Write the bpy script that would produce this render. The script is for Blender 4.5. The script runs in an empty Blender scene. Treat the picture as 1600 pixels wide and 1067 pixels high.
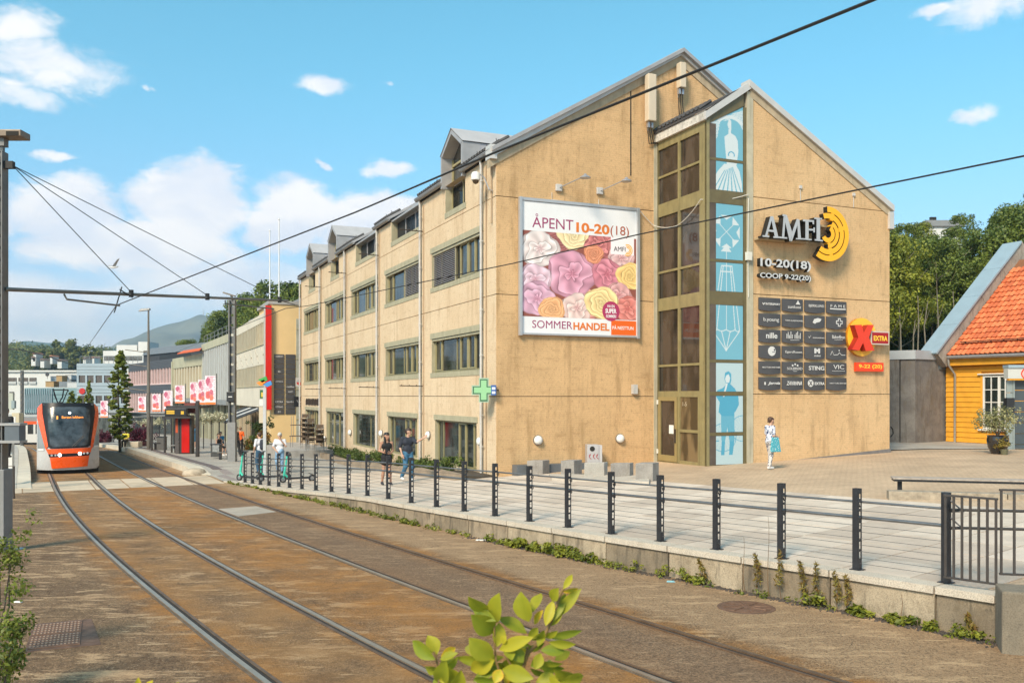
import bpy,bmesh,math,random
import numpy as np
from mathutils import Vector,Matrix
sc=bpy.context.scene
COL=sc.collection
rad=math.radians
F=1392.0;HZ=617.4;CX=800.0;CZ=3.0
# ------------------------------------------------------------------ camera
cam=bpy.data.cameras.new('camera');camo=bpy.data.objects.new('camera',cam);COL.objects.link(camo)
camo.location=(0,0,CZ);camo.rotation_euler=(rad(90),0,0)
cam.sensor_width=36;cam.lens=36*F/1600;cam.shift_y=(HZ-533.5)/1600
cam.dof.use_dof=True;cam.dof.focus_distance=24;cam.dof.aperture_fstop=7.1
cam.clip_start=0.1;cam.clip_end=20000
sc.camera=camo
# ------------------------------------------------------------------ sun and sky
SUN_EL=40;SUN_AZ=208
sd=Vector((math.sin(rad(SUN_AZ))*math.cos(rad(SUN_EL)),math.cos(rad(SUN_AZ))*math.cos(rad(SUN_EL)),math.sin(rad(SUN_EL))))
sun=bpy.data.lights.new('sun','SUN');sun.energy=3.0;sun.angle=rad(17);sun.color=(1.0,0.83,0.64)
suno=bpy.data.objects.new('sun',sun);COL.objects.link(suno)
suno.rotation_euler=(-sd).to_track_quat('-Z','Y').to_euler();suno.location=(-30,-30,60)
world=bpy.data.worlds.new('World');sc.world=world;world.use_nodes=True
nt=world.node_tree;nt.nodes.clear()
def wn(t,**k):
 n=nt.nodes.new(t)
 for a,b in k.items():setattr(n,a,b)
 return n
out=wn('ShaderNodeOutputWorld');bg=wn('ShaderNodeBackground');bg.inputs[1].default_value=0.115
nt.links.new(bg.outputs[0],out.inputs[0])
sky=wn('ShaderNodeTexSky',sky_type='NISHITA',sun_disc=False,sun_elevation=rad(SUN_EL),sun_rotation=rad(SUN_AZ))
sky.air_density=1.0;sky.dust_density=0.6;sky.ozone_density=1.0
tc=wn('ShaderNodeTexCoord');nrm=wn('ShaderNodeVectorMath',operation='NORMALIZE')
nt.links.new(tc.outputs['Generated'],nrm.inputs[0]);D=nrm.outputs[0]
def wmath(op,a,b=None,clamp=False):
 n=wn('ShaderNodeMath',operation=op);n.use_clamp=clamp
 for i,v in enumerate((a,b)):
  if v is None:continue
  if isinstance(v,(int,float)):n.inputs[i].default_value=v
  else :nt.links.new(v,n.inputs[i])
 return n.outputs[0]
def wmap(v,a,b,c=0.0,d=1.0):
 n=wn('ShaderNodeMapRange',interpolation_type='SMOOTHSTEP');nt.links.new(v,n.inputs[0])
 for i,q in enumerate((a,b,c,d)):n.inputs[i+1].default_value=q
 return n.outputs[0]
def wnoise(vec,scale,detail=6,rough=.55,dist=0.0):
 n=wn('ShaderNodeTexNoise');n.inputs['Scale'].default_value=scale;n.inputs['Detail'].default_value=detail
 n.inputs['Roughness'].default_value=rough;n.inputs['Distortion'].default_value=dist
 nt.links.new(vec,n.inputs['Vector']);return n.outputs['Fac']
def wmix(fac,a,b):
 n=wn('ShaderNodeMix',data_type='RGBA')
 if isinstance(fac,float):n.inputs[0].default_value=fac
 else :nt.links.new(fac,n.inputs[0])
 for i,v in ((6,a),(7,b)):
  if isinstance(v,tuple):n.inputs[i].default_value=(*v,1)
  else :nt.links.new(v,n.inputs[i])
 return n.outputs[2]
sep=wn('ShaderNodeSeparateXYZ');nt.links.new(D,sep.inputs[0]);ELZ=sep.outputs[2]
warp=wn('ShaderNodeVectorMath',operation='MULTIPLY');nt.links.new(D,warp.inputs[0]);warp.inputs[1].default_value=(1,1,2.2)
n_big=wnoise(warp.outputs[0],5.5,7,.55,.3)
n_fine=wnoise(warp.outputs[0],18.0,8,.66,.6)
wpn=wn('ShaderNodeTexNoise');wpn.inputs['Scale'].default_value=7;wpn.inputs['Detail'].default_value=5;wpn.inputs['Roughness'].default_value=.6;nt.links.new(D,wpn.inputs['Vector'])
wps=wn('ShaderNodeVectorMath',operation='MULTIPLY_ADD');nt.links.new(wpn.outputs['Color'],wps.inputs[0]);wps.inputs[1].default_value=(.11,.0,.07);wps.inputs[2].default_value=(-.055,0,-.035)
wpa=wn('ShaderNodeVectorMath',operation='ADD');nt.links.new(D,wpa.inputs[0]);nt.links.new(wps.outputs[0],wpa.inputs[1]);DW=wpa.outputs[0]
def blob(px,py,rx,ry):
 v=Vector(((px-CX)/F,1,(HZ-py)/F));L=v.length;v.normalize()
 s=wn('ShaderNodeVectorMath',operation='SUBTRACT');nt.links.new(DW,s.inputs[0]);s.inputs[1].default_value=v
 m=wn('ShaderNodeVectorMath',operation='MULTIPLY');nt.links.new(s.outputs[0],m.inputs[0])
 a,b=rx/F/L,ry/F/L;m.inputs[1].default_value=(1/a,1/a,1/b)
 l=wn('ShaderNodeVectorMath',operation='LENGTH');nt.links.new(m.outputs[0],l.inputs[0])
 return wmap(l.outputs[1],1.7,0.0)
def union(bl):
 r=None
 for b in bl:
  q=blob(*b);r=q if r is None else wmath('MAXIMUM',r,q)
 return r
high=union([(85,95,150,52),(35,30,70,40),(35,140,70,30),(500,146,58,20),(598,130,14,9),(245,136,14,8),(1540,15,110,34),(1525,176,46,17),(612,256,42,13),(92,232,40,9),(508,266,18,8),(1450,12,40,14)])
cumu=union([(110,318,130,72),(285,322,120,74),(450,340,105,62),(590,352,120,58),(-60,330,120,80),(730,400,120,60),(200,380,200,60)])
low=union([(60,470,260,75),(330,430,260,70),(560,460,200,70),(120,540,300,45),(700,520,200,60)])
elsew=wmath('MULTIPLY',wmap(ELZ,.5,.12),wmap(sep.outputs[1],.75,.2))
nn=wmath('ADD',wmath('MULTIPLY',n_big,.52),wmath('MULTIPLY',n_fine,.48))
c_high=wmap(wmath('ADD',wmath('MULTIPLY',high,.62),wmath('MULTIPLY',nn,1.5)),.98,1.36,0,.88)
c_cum=wmap(wmath('ADD',wmath('MULTIPLY',cumu,.8),wmath('MULTIPLY',nn,1.2)),.90,1.16,0,.93)
c_low=wmap(wmath('ADD',wmath('MULTIPLY',low,.5),wmath('MULTIPLY',nn,.9)),.62,.98,0,.85)
c_els=wmath('MULTIPLY',wmap(nn,.46,.60),elsew)
cover=wmath('MAXIMUM',wmath('MAXIMUM',c_high,c_cum),wmath('MAXIMUM',c_low,c_els))
SKY_LOW,SKY_HIGH=(.80,.76,.92),(.62,1.24,1.13)
tint=wn('ShaderNodeMix',data_type='RGBA',blend_type='MULTIPLY');tint.inputs[0].default_value=1
nt.links.new(sky.outputs[0],tint.inputs[6])
nt.links.new(wmix(wmap(ELZ,-.02,.42),SKY_LOW,SKY_HIGH),tint.inputs[7])
SKYC=tint.outputs[2]
shade=wmap(wnoise(warp.outputs[0],9.0,5,.55,.2),.38,.62)
cloudc=wmix(shade,(5.0,5.1,5.5),(6.3,6.0,5.8))
CLOUD=cloudc
nt.links.new(wmix(cover,SKYC,cloudc),bg.inputs[0])
sc.view_settings.view_transform='Standard';sc.view_settings.look='None'
sc.view_settings.gamma=1;sc.view_settings.use_curve_mapping=False;sc.view_settings.exposure=0.80
sc.cycles.max_bounces=6;sc.cycles.diffuse_bounces=3;sc.cycles.glossy_bounces=3;sc.cycles.transparent_max_bounces=6
# ------------------------------------------------------------------ ground heights (world z)
def sm(t):
 t=min(max(t,0.),1.);return t*t*(3-2*t)
def zt(y):
 return float(np.interp(y,[0,12,38,62,90,150,400],[.12,.03,-.42,-.95,-2.0,-3.5,-5.0]))
def zp(x,y):
 sl=.034*min(x,16) if x>0 else .042*max(x,-9)
 h=np.interp(y,[0,24,27,36,63,90,150],[0,0,-.09,-.38,-.95,-2.0,-3.5])*sm((5-x)/8)
 return float(.38+sl+h)
def gt(px,py,f=None):
 """the point on the ground seen at a pixel"""
 f=f or (lambda x,y:zt(y));k=(px-CX)/F;lo,hi=2.,400.
 for i in range(50):
  m=(lo+hi)/2
  if f(k*m,m)<CZ-(py-HZ)/F*m:lo=m
  else :hi=m
 return Vector((k*lo,lo,f(k*lo,lo)))
def W(px,py,Y):return Vector(((px-CX)/F*Y,Y,CZ-(py-HZ)/F*Y))
T1n=([0,4,9,12,16,20,25,30,35,40,60,75,90,110],[5.2,2.1,-1.55,-3.58,-6.17,-8.66,-11.63,-14.47,-17.23,-19.95,-31.0,-39.6,-49.2,-64])
T2n=([0,4,9,12,16,20,25,30,35,40,60,75,90,110],[8.9,6.0,2.545,.58,-1.98,-4.49,-7.55,-10.53,-13.45,-16.31,-27.3,-35.7,-45.0,-59.5])
def smooth_table(n):
 ys=np.arange(0,110.1,1.0);xs=np.interp(ys,*n)
 for _ in range(12):xs[1:-1]=(xs[:-2]+2*xs[1:-1]+xs[2:])/4
 return ys,xs
T1s=smooth_table(T1n);T2s=smooth_table(T2n)
def t1x(y):return float(np.interp(y,*T1s))
def t2x(y):return float(np.interp(y,*T2s))
# ------------------------------------------------------------------ tags
def tag(o,label=None,cat=None,group=None,kind=None):
 if label:o['label']=label
 if cat:o['category']=cat
 if group:o['group']=group
 if kind:o['kind']=kind
 return o
BASE={}
def thing(name,label,cat,loc=(0,0,0),group=None,rz=0.0):
 o=bpy.data.objects.new(name,None);COL.objects.link(o);o.empty_display_size=.2
 o.location=loc;o.rotation_euler=(0,0,rz);BASE[o]=Vector(loc)
 return tag(o,label,cat,group)
def struct_root(name,loc=(0,0,0)):
 o=bpy.data.objects.new(name,None);COL.objects.link(o);o.location=loc;BASE[o]=Vector(loc);o['kind']='structure';return o
def copy_tree(o,parent=None):
 c=o.copy();COL.objects.link(c);c.parent=parent
 for ch in list(o.children):copy_tree(ch,c)
 return c
 # ------------------------------------------------------------------ materials
MATS={}
def M(name,col,rough=.6,metal=0.,var=.10,vs=1.5,bump=0.,bs=60.,spec=.5,coat=0.,streak=0.,speck=0.,emit=None,es=0.,trans=0.):
 if name in MATS:return MATS[name]
 m=bpy.data.materials.new(name);m.use_nodes=True;MATS[name]=m;t=m.node_tree
 b=t.nodes['Principled BSDF'];L=t.links.new
 b.inputs['Roughness'].default_value=rough;b.inputs['Metallic'].default_value=metal
 b.inputs['Specular IOR Level'].default_value=spec;b.inputs['Coat Weight'].default_value=coat
 b.inputs['Base Color'].default_value=(*col,1)
 m.diffuse_color=(*col,1)
 if emit:b.inputs['Emission Color'].default_value=(*emit,1);b.inputs['Emission Strength'].default_value=es
 if trans:b.inputs['Transmission Weight'].default_value=trans
 if var or streak or speck or bump:
  g=t.nodes.new('ShaderNodeNewGeometry');pos=g.outputs['Position']
  def noise(sc_,det,vec=pos,r=.6):
   n=t.nodes.new('ShaderNodeTexNoise');n.inputs['Scale'].default_value=sc_;n.inputs['Detail'].default_value=det
   n.inputs['Roughness'].default_value=r;L(vec,n.inputs['Vector']);return n.outputs['Fac']
  def rng(v,a,b_,c,d):
   n=t.nodes.new('ShaderNodeMapRange');L(v,n.inputs[0])
   for i,q in enumerate((a,b_,c,d)):n.inputs[i+1].default_value=q
   return n.outputs[0]
  f=rng(noise(vs,5),.3,.7,1-var,1+var)
  def mul(a,b_):
   n=t.nodes.new('ShaderNodeMath');n.operation='MULTIPLY';L(a,n.inputs[0]);L(b_,n.inputs[1]);return n.outputs[0]
  if streak:
   mp=t.nodes.new('ShaderNodeVectorMath');mp.operation='MULTIPLY';L(pos,mp.inputs[0]);mp.inputs[1].default_value=(3.5,3.5,.25)
   f=mul(f,rng(noise(1.6,5,mp.outputs[0]),.5,.75,1,1-streak))
  if speck:
   f=mul(f,rng(noise(bs*.5,3),.58,.72,1,1-speck))
  hs=t.nodes.new('ShaderNodeVectorMath');hs.operation='SCALE';hs.inputs[0].default_value=col;L(f,hs.inputs[3])
  L(hs.outputs[0],b.inputs['Base Color'])
  if bump:
   bp=t.nodes.new('ShaderNodeBump');bp.inputs['Strength'].default_value=bump;bp.inputs['Distance'].default_value=.01
   L(noise(bs,4),bp.inputs['Height']);L(bp.outputs[0],b.inputs['Normal'])
  rr=rng(noise(vs*2.7,3),.3,.7,max(rough-.08,.02),min(rough+.08,1));L(rr,b.inputs['Roughness'])
 return m
def attr_mat(name,rough=.6,attr='col'):
 if name in MATS:return MATS[name]
 m=bpy.data.materials.new(name);m.use_nodes=True;MATS[name]=m;t=m.node_tree
 a=t.nodes.new('ShaderNodeAttribute');a.attribute_name=attr;b=t.nodes['Principled BSDF']
 t.links.new(a.outputs['Color'],b.inputs['Base Color']);b.inputs['Roughness'].default_value=rough
 return m
 # ------------------------------------------------------------------ mesh building
class Fr:
 """a vertical working plane: origin, direction along it, outward normal"""
 def __init__(s,o,t,n):s.o=Vector((o[0],o[1]));s.t=Vector((t[0],t[1])).normalized();s.n=Vector((n[0],n[1])).normalized()
 def p(s,t,z,d=0.):
  q=s.o+s.t*t+s.n*d;return (q.x,q.y,z)
 def tz(s,px,py=HZ,d=0.):
  o=s.o+s.n*d;k=(px-CX)/F
  t=(k*o.y-o.x)/(s.t.x-k*s.t.y);Y=o.y+s.t.y*t
  return t,CZ-(py-HZ)/F*Y
 def t_(s,px,d=0.):return s.tz(px,HZ,d)[0]
class MB:
 def __init__(s):s.v=[];s.f=[];s.m=[]
 def face(s,pts,mi=0):
  b=len(s.v);s.v+=[tuple(p) for p in pts];s.f.append(tuple(range(b,b+len(pts))));s.m.append(mi)
 def hexa(s,p,mi=0,mtop=None):
  b=len(s.v);s.v+=[tuple(q) for q in p]
  for i,fc in enumerate(((0,3,2,1),(4,5,6,7),(0,1,5,4),(1,2,6,5),(2,3,7,6),(3,0,4,7))):
   s.f.append(tuple(b+j for j in fc));s.m.append(mtop if (i==1 and mtop is not None) else mi)
 def box(s,x0,x1,y0,y1,z0,z1,mi=0):
  s.hexa([(x0,y0,z0),(x1,y0,z0),(x1,y1,z0),(x0,y1,z0),(x0,y0,z1),(x1,y0,z1),(x1,y1,z1),(x0,y1,z1)],mi)
 def fbox(s,fr,t0,t1,z0,z1,d0,d1,mi=0):
  s.hexa([fr.p(t0,z0,d0),fr.p(t1,z0,d0),fr.p(t1,z0,d1),fr.p(t0,z0,d1),fr.p(t0,z1,d0),fr.p(t1,z1,d0),fr.p(t1,z1,d1),fr.p(t0,z1,d1)],mi)
 def fpoly(s,fr,pts,d0,d1,mi=0,mside=None):
  """outline (t, z) extruded from d0 to d1 (front)"""
  n=len(pts);b=len(s.v);ms=mi if mside is None else mside
  s.v+=[fr.p(t,z,d1) for t,z in pts]+[fr.p(t,z,d0) for t,z in pts]
  s.f.append(tuple(range(b,b+n)));s.m.append(mi)
  s.f.append(tuple(b+n+i for i in reversed(range(n))));s.m.append(ms)
  for i in range(n):
   j=(i+1)%n;s.f.append((b+i,b+n+i,b+n+j,b+j));s.m.append(ms)
 def tube(s,path,r,n=8,mi=0,caps=True):
  path=[Vector(p) for p in path];b=len(s.v)
  rs=r if isinstance(r,(list,tuple)) else [r]*len(path)
  ref=None
  for i,p in enumerate(path):
   a=path[max(i-1,0)];c=path[min(i+1,len(path)-1)];d=(c-a).normalized()
   if ref is None:ref=Vector((0,0,1)) if abs(d.z)<.9 else Vector((1,0,0))
   u=d.cross(ref).normalized();w=u.cross(d).normalized();ref=w
   for k in range(n):
    an=2*math.pi*k/n;s.v.append(tuple(p+(u*math.cos(an)+w*math.sin(an))*rs[i]))
  for i in range(len(path)-1):
   for k in range(n):
    k2=(k+1)%n;s.f.append((b+i*n+k,b+i*n+k2,b+(i+1)*n+k2,b+(i+1)*n+k));s.m.append(mi)
  if caps:
   s.f.append(tuple(b+k for k in reversed(range(n))));s.m.append(mi)
   e=b+(len(path)-1)*n;s.f.append(tuple(e+k for k in range(n)));s.m.append(mi)
 def lathe(s,c,prof,n=20,mi=0,axis='z'):
  b=len(s.v)
  for r,h in prof:
   for k in range(n):
    a=2*math.pi*k/n;q=(r*math.cos(a),r*math.sin(a),h)
    s.v.append((c[0]+q[0],c[1]+q[1],c[2]+q[2]))
  for i in range(len(prof)-1):
   for k in range(n):
    k2=(k+1)%n;s.f.append((b+i*n+k,b+i*n+k2,b+(i+1)*n+k2,b+(i+1)*n+k));s.m.append(mi)
  s.f.append(tuple(b+k for k in reversed(range(n))));s.m.append(mi)
  e=b+(len(prof)-1)*n;s.f.append(tuple(e+k for k in range(n)));s.m.append(mi)
 def disc(s,fr,tc,zc,r,d0,d1,n=28,mi=0,mside=None,a0=0.,a1=360.,r0=0.):
  full=abs(a1-a0)>=359.9
  if r0<=0:s.fpoly(fr,[(tc+r*math.cos(2*math.pi*k/n),zc+r*math.sin(2*math.pi*k/n)) for k in range(n)],d0,d1,mi,mside)
  else :
   an=[rad(a0+(a1-a0)*k/n) for k in range(n+1)]
   for k in range(n):
    a,c=an[k],an[k+1]
    P=[(tc+r0*math.cos(a),zc+r0*math.sin(a)),(tc+r*math.cos(a),zc+r*math.sin(a)),(tc+r*math.cos(c),zc+r*math.sin(c)),(tc+r0*math.cos(c),zc+r0*math.sin(c))]
    q=[fr.p(t,z,d1) for t,z in P];w=[fr.p(t,z,d0) for t,z in P];ms=mi if mside is None else mside
    s.face(q,mi);s.face([q[1],w[1],w[2],q[2]],ms);s.face([q[0],q[3],w[3],w[0]],ms)
    if k==0 and not full:s.face([q[0],w[0],w[1],q[1]],ms)
    if k==n-1 and not full:s.face([q[3],q[2],w[2],w[3]],ms)
 def build(s,name,mats,parent=None,smooth=False,base=None,bevel=0.):
  if not isinstance(mats,(list,tuple)):mats=[mats]
  me=bpy.data.meshes.new(name);V=np.array(s.v,dtype=float)
  if parent is not None:
   r=parent
   while r.parent:r=r.parent
   b=BASE.get(r,Vector((0,0,0)))
  elif base is not None:b=Vector(base)
  else :b=Vector(((V[:,0].min()+V[:,0].max())/2,(V[:,1].min()+V[:,1].max())/2,V[:,2].min()))
  V=V-np.array(b)
  me.from_pydata([tuple(q) for q in V],[],s.f)
  for m in mats:me.materials.append(m)
  me.polygons.foreach_set('material_index',s.m)
  if smooth:me.polygons.foreach_set('use_smooth',[True]*len(s.f))
  bm=bmesh.new();bm.from_mesh(me);bmesh.ops.remove_doubles(bm,verts=bm.verts,dist=1e-5) if smooth or bevel else None
  bmesh.ops.recalc_face_normals(bm,faces=bm.faces)
  if bevel:bmesh.ops.bevel(bm,geom=[e for e in bm.edges if len(e.link_faces)==2 and e.calc_face_angle(0)>.6],offset=bevel,segments=2,affect='EDGES',profile=.6)
  bm.to_mesh(me);bm.free()
  if smooth:
   try:me.set_sharp_from_angle(angle=rad(42))
   except Exception:pass
  me.update();o=bpy.data.objects.new(name,me);COL.objects.link(o)
  if parent is not None:o.parent=parent
  else :o.location=b;BASE[o]=b
  return o
def np_mesh(name,V,Q,mat,parent=None,base=(0,0,0),attrs=None,link=True):
 """fast mesh from arrays: V (n,3), Q (m,k)"""
 me=bpy.data.meshes.new(name);V=np.asarray(V,dtype=np.float32)-np.array(base,dtype=np.float32);Q=np.asarray(Q,dtype=np.int32)
 me.vertices.add(len(V));me.vertices.foreach_set('co',V.ravel());k=Q.shape[1]
 me.loops.add(Q.size);me.loops.foreach_set('vertex_index',Q.ravel())
 me.polygons.add(len(Q));me.polygons.foreach_set('loop_start',np.arange(0,Q.size,k,dtype=np.int32));me.polygons.foreach_set('loop_total',np.full(len(Q),k,dtype=np.int32))
 for an,av in (attrs or {}).items():
  av=np.asarray(av,dtype=np.float32)
  if av.ndim==1:a=me.attributes.new(an,'FLOAT','POINT');a.data.foreach_set('value',av)
  else :
   a=me.attributes.new(an,'FLOAT_COLOR','POINT');a.data.foreach_set('color',np.concatenate([av,np.ones((len(av),1),dtype=np.float32)],1).ravel())
 for m in (mat if isinstance(mat,(list,tuple)) else [mat]):me.materials.append(m)
 me.update(calc_edges=True);me.validate()
 if not link:return me
 o=bpy.data.objects.new(name,me);COL.objects.link(o)
 if parent is not None:o.parent=parent
 else :o.location=base;BASE[o]=Vector(base)
 return o
def rbase(o):
 while o.parent:o=o.parent
 return BASE.get(o,Vector((0,0,0)))
def srgb(c):return tuple(((v/255)/12.92 if v/255<=.04045 else ((v/255+.055)/1.055)**2.4) for v in c)
def raster(name,img,fr,t0,t1,z0,z1,d,parent,mat=None):
 """flat print: an array of colours (row 0 on top) on a fine sheet in the plane"""
 H,Wd=img.shape[:2];ii,jj=np.meshgrid(np.arange(H),np.arange(Wd),indexing='ij')
 u=jj/(Wd-1);v=ii/(H-1);T=t0+(t1-t0)*u;Z=z1+(z0-z1)*v
 X=fr.o.x+fr.t.x*T+fr.n.x*d;Y=fr.o.y+fr.t.y*T+fr.n.y*d
 V=np.stack([X,Y,Z],-1).reshape(-1,3);idx=(ii*Wd+jj)
 Q=np.stack([idx[1:,:-1],idx[1:,1:],idx[:-1,1:],idx[:-1,:-1]],-1).reshape(-1,4)
 return np_mesh(name,V,Q,mat or attr_mat('print'),parent,rbase(parent),{'col':img.reshape(-1,3)})
def text(body,fr,t0,t1,z0,z1,d0,depth,mat,parent,name='lettering',bold=0.,shear=0.,side=None):
 cu=bpy.data.curves.new('txt','FONT');cu.body=body;cu.size=1;cu.extrude=.05;cu.offset=bold;cu.resolution_u=4;cu.shear=shear
 o=bpy.data.objects.new('txt',cu);COL.objects.link(o)
 dg=bpy.context.evaluated_depsgraph_get();me=bpy.data.meshes.new_from_object(o.evaluated_get(dg))
 bpy.data.objects.remove(o);bpy.data.curves.remove(cu)
 mi=[0 if p.normal.z>.9 else 1 for p in me.polygons]
 n=len(me.vertices);co=np.zeros(n*3,dtype=np.float32);me.vertices.foreach_get('co',co);co=co.reshape(-1,3)
 a,b=co.min(0),co.max(0);T=t0+(t1-t0)*(co[:,0]-a[0])/(b[0]-a[0]);Z=z0+(z1-z0)*(co[:,1]-a[1])/(b[1]-a[1])
 Dd=d0+depth*(co[:,2]-a[2])/(b[2]-a[2])
 X=fr.o.x+fr.t.x*T+fr.n.x*Dd;Y=fr.o.y+fr.t.y*T+fr.n.y*Dd
 V=np.stack([X,Y,Z],1)-np.array(rbase(parent));me.vertices.foreach_set('co',V.astype(np.float32).ravel())
 me.materials.clear();me.materials.append(mat)
 if side is not None:
  me.materials.append(side)
  me.polygons.foreach_set('material_index',mi)
 me.update();ob=bpy.data.objects.new(name,me);COL.objects.link(ob);ob.parent=parent
 return ob
def wall_panel(mb,fr,t0,t1,z0,z1,holes=(),d=0.,back=-.25,reveal=-.22,mi=0,mr=None,gap=.012):
 """a storey-high cladding panel with its openings cut out and their reveals"""
 t0+=gap;t1-=gap;z0+=gap;z1-=gap;mr=mi if mr is None else mr
 ts=sorted({t0,t1,*[min(max(h[i],t0),t1) for h in holes for i in (0,1)]});zs=sorted({z0,z1,*[min(max(h[i],z0),z1) for h in holes for i in (2,3)]})
 for a,b in zip(ts[:-1],ts[1:]):
  for c,e in zip(zs[:-1],zs[1:]):
   if any(h[0]-1e-6<=(a+b)/2<=h[1]+1e-6 and h[2]-1e-6<=(c+e)/2<=h[3]+1e-6 for h in holes):continue
   mb.face([fr.p(a,c,d),fr.p(b,c,d),fr.p(b,e,d),fr.p(a,e,d)],mi)
 for (a,b,c,e) in ((t0,t0,z0,z1),(t1,t1,z0,z1)):mb.face([fr.p(a,c,d),fr.p(a,c,back),fr.p(a,e,back),fr.p(a,e,d)],mi)
 for z in (z0,z1):mb.face([fr.p(t0,z,d),fr.p(t1,z,d),fr.p(t1,z,back),fr.p(t0,z,back)],mi)
 for h in holes:
  a,b,c,e=h[:4]
  mb.face([fr.p(a,c,d),fr.p(a,e,d),fr.p(a,e,reveal),fr.p(a,c,reveal)],mr);mb.face([fr.p(b,c,d),fr.p(b,e,d),fr.p(b,e,reveal),fr.p(b,c,reveal)],mr)
  if e<z1-1e-6:mb.face([fr.p(a,e,d),fr.p(b,e,d),fr.p(b,e,reveal),fr.p(a,e,reveal)],mr)
  if c>z0+1e-6:mb.face([fr.p(a,c,d),fr.p(b,c,d),fr.p(b,c,reveal),fr.p(a,c,reveal)],mr)
  # GROUND
POSTPX=[(381.9,754.3),(393,756),(405.4,757.4),(418.8,759.2),(433.6,760.8),(450.7,762.9),(470,765),(492,767.2),(516.6,769),(543.4,771.5),(572.8,775.6),(605.3,781),(641.6,786.9),(681,793),(724,800),(772.5,807.5),(826.2,816),(886.6,825.6),(954.7,836),(1031,847.5),(1119,861),(1221,874.4),(1340,892.6),(1480,913.8)]
FP=[gt(a,b,zp) for a,b in POSTPX]
fpath=[Vector((p.x,p.y)) for p in FP]
def resample(pts,step):
 out=[pts[0].copy()];acc=0
 for a,b in zip(pts[:-1],pts[1:]):
  L=(b-a).length;d=step-acc
  while d<=L:out.append(a+(b-a)*(d/L));d+=step
  acc=(acc+L)%step if L+acc>=step else acc+L
 return out
def smoothp(pts,it=3):
 pts=[p.copy() for p in pts]
 for _ in range(it):
  q=[pts[0]]+[(pts[i-1]+pts[i]*2+pts[i+1])/4 for i in range(1,len(pts)-1)]+[pts[-1]];pts=q
 return pts
fpath=smoothp(fpath,2)
fpath=[fpath[0]+(fpath[0]-fpath[1]).normalized()*1.4]+fpath+[fpath[-1]+(fpath[-1]-fpath[-2]).normalized()*.85]
def path_frames(pts):
 r=[]
 for i,p in enumerate(pts):
  d=(pts[min(i+1,len(pts)-1)]-pts[max(i-1,0)]).normalized();r.append((p,d,Vector((-d.y,d.x))))
 return r
FINE=path_frames(resample(fpath,.25))
if FINE[0][2].x<0:FINE=[(p,d,-n) for p,d,n in FINE]
wall_front=[p-n*.30 for p,d,n in FINE]
ed_y=[p.y for p in wall_front][::-1];ed_x=[p.x for p in wall_front][::-1]
EY=[3.0]+ed_y+[37.5,40,50,60,75,90,110];EX=[ed_x[0]+(ed_y[0]-3)*.62]+ed_x+[t2x(37.5)+2.3,t2x(40)+1.75,t2x(50)+1.75,t2x(60)+1.75,t2x(75)+1.75,t2x(90)+1.75,t2x(110)+1.75]
def edge_x(y):return float(np.interp(y,EY,EX))
_zp=zp
def zp(x,y):return _zp(x,y)+.2*sm((y-38)/3.5)*sm((-x-8)/4)
# --- far ground sheet
def far_ground():
 ys=np.concatenate([np.linspace(-40,120,33),np.linspace(140,1500,20),[2200,3000,3600]]);xs=np.concatenate([[-4000,-2500],np.linspace(-900,900,31),[2500,4000]])
 X,Y=np.meshgrid(xs,ys);Z=np.interp(Y,[-40,0,12,38,62,90,150,400,9000],[.0,-.3,-.4,-.75,-1.3,-2.3,-3.7,-5.2,-6])-.25
 V=np.stack([X,Y,Z],-1).reshape(-1,3);n,m=X.shape;ii=np.arange(n*m).reshape(n,m)
 Q=np.stack([ii[:-1,:-1],ii[:-1,1:],ii[1:,1:],ii[1:,:-1]],-1).reshape(-1,4)
 o=np_mesh('ground',V,Q,M('far_ground',(.16,.16,.12),.9,var=.25,vs=.05));tag(o,kind='structure')
far_ground()
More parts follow.
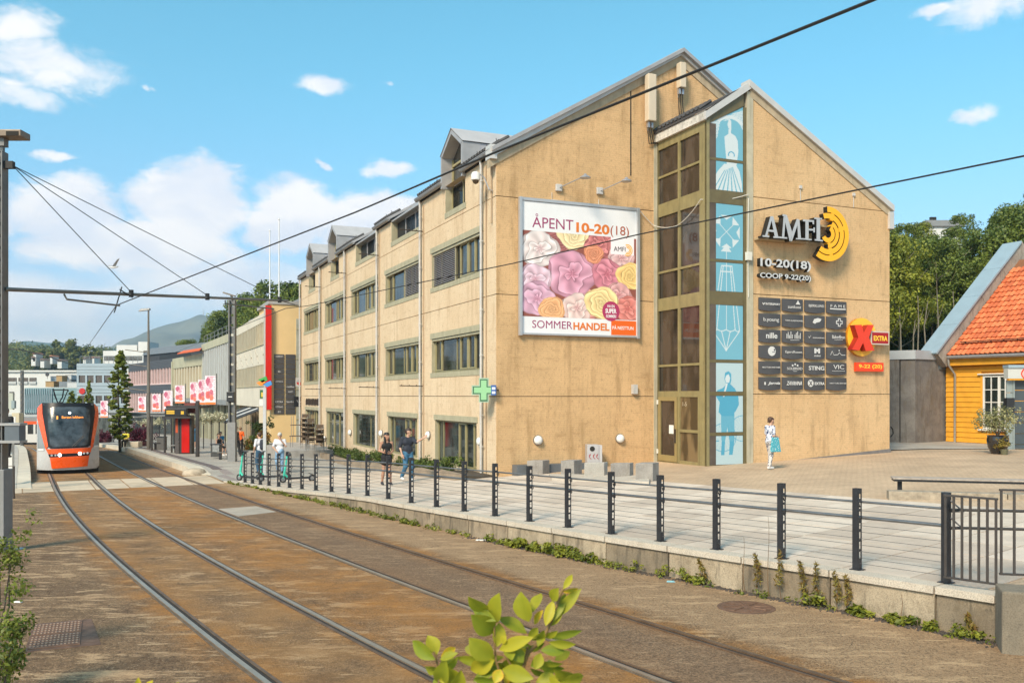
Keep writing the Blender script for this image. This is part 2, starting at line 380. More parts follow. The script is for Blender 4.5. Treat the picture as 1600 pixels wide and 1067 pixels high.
# --- rail bed: asphalt with everything the trams drop on it
def asphalt_mat():
 m=bpy.data.materials.new('rail_bed_asphalt');m.use_nodes=True;t=m.node_tree;L=t.links.new;b=t.nodes['Principled BSDF']
 at=t.nodes.new('ShaderNodeAttribute');at.attribute_name='trk';se=t.nodes.new('ShaderNodeSeparateXYZ');L(at.outputs['Vector'],se.inputs[0])
 a1,a2,al=se.outputs
 pos=t.nodes.new('ShaderNodeNewGeometry').outputs['Position']
 def math_(op,a,b_=None,c=None):
  n=t.nodes.new('ShaderNodeMath');n.operation=op
  for i,v in enumerate((a,b_,c)):
   if v is None:continue
   if isinstance(v,(int,float)):n.inputs[i].default_value=v
   else :L(v,n.inputs[i])
  return n.outputs[0]
 def rng(v,a,b_,c=0.,d=1.,s=True):
  n=t.nodes.new('ShaderNodeMapRange');n.interpolation_type='SMOOTHSTEP' if s else 'LINEAR';L(v,n.inputs[0])
  for i,q in enumerate((a,b_,c,d)):n.inputs[i+1].default_value=q
  return n.outputs[0]
 def sc_(vec,s):
  n=t.nodes.new('ShaderNodeVectorMath');n.operation='MULTIPLY';L(vec,n.inputs[0]);n.inputs[1].default_value=s;return n.outputs[0]
 def noise(vec,s,d=4,r=.6):
  n=t.nodes.new('ShaderNodeTexNoise');n.inputs['Scale'].default_value=s;n.inputs['Detail'].default_value=d;n.inputs['Roughness'].default_value=r;L(vec,n.inputs['Vector']);return n.outputs['Fac']
 def mix(f,a,b_):
  n=t.nodes.new('ShaderNodeMix');n.data_type='RGBA';L(f,n.inputs[0]) if not isinstance(f,float) else None
  for i,v in ((6,a),(7,b_)):
   if isinstance(v,tuple):n.inputs[i].default_value=(*v,1)
   else :L(v,n.inputs[i])
  return n.outputs[2]
 fine=noise(pos,34,5,.8);mid=noise(pos,7,5);big=noise(pos,.55,5)
 c=mix(rng(big,.35,.65),(.135,.088,.052),(.245,.165,.098))
 c=mix(rng(mid,.3,.75,0,.6),c,(.38,.27,.17))
 vo=t.nodes.new('ShaderNodeTexVoronoi');vo.inputs['Scale'].default_value=30;L(pos,vo.inputs['Vector']);
 c=mix(math_('MULTIPLY',rng(vo.outputs['Distance'],.30,.14),rng(noise(pos,3.0,3),.35,.60,.25,.95)),c,(.50,.42,.32))
 c=mix(rng(fine,.56,.38,0,.85),c,(.05,.036,.024))
 st=noise(sc_(pos,(.55,2.6,1)),1.0,7,.66);c=mix(math_('MULTIPLY',rng(st,.56,.68,0,.8),rng(noise(pos,22,4),.3,.6,.45,1)),c,(.58,.43,.28))
 st2=noise(sc_(pos,(.9,4.5,1)),1.7,5,.6);c=mix(rng(st2,.60,.66,0,.7),c,(.56,.43,.29))
 st3=noise(sc_(pos,(1.3,3.2,1)),.75,8,.74);c=mix(math_('MULTIPLY',rng(st3,.55,.60,0,.75),rng(fine,.3,.55,.3,1)),c,(.54,.41,.27))
 dk_=noise(sc_(pos,(1,2.2,1)),.6,6,.7);c=mix(rng(dk_,.54,.66,0,.55),c,(.10,.062,.036))
 dm=math_('ABSOLUTE',math_('ADD',a1,-1.95));nr=noise(sc_(pos,(1,1,1)),.8,5,.65)
 between=math_('MULTIPLY',rng(dm,1.7,.1),rng(nr,.25,.68,.25,1))
 def fringe(a,o,w):return rng(math_('ABSOLUTE',math_('ADD',a,o)),w,.03)
 fr=None
 for a,o,w in ((a1,.76,.65),(a1,-.76,.55),(a2,.76,.42),(a2,-.76,.60)):
  q=fringe(a,o,w);fr=q if fr is None else math_('MAXIMUM',fr,q)
 fr=math_('MULTIPLY',fr,rng(noise(pos,1.4,6,.7),.34,.62,.12,.95))
 far=rng(al,20,40,.9,1.0)
 rust=math_('MULTIPLY',math_('MAXIMUM',math_('MULTIPLY',between,1.0),fr),rng(fine,.25,.65,.35,.95))
 c=mix(rust,c,mix(rng(noise(pos,2.3,4),.35,.65),(.41,.195,.045),(.31,.155,.045)))
 inside=math_('MAXIMUM',rng(math_('ABSOLUTE',a1),.74,.55,0,1),rng(math_('ABSOLUTE',a2),.74,.5,0,0))
 c=mix(math_('MULTIPLY',inside,rng(noise(pos,1.1,4),.3,.75,.15,.62)),c,(.33,.19,.075))
 c=mix(math_('MULTIPLY',rng(a2,.9,1.4,0,.6),rng(fine,.3,.6,.2,1.)),c,(.47,.345,.225))
 c=mix(rng(math_('ABSOLUTE',a2),.80,.70,0,.6),c,mix(rng(fine,.35,.65),(.10,.068,.048),(.30,.215,.15)))
 cr=t.nodes.new('ShaderNodeTexVoronoi');cr.feature='DISTANCE_TO_EDGE';cr.inputs['Scale'].default_value=.42
 wv=t.nodes.new('ShaderNodeVectorMath');wv.operation='ADD';L(pos,wv.inputs[0]);nz=t.nodes.new('ShaderNodeTexNoise');nz.inputs['Scale'].default_value=1.6;L(pos,nz.inputs['Vector']);L(nz.outputs['Color'],wv.inputs[1]);L(wv.outputs[0],cr.inputs['Vector'])
 c=mix(rng(cr.outputs['Distance'],.007,.002,0,.3),c,(.05,.04,.03))
 wm_=t.nodes.new('ShaderNodeVectorMath');wm_.operation='MULTIPLY';L(c,wm_.inputs[0]);wm_.inputs[1].default_value=(1.08,.94,.80)
 L(wm_.outputs[0],b.inputs['Base Color']);b.inputs['Roughness'].default_value=.88;b.inputs['Specular IOR Level'].default_value=.3
 bp=t.nodes.new('ShaderNodeBump');bp.inputs['Strength'].default_value=1.;bp.inputs['Distance'].default_value=.02;L(fine,bp.inputs['Height']);L(bp.outputs[0],b.inputs['Normal'])
 return m
def rail_bed():
 ys=np.concatenate([np.arange(2,45,.5),np.arange(45,110.1,1.5)]);nx=64;V=[];A=[]
 for y in ys:
  xr=edge_x(y)+.12;xl=t1x(y)-16;c1=t1x(y);c2=t2x(y);s=(t1x(y+1)-t1x(y-1))/2 if 1<y<109 else -.6;co=1/math.sqrt(1+s*s)
  for i in range(nx):
   x=xl+(xr-xl)*i/(nx-1);V.append((x,y,zt(y)));A.append(((x-c1)*co,(x-c2)*co,y))
 n=len(ys);ii=np.arange(n*nx).reshape(n,nx);Q=np.stack([ii[:-1,:-1],ii[:-1,1:],ii[1:,1:],ii[1:,:-1]],-1).reshape(-1,4)
 o=np_mesh('rail_bed',V,Q,asphalt_mat(),attrs={'trk':np.array(A)});tag(o,kind='structure')
rail_bed()
# --- rails
def strip(mb,cx,off,w,z0,z1,y0=3,y1=108,mi=0):
 ys=list(np.arange(y0,y1,.5));pr=[]
 for y in ys:
  s=(cx(y+.5)-cx(y-.5));q=math.sqrt(1+s*s);x=cx(y)+off*q;h=w/2*q
  pr.append(((x-h,y),(x+h,y),zt(y)))
 b=len(mb.v)
 for (l,r,z) in pr:mb.v+=[(l[0],l[1],z+z0),(r[0],r[1],z+z0),(r[0],r[1],z+z1),(l[0],l[1],z+z1)]
 for i in range(len(pr)-1):
  a=b+4*i;c=a+4
  for p,q in ((2,3),(1,2),(3,0)):mb.f.append((a+p,a+q,c+q,c+p));mb.m.append(mi)
steel=M('polished_rail_steel',(.46,.36,.27),.42,.7,var=.12,vs=3,spec=.6)
steel_r=M('rusty_rail_steel',(.20,.115,.065),.5,.55,var=.3,vs=3)
lipm=M('rail_lip',(.15,.095,.06),.6,.3,var=.3,vs=4);groovem=M('rail_groove',(.03,.022,.016),.9,var=.3,vs=5)
for cx,sgn,pair in ((t1x,1,0),(t2x,1,1)):
 root=struct_root('tram_track')
 for side in (-1,1):
  r=MB();strip(r,cx,side*(.76),.060 if pair==0 else .055,-.02,.016);ro=r.build('rail',steel if pair==0 else (steel if side<0 else steel_r),root)
  g=MB();strip(g,cx,side*(.76-.062),.05,-.02,.004);g.build('rail_groove',groovem,ro)
  l=MB();strip(l,cx,side*(.76-.107),.038,-.02,.012);l.build('rail_lip',lipm if pair==0 else steel_r,ro)
  e=MB();strip(e,cx,side*(.76+.055),.035,-.02,.007);e.build('rail_edge_filler',M('rail_filler',(.13,.085,.05),.8,var=.3,vs=6),ro)
  # --- plaza sheet (brick pavers far, slabs built on it near the fence)
def paver_mat(name,col,colb,sx,sy,ang):
 m=bpy.data.materials.new(name);m.use_nodes=True;t=m.node_tree;L=t.links.new;b=t.nodes['Principled BSDF']
 g=t.nodes.new('ShaderNodeNewGeometry');mp=t.nodes.new('ShaderNodeMapping');mp.inputs['Rotation'].default_value=(0,0,ang);L(g.outputs['Position'],mp.inputs[0])
 br=t.nodes.new('ShaderNodeTexBrick');L(mp.outputs[0],br.inputs[0]);br.inputs['Scale'].default_value=1;br.inputs['Brick Width'].default_value=sx;br.inputs['Row Height'].default_value=sy
 br.inputs['Mortar Size'].default_value=.006;br.inputs['Color1'].default_value=(*col,1);br.inputs['Color2'].default_value=(*colb,1);br.inputs['Mortar'].default_value=(*[c*.55 for c in col],1)
 br.inputs['Bias'].default_value=-.2
 n=t.nodes.new('ShaderNodeTexNoise');n.inputs['Scale'].default_value=.7;n.inputs['Detail'].default_value=6;L(g.outputs['Position'],n.inputs['Vector'])
 n2=t.nodes.new('ShaderNodeTexNoise');n2.inputs['Scale'].default_value=30;n2.inputs['Detail'].default_value=4;L(g.outputs['Position'],n2.inputs['Vector'])
 mr=t.nodes.new('ShaderNodeMapRange');L(n.outputs['Fac'],mr.inputs[0]);mr.inputs[1].default_value=.3;mr.inputs[2].default_value=.7;mr.inputs[3].default_value=.80;mr.inputs[4].default_value=1.12
 mr2=t.nodes.new('ShaderNodeMapRange');L(n2.outputs['Fac'],mr2.inputs[0]);mr2.inputs[1].default_value=.3;mr2.inputs[2].default_value=.7;mr2.inputs[3].default_value=.88;mr2.inputs[4].default_value=1.1
 mm=t.nodes.new('ShaderNodeMath');mm.operation='MULTIPLY';L(mr.outputs[0],mm.inputs[0]);L(mr2.outputs[0],mm.inputs[1])
 sc2=t.nodes.new('ShaderNodeVectorMath');sc2.operation='SCALE';L(br.outputs['Color'],sc2.inputs[0]);L(mm.outputs[0],sc2.inputs[3]);L(sc2.outputs[0],b.inputs['Base Color'])
 b.inputs['Roughness'].default_value=.85;bp=t.nodes.new('ShaderNodeBump');bp.inputs['Strength'].default_value=.4;bp.inputs['Distance'].default_value=.004;L(br.outputs['Fac'],bp.inputs['Height']);bp.invert=True;L(bp.outputs[0],b.inputs['Normal'])
 return m
MATS['tan_pavers']=paver_mat('tan_pavers',(.54,.385,.25),(.48,.335,.215),.21,.105,rad(-23.6))
MATS['grey_pavers']=paver_mat('grey_pavers',(.40,.36,.31),(.35,.315,.27),.6,.3,rad(-30))
def plaza():
 def grid(name,ys,width,mat,nx=60,xoff=.0):
  V=[]
  for y in ys:
   x0=edge_x(y)+xoff
   for i in range(nx):
    f=i/(nx-1);x=x0+width*f;V.append((x,y,zp(x,y)))
  n=len(ys);ii=np.arange(n*nx).reshape(n,nx);Q=np.stack([ii[:-1,:-1],ii[:-1,1:],ii[1:,1:],ii[1:,:-1]],-1).reshape(-1,4)
  tag(np_mesh(name,V,Q,mat),kind='structure')
 grid('plaza',np.arange(9.0,34.6,.4),36,MATS['tan_pavers'],xoff=.05)
 grid('street_pavement',np.concatenate([np.arange(34.6,80,1.),np.arange(80,181,10.)]),70,MATS['grey_pavers'])
plaza()
slabm=[M('plaza_slab_%s'%k,c,.85,var=.12,vs=2.2,speck=.25,bs=70,bump=.15) for k,c in (('pale',(.63,.52,.42)),('mid',(.57,.465,.37)),('worn',(.50,.40,.315)))]
def slabs():
 root=struct_root('slab_paving');rnd=random.Random(4)
 fr=path_frames(resample(fpath,1.0));fr=[(p,d,n if n.x>0 else -n) for p,d,n in fr]
 far_side=34.3;k=0
 for i in range(len(fr)-1):
  for j in range(7):
   w0=.02+j*1.05;w1=w0+1.05
   if j>0 and ((i+j)%2==0) and False:continue
   g=.012
   c=[fr[i][0]+fr[i][2]*(w0+g)+fr[i][1]*g,fr[i+1][0]+fr[i+1][2]*(w0+g)-fr[i+1][1]*g,fr[i+1][0]+fr[i+1][2]*(w1-g)-fr[i+1][1]*g,fr[i][0]+fr[i][2]*(w1-g)+fr[i][1]*g]
   if fr[i][0].y>33.2 or fr[i][0].y<10:pass
   dz=.012+rnd.uniform(-.0025,.0025);mb=MB()
   mb.hexa([(q.x,q.y,zp(q.x,q.y)-.03) for q in c]+[(q.x,q.y,zp(q.x,q.y)+dz) for q in c])
   mb.build('paving_slab',rnd.choice(slabm),root);k+=1
 print('slabs',k)
slabs()
# --- retaining wall along the rail bed: concrete blocks with a paler cap stone each
def concrete_mat(name,a,bcol,moss=.5):
 m=bpy.data.materials.new(name);m.use_nodes=True;t=m.node_tree;L=t.links.new;b=t.nodes['Principled BSDF'];pos=t.nodes.new('ShaderNodeNewGeometry').outputs['Position']
 def noise(s,d=5,r=.65,v=(1,1,1)):
  q=t.nodes.new('ShaderNodeVectorMath');q.operation='MULTIPLY';L(pos,q.inputs[0]);q.inputs[1].default_value=v
  n=t.nodes.new('ShaderNodeTexNoise');n.inputs['Scale'].default_value=s;n.inputs['Detail'].default_value=d;n.inputs['Roughness'].default_value=r;L(q.outputs[0],n.inputs['Vector']);return n.outputs['Fac']
 def rng(v,a_,b_,c,d):
  n=t.nodes.new('ShaderNodeMapRange');n.interpolation_type='SMOOTHSTEP';L(v,n.inputs[0])
  for i,q in enumerate((a_,b_,c,d)):n.inputs[i+1].default_value=q
  return n.outputs[0]
 def mix(f,x,y):
  n=t.nodes.new('ShaderNodeMix');n.data_type='RGBA';L(f,n.inputs[0])
  for i,v in ((6,x),(7,y)):
   if isinstance(v,tuple):n.inputs[i].default_value=(*v,1)
   else :L(v,n.inputs[i])
  return n.outputs[2]
 c=mix(rng(noise(1.6),.35,.65,0,1),a,bcol)
 c=mix(rng(noise(2.4,6,.7,(2.2,2.2,.35)),.52,.68,0,moss),c,(.085,.07,.05))
 c=mix(rng(noise(9,6,.75),.58,.70,0,moss*.9),c,(.06,.052,.04))
 c=mix(rng(noise(70,3),.35,.55,.45,0),c,(.07,.06,.045))
 c=mix(rng(noise(3.6,7,.78,(1,1,.55)),.50,.62,0,moss*.75),c,(.16,.12,.075))
 L(c,b.inputs['Base Color']);b.inputs['Roughness'].default_value=.9
 bp=t.nodes.new('ShaderNodeBump');bp.inputs['Strength'].default_value=.5;bp.inputs['Distance'].default_value=.012;L(noise(28,6),bp.inputs['Height']);L(bp.outputs[0],b.inputs['Normal'])
 MATS[name]=m;return m
wallc=[concrete_mat('weathered_concrete',(.38,.295,.20),(.27,.205,.14),.8),concrete_mat('pale_weathered_concrete',(.47,.375,.26),(.34,.265,.18),.6),concrete_mat('mossy_concrete',(.29,.225,.15),(.20,.155,.105),.8)]
capm=concrete_mat('cap_concrete',(.60,.52,.42),(.54,.46,.37),.12)
def kerb_wall():
 pts=[p for p,d,n in FINE];L=len(FINE);t=thing('retaining_wall','low stained concrete block wall between the rails and the fenced plaza','wall',(FINE[L//2][0].x,FINE[L//2][0].y,0))
 rnd=random.Random(2);i=0
 while i<L-1:
  j=min(i+6,L-1);mb=MB();cp=MB()
  a,b=FINE[i],FINE[j];g=.014
  def prof(f,s):
   p,d,n=f;p=p+d*(g*s);z0=zt(p.y)-.25;z1=zp(p.x,p.y)+.015;lean=.015
   return [(p-n*.27,z0),(p+n*.0,z0),(p+n*.0,z1-.09),(p-n*(.27-lean),z1-.09)],[(p-n*.30,z1-.088),(p+n*.012,z1-.088),(p+n*.012,z1+.006),(p-n*.30,z1+.006)]
  segs=[FINE[k] for k in range(i,j+1)]
  for q in range(len(segs)-1):
   s0=1 if q==0 else 0;s1=-1 if q==len(segs)-2 else 0
   A,Ac=prof(segs[q],s0);B,Bc=prof(segs[q+1],s1)
   for (U,Vv,m) in ((A,B,mb),(Ac,Bc,cp)):
    P=[(*u[0],u[1]) for u in U];R_=[(*u[0],u[1]) for u in Vv]
    for e in range(4):
     h=(e+1)%4;m.face([P[e],P[h],R_[h],R_[e]])
    if q==0:m.face(P)
    if q==len(segs)-2:m.face(R_)
  bk=mb.build('concrete_block',rnd.choice([wallc[0],wallc[0],wallc[1],wallc[1],wallc[2]] if i>L*.35 else [wallc[0],wallc[1]]),t);
  cp.build('cap_stone',capm,bk)
  i=j
kerb_wall()
pb=Vector((5.55,10.22));e=Vector((.83,.56));nn_=Vector((-.56,.83))*-1
mb=MB();fq=Fr(pb,(.80,-.30),(-.30,-.80))
mb.fbox(fq,.06,1.6,-.3,zp(5.6,10)+.19,-.5,.0)
o=mb.build('concrete_pier',concrete_mat('pier_concrete',(.29,.235,.17),(.20,.165,.12),.6),None,smooth=False,bevel=.03)
tag(o,'rough grey concrete pier at the right end of the low wall','pier')
# --- crossing of pale concrete slabs
def crossing():
 root=struct_root('crossing');A0,A1,U0,U1=Vector((-19.2,27.9)),Vector((-10.9,33.9)),Vector((-21.6,32.1)),Vector((-13.0,38.0));n=9
 m=M('crossing_slab',(.56,.44,.31),.85,var=.16,vs=1.3,speck=.2,bs=50);m2=M('crossing_slab_rusty',(.50,.39,.27),.85,var=.25,vs=1.6,speck=.2)
 for i in range(n):
  for h in range(2):
   f0,f1=i/n,(i+1)/n;g0,g1=h/2,(h+1)/2
   def P(f,g):
    a=A0.lerp(A1,f);b=U0.lerp(U1,f);q=a.lerp(b,g);return q
   c=[P(f0+.002,g0+.004),P(f1-.002,g0+.004),P(f1-.002,g1-.004),P(f0+.002,g1-.004)]
   mb=MB();mb.hexa([(q.x,q.y,zt(q.y)-.03) for q in c]+[(q.x,q.y,zt(q.y)+.0035) for q in c]);mb.build('crossing_slab',m if (i+h)%3 else m2,root)
crossing()
mb=MB();c=[gt(345,797.5),gt(352,806),gt(434,801),gt(405,793)]
c=[gt(341,795),gt(372,806.5),gt(432,799.5),gt(400,790.5)]
mb.hexa([(q.x,q.y,q.z-.02) for q in c]+[(q.x,q.y,q.z+.0035) for q in c]);tag(mb.build('track_slab',M('track_slab',(.40,.33,.26),.85,var=.15,vs=2)),kind='structure')
# --- platforms
plm=M('platform_paving',(.44,.40,.345),.85,var=.12,vs=.8);kerbm=M('kerb_stone',(.56,.49,.385),.8,var=.14,vs=1.2);tact=M('tactile_dark',(.13,.10,.095),.8,var=.2,vs=6)
def strip_off(mb,cx,o0,o1,z0f,z1f,y0,y1,step=1.,mi=0):
 ys=list(np.arange(y0,y1+1e-6,step))
 for a,b in zip(ys[:-1],ys[1:]):
  def q(y,o):s=(cx(y+.5)-cx(y-.5));return cx(y)+o*math.sqrt(1+s*s)
  mb.hexa([(q(a,o0),a,z0f(a)),(q(a,o1),a,z0f(a)),(q(b,o1),b,z0f(b)),(q(b,o0),b,z0f(b)),(q(a,o0),a,z1f(a)),(q(a,o1),a,z1f(a)),(q(b,o1),b,z1f(b)),(q(b,o0),b,z1f(b))],mi)
def ramp(y):return zt(y)+.02+.27*sm((y-33.2)/2.2)
root=struct_root('left_platform')
mb=MB();strip_off(mb,t1x,-6.5,-1.95,lambda y:zt(y)-.3,ramp,31.5,84);mb.build('platform_surface',plm,root)
for y in np.arange(31.5,72,2.):
 mb=MB();strip_off(mb,t1x,-1.94,-1.48,lambda y:zt(y)-.3,lambda y:ramp(y)+.006,y+.01,y+1.99,.99);mb.build('kerb_stone',kerbm,root)
mb=MB();strip_off(mb,t1x,-2.65,-2.25,lambda y:ramp(y)-.01,lambda y:ramp(y)+.004,35.5,70)
mb.build('tactile_strip',tact,root)
root=struct_root('right_platform')
for y in np.arange(38.2,100,2.):
 mb=MB();strip_off(mb,t2x,1.45,2.05,lambda y:zt(y)-.3,lambda y:zt(y)+.04+.23*sm((y-37.8)/2.4),y+.01,y+1.99,.99);mb.build('kerb_stone',kerbm,root)
mb=MB();strip_off(mb,t2x,2.5,2.85,lambda y:zp(t2x(y)+3,y)-.01,lambda y:zp(t2x(y)+3,y)+.03,40,90);mb.build('tactile_strip',tact,root)
q=gt(300,741.5);mb=MB();mb.lathe((q.x+.1,q.y,q.z-.1),[(.5,0),(.5,.2),(.42,.32),(.2,.38),(.02,.39)],14);tag(mb.build('kerb_boulder',M('boulder',(.42,.34,.25),.9,var=.25,vs=5,bump=.4,bs=12),smooth=True),'rounded stone at the near end of the right platform kerb','boulder')
for nme,cs in (('paving_inlay',[(335,729),(347,728.5),(366,741),(352,742)]),('paving_inlay',[(338,743),(350,741.5),(380,751.5),(377,754)])):
 c=[gt(a,b,zp) for a,b in cs];mb=MB();mb.hexa([(v.x,v.y,v.z-.02) for v in c]+[(v.x,v.y,v.z+.008) for v in c]);tag(mb.build(nme,M('inlay',(.27,.22,.20),.85,var=.2,vs=3)),kind='structure')
 # --- manhole covers
def plate(cs,label,group=None):
 c=[gt(a,b) for a,b in cs];t=thing('access_cover',label,'manhole cover',tuple(c[0]))
 mb=MB();mb.hexa([(v.x,v.y,v.z-.02) for v in c]+[(v.x,v.y,v.z+.006) for v in c]);mb.build('frame',M('rusty_iron',(.17,.095,.06),.75,.3,var=.35,vs=7,bump=.3,bs=40),t)
 o=c[0];ex=c[3]-c[0];ey=c[1]-c[0];st=MB()
 for half in (0,1):
  lid=MB();a0,a1=(.04,.40) if half else (.44,.80);a0,a1=(.06,.49) if half==0 else (.51,.94)
  P=[o+ey*a+ex*b for a,b in ((a0,.04),(a1,.04),(a1,.84),(a0,.84))]
  lid.hexa([(v.x,v.y,v.z+.004) for v in P]+[(v.x,v.y,v.z+.014) for v in P]);lo=lid.build('lid',M('rusty_iron_lid',(.20,.105,.062),.7,.3,var=.3,vs=9),t);sd_=MB()
  for i in range(13):
   for j in range(5):
    p=o+ey*(a0+(a1-a0)*(j+.6)/5.3)+ex*(.07+.75*i/12.5);r=.011
    sd_.box(p.x-r,p.x+r,p.y-r,p.y+r,p.z+.012,p.z+.022)
  sd_.build('stud',M('stud',(.42,.30,.22),.5,.5,var=0),lo)
plate([(52,975),(38,1019),(158,1007),(143,966.5)],'square rusty studded access cover set in the asphalt left of the rails')
c=gt(1166,949);t=thing('manhole_cover','round rusty manhole cover beside the low wall','manhole cover',tuple(c));mb=MB();mb.lathe((c.x,c.y,c.z-.02),[(.40,0),(.40,.028),(.36,.03)],28);mb.build('rim',MATS['rusty_iron'],t)
mb=MB();mb.lathe((c.x,c.y,c.z-.02),[(.34,.0),(.34,.034)],28);lid=mb.build('lid',MATS['rusty_iron_lid'],t);mb=MB()
for k in range(8):
 a=k*math.pi/4;mb.tube([(c.x+.08*math.cos(a),c.y+.08*math.sin(a),c.z+.016),(c.x+.31*math.cos(a),c.y+.31*math.sin(a),c.z+.016)],.012,5)
mb.build('ridge',MATS['rusty_iron'],lid)
# FENCE
fdark=M('fence_graphite',(.045,.045,.05),.45,.5,var=.12,vs=8);fsteel=M('fence_rail_steel',(.23,.22,.215),.42,.7,var=.15,vs=4);cable=M('cable_steel',(.16,.15,.145),.5,.6,var=0)
def fence():
 t=thing('cable_fence','long dark metal fence with slotted posts and steel cables on the plaza edge','fence',(0,18,zp(0,18)))
 me_post=None;N=len(POSTPX)
 pf=path_frames(smoothp([Vector((p.x,p.y)) for p in FP],2));pf=[(p,d,n if n.x>0 else -n) for p,d,n in pf]
 tops=[]
 for i,(p,d,n) in enumerate(pf):
  e=-d
  z=zp(p.x,p.y)+.02;fr=Fr(p,e,-n);H=1.13;mb=MB()
  if i<N-1:
   mb.fbox(fr,0,.078,z,z+H,-.006,.008)
   zz=z;
   mb.fbox(fr,-.012,0,z,z+.16,-.085,.006);mb.fbox(fr,-.012,0,z+H-.07,z+H,-.085,.006)
   mb.fbox(fr,-.012,0,z+.16,z+H-.07,-.02,.006);mb.fbox(fr,-.012,0,z+.16,z+H-.07,-.085,-.068)
   for k in range(6):mb.fbox(fr,-.012,0,z+.255+k*.14,z+.292+k*.14,-.068,-.02)
   mb.fbox(fr,-.012,.078,z+H,z+H+.006,-.085,.008);mb.fbox(fr,-.05,.11,z-.005,z+.008,-.12,.04)
   mb.build('post',fdark,t)
   br=MB()
   for hz in (.94,.72):br.tube([fr.p(.03,z+hz-.02,-.08),fr.p(.03,z+hz-.07,-.1),fr.p(.03,z+hz-.06,-.135),fr.p(.03,z+hz,-.135)],.009,5)
   br.build('rail_bracket',fdark,t)
  else :
   mb.tube([fr.p(.04,z,-.05),fr.p(.04,z+1.16,-.05)],.062,14);mb.fbox(fr,-.04,.12,z-.005,z+.01,-.13,.03);mb.build('end_post',fdark,t,smooth=True)
   for hz in (.94,.72):
    br=MB();br.tube([fr.p(-.02,z+hz+.12,-.05),fr.p(-.18,z+hz-.01,-.06),fr.p(-.02,z+hz-.02,-.05)],.012,6);br.build('brace',fdark,t)
  tops.append([fr.p(.03,z,-.135),fr.p(.03,z,-.04)])
 for hz,r,m,nm,k in ((.94,.017,fsteel,'handrail',0),(.72,.024,fsteel,'lower_rail',0)):
  mb=MB();mb.tube([(q[k][0],q[k][1],q[k][2]+hz) for q in tops],r,8);mb.build(nm,m,t,smooth=True)
 for hz in (.83,.62,.53,.44,.35,.26,.17,.09):
  mb=MB();mb.tube([(q[1][0],q[1][1],q[1][2]+hz) for q in tops],.0035,5);mb.build('cable',cable,t)
fence()
def picket(name,label,P,zb,H,n,first=.0):
 """bar panel through plan points P; bars at even spacing"""
 t=thing(name,label,'fence panel',(P[0][0],P[0][1],zb));a,b=Vector(P[0]),Vector(P[1]);d=(b-a).normalized();fr=Fr(a,d,(d.y,-d.x));L=(b-a).length
 for z in (zb,zb+H):
  mb=MB();mb.fbox(fr,-.02,L+.02,z-.012,z+.012,-.02,.02);mb.build('cross_bar',fdark2,t)
 for i in range(n):
  x=L*i/(n-1);mb=MB();mb.fbox(fr,x-.013,x+.013,zb+.012,zb+H-.012,-.013,.013);mb.build('bar',fdark2,t)
fdark2=M('gate_bar_brown',(.085,.072,.065),.5,.5,var=.15,vs=6)
z0=CZ-2.33
picket('bar_panel','lower bar panel hinged to the round end post of the cable fence',((5.49,11.28),(5.90,10.86)),z0+.03,1.035,7)
picket('bar_panel','taller bar panel standing behind the concrete pier at the right edge',((6.03,10.98),(7.9,10.6)),CZ-2.20,1.035,14)
t=thing('guide_rail','two thin horizontal rails continuing behind the bar panels','railing',(5.7,11.4,zp(5.7,11.4)))
for hz in (.96,.73):
 mb=MB();z=zp(5.7,11.4)+hz;mb.tube([(5.62,11.42,z),(9.5,11.0,z-.03)],.018,8);mb.build('rail',fdark2,t,smooth=True)
g=gt(1388,781,zp);fr=Fr((g.x,g.y),(.965,-.26),(-.26,-.965));zb=g.z
t=thing('stone_kerb','rough low stone kerb running under the long bench','kerb',(g.x,g.y,zb))
for i in range(6):
 mb=MB();mb.fbox(fr,i*1.2+.01,i*1.2+1.19,zb-.15,zb+.2-.0*i,-.35,0);mb.build('kerb_block',M('rough_kerb',(.33,.27,.20),.9,var=.3,vs=6,speck=.3,bs=40,bump=.5),t,bevel=.012)
t=thing('bench','long slatted bench with worn pale wooden top and black frame on the plaza','bench',fr.p(.3,zb,-.6))
o=Vector(fr.p(.15,zb,-.75))
mb=MB();mb.fbox(fr,.2,6.5,zb+.37,zb+.42,-.95,-.55);mb.build('frame',M('bench_black',(.02,.02,.022),.5,.3,var=0),t)
for i in range(4):
 mb=MB();mb.fbox(fr,.18,6.5,zb+.42,zb+.455,-.97+i*.112,-.97+i*.112+.10);mb.build('plank',M('grey_wood',(.36,.30,.25),.8,var=.25,vs=9),t)
for x in (.3,3.2,6.0):
 mb=MB();mb.fbox(fr,x,x+.09,zb-.05,zb+.37,-.80,-.70);mb.build('leg',MATS['bench_black'],t)
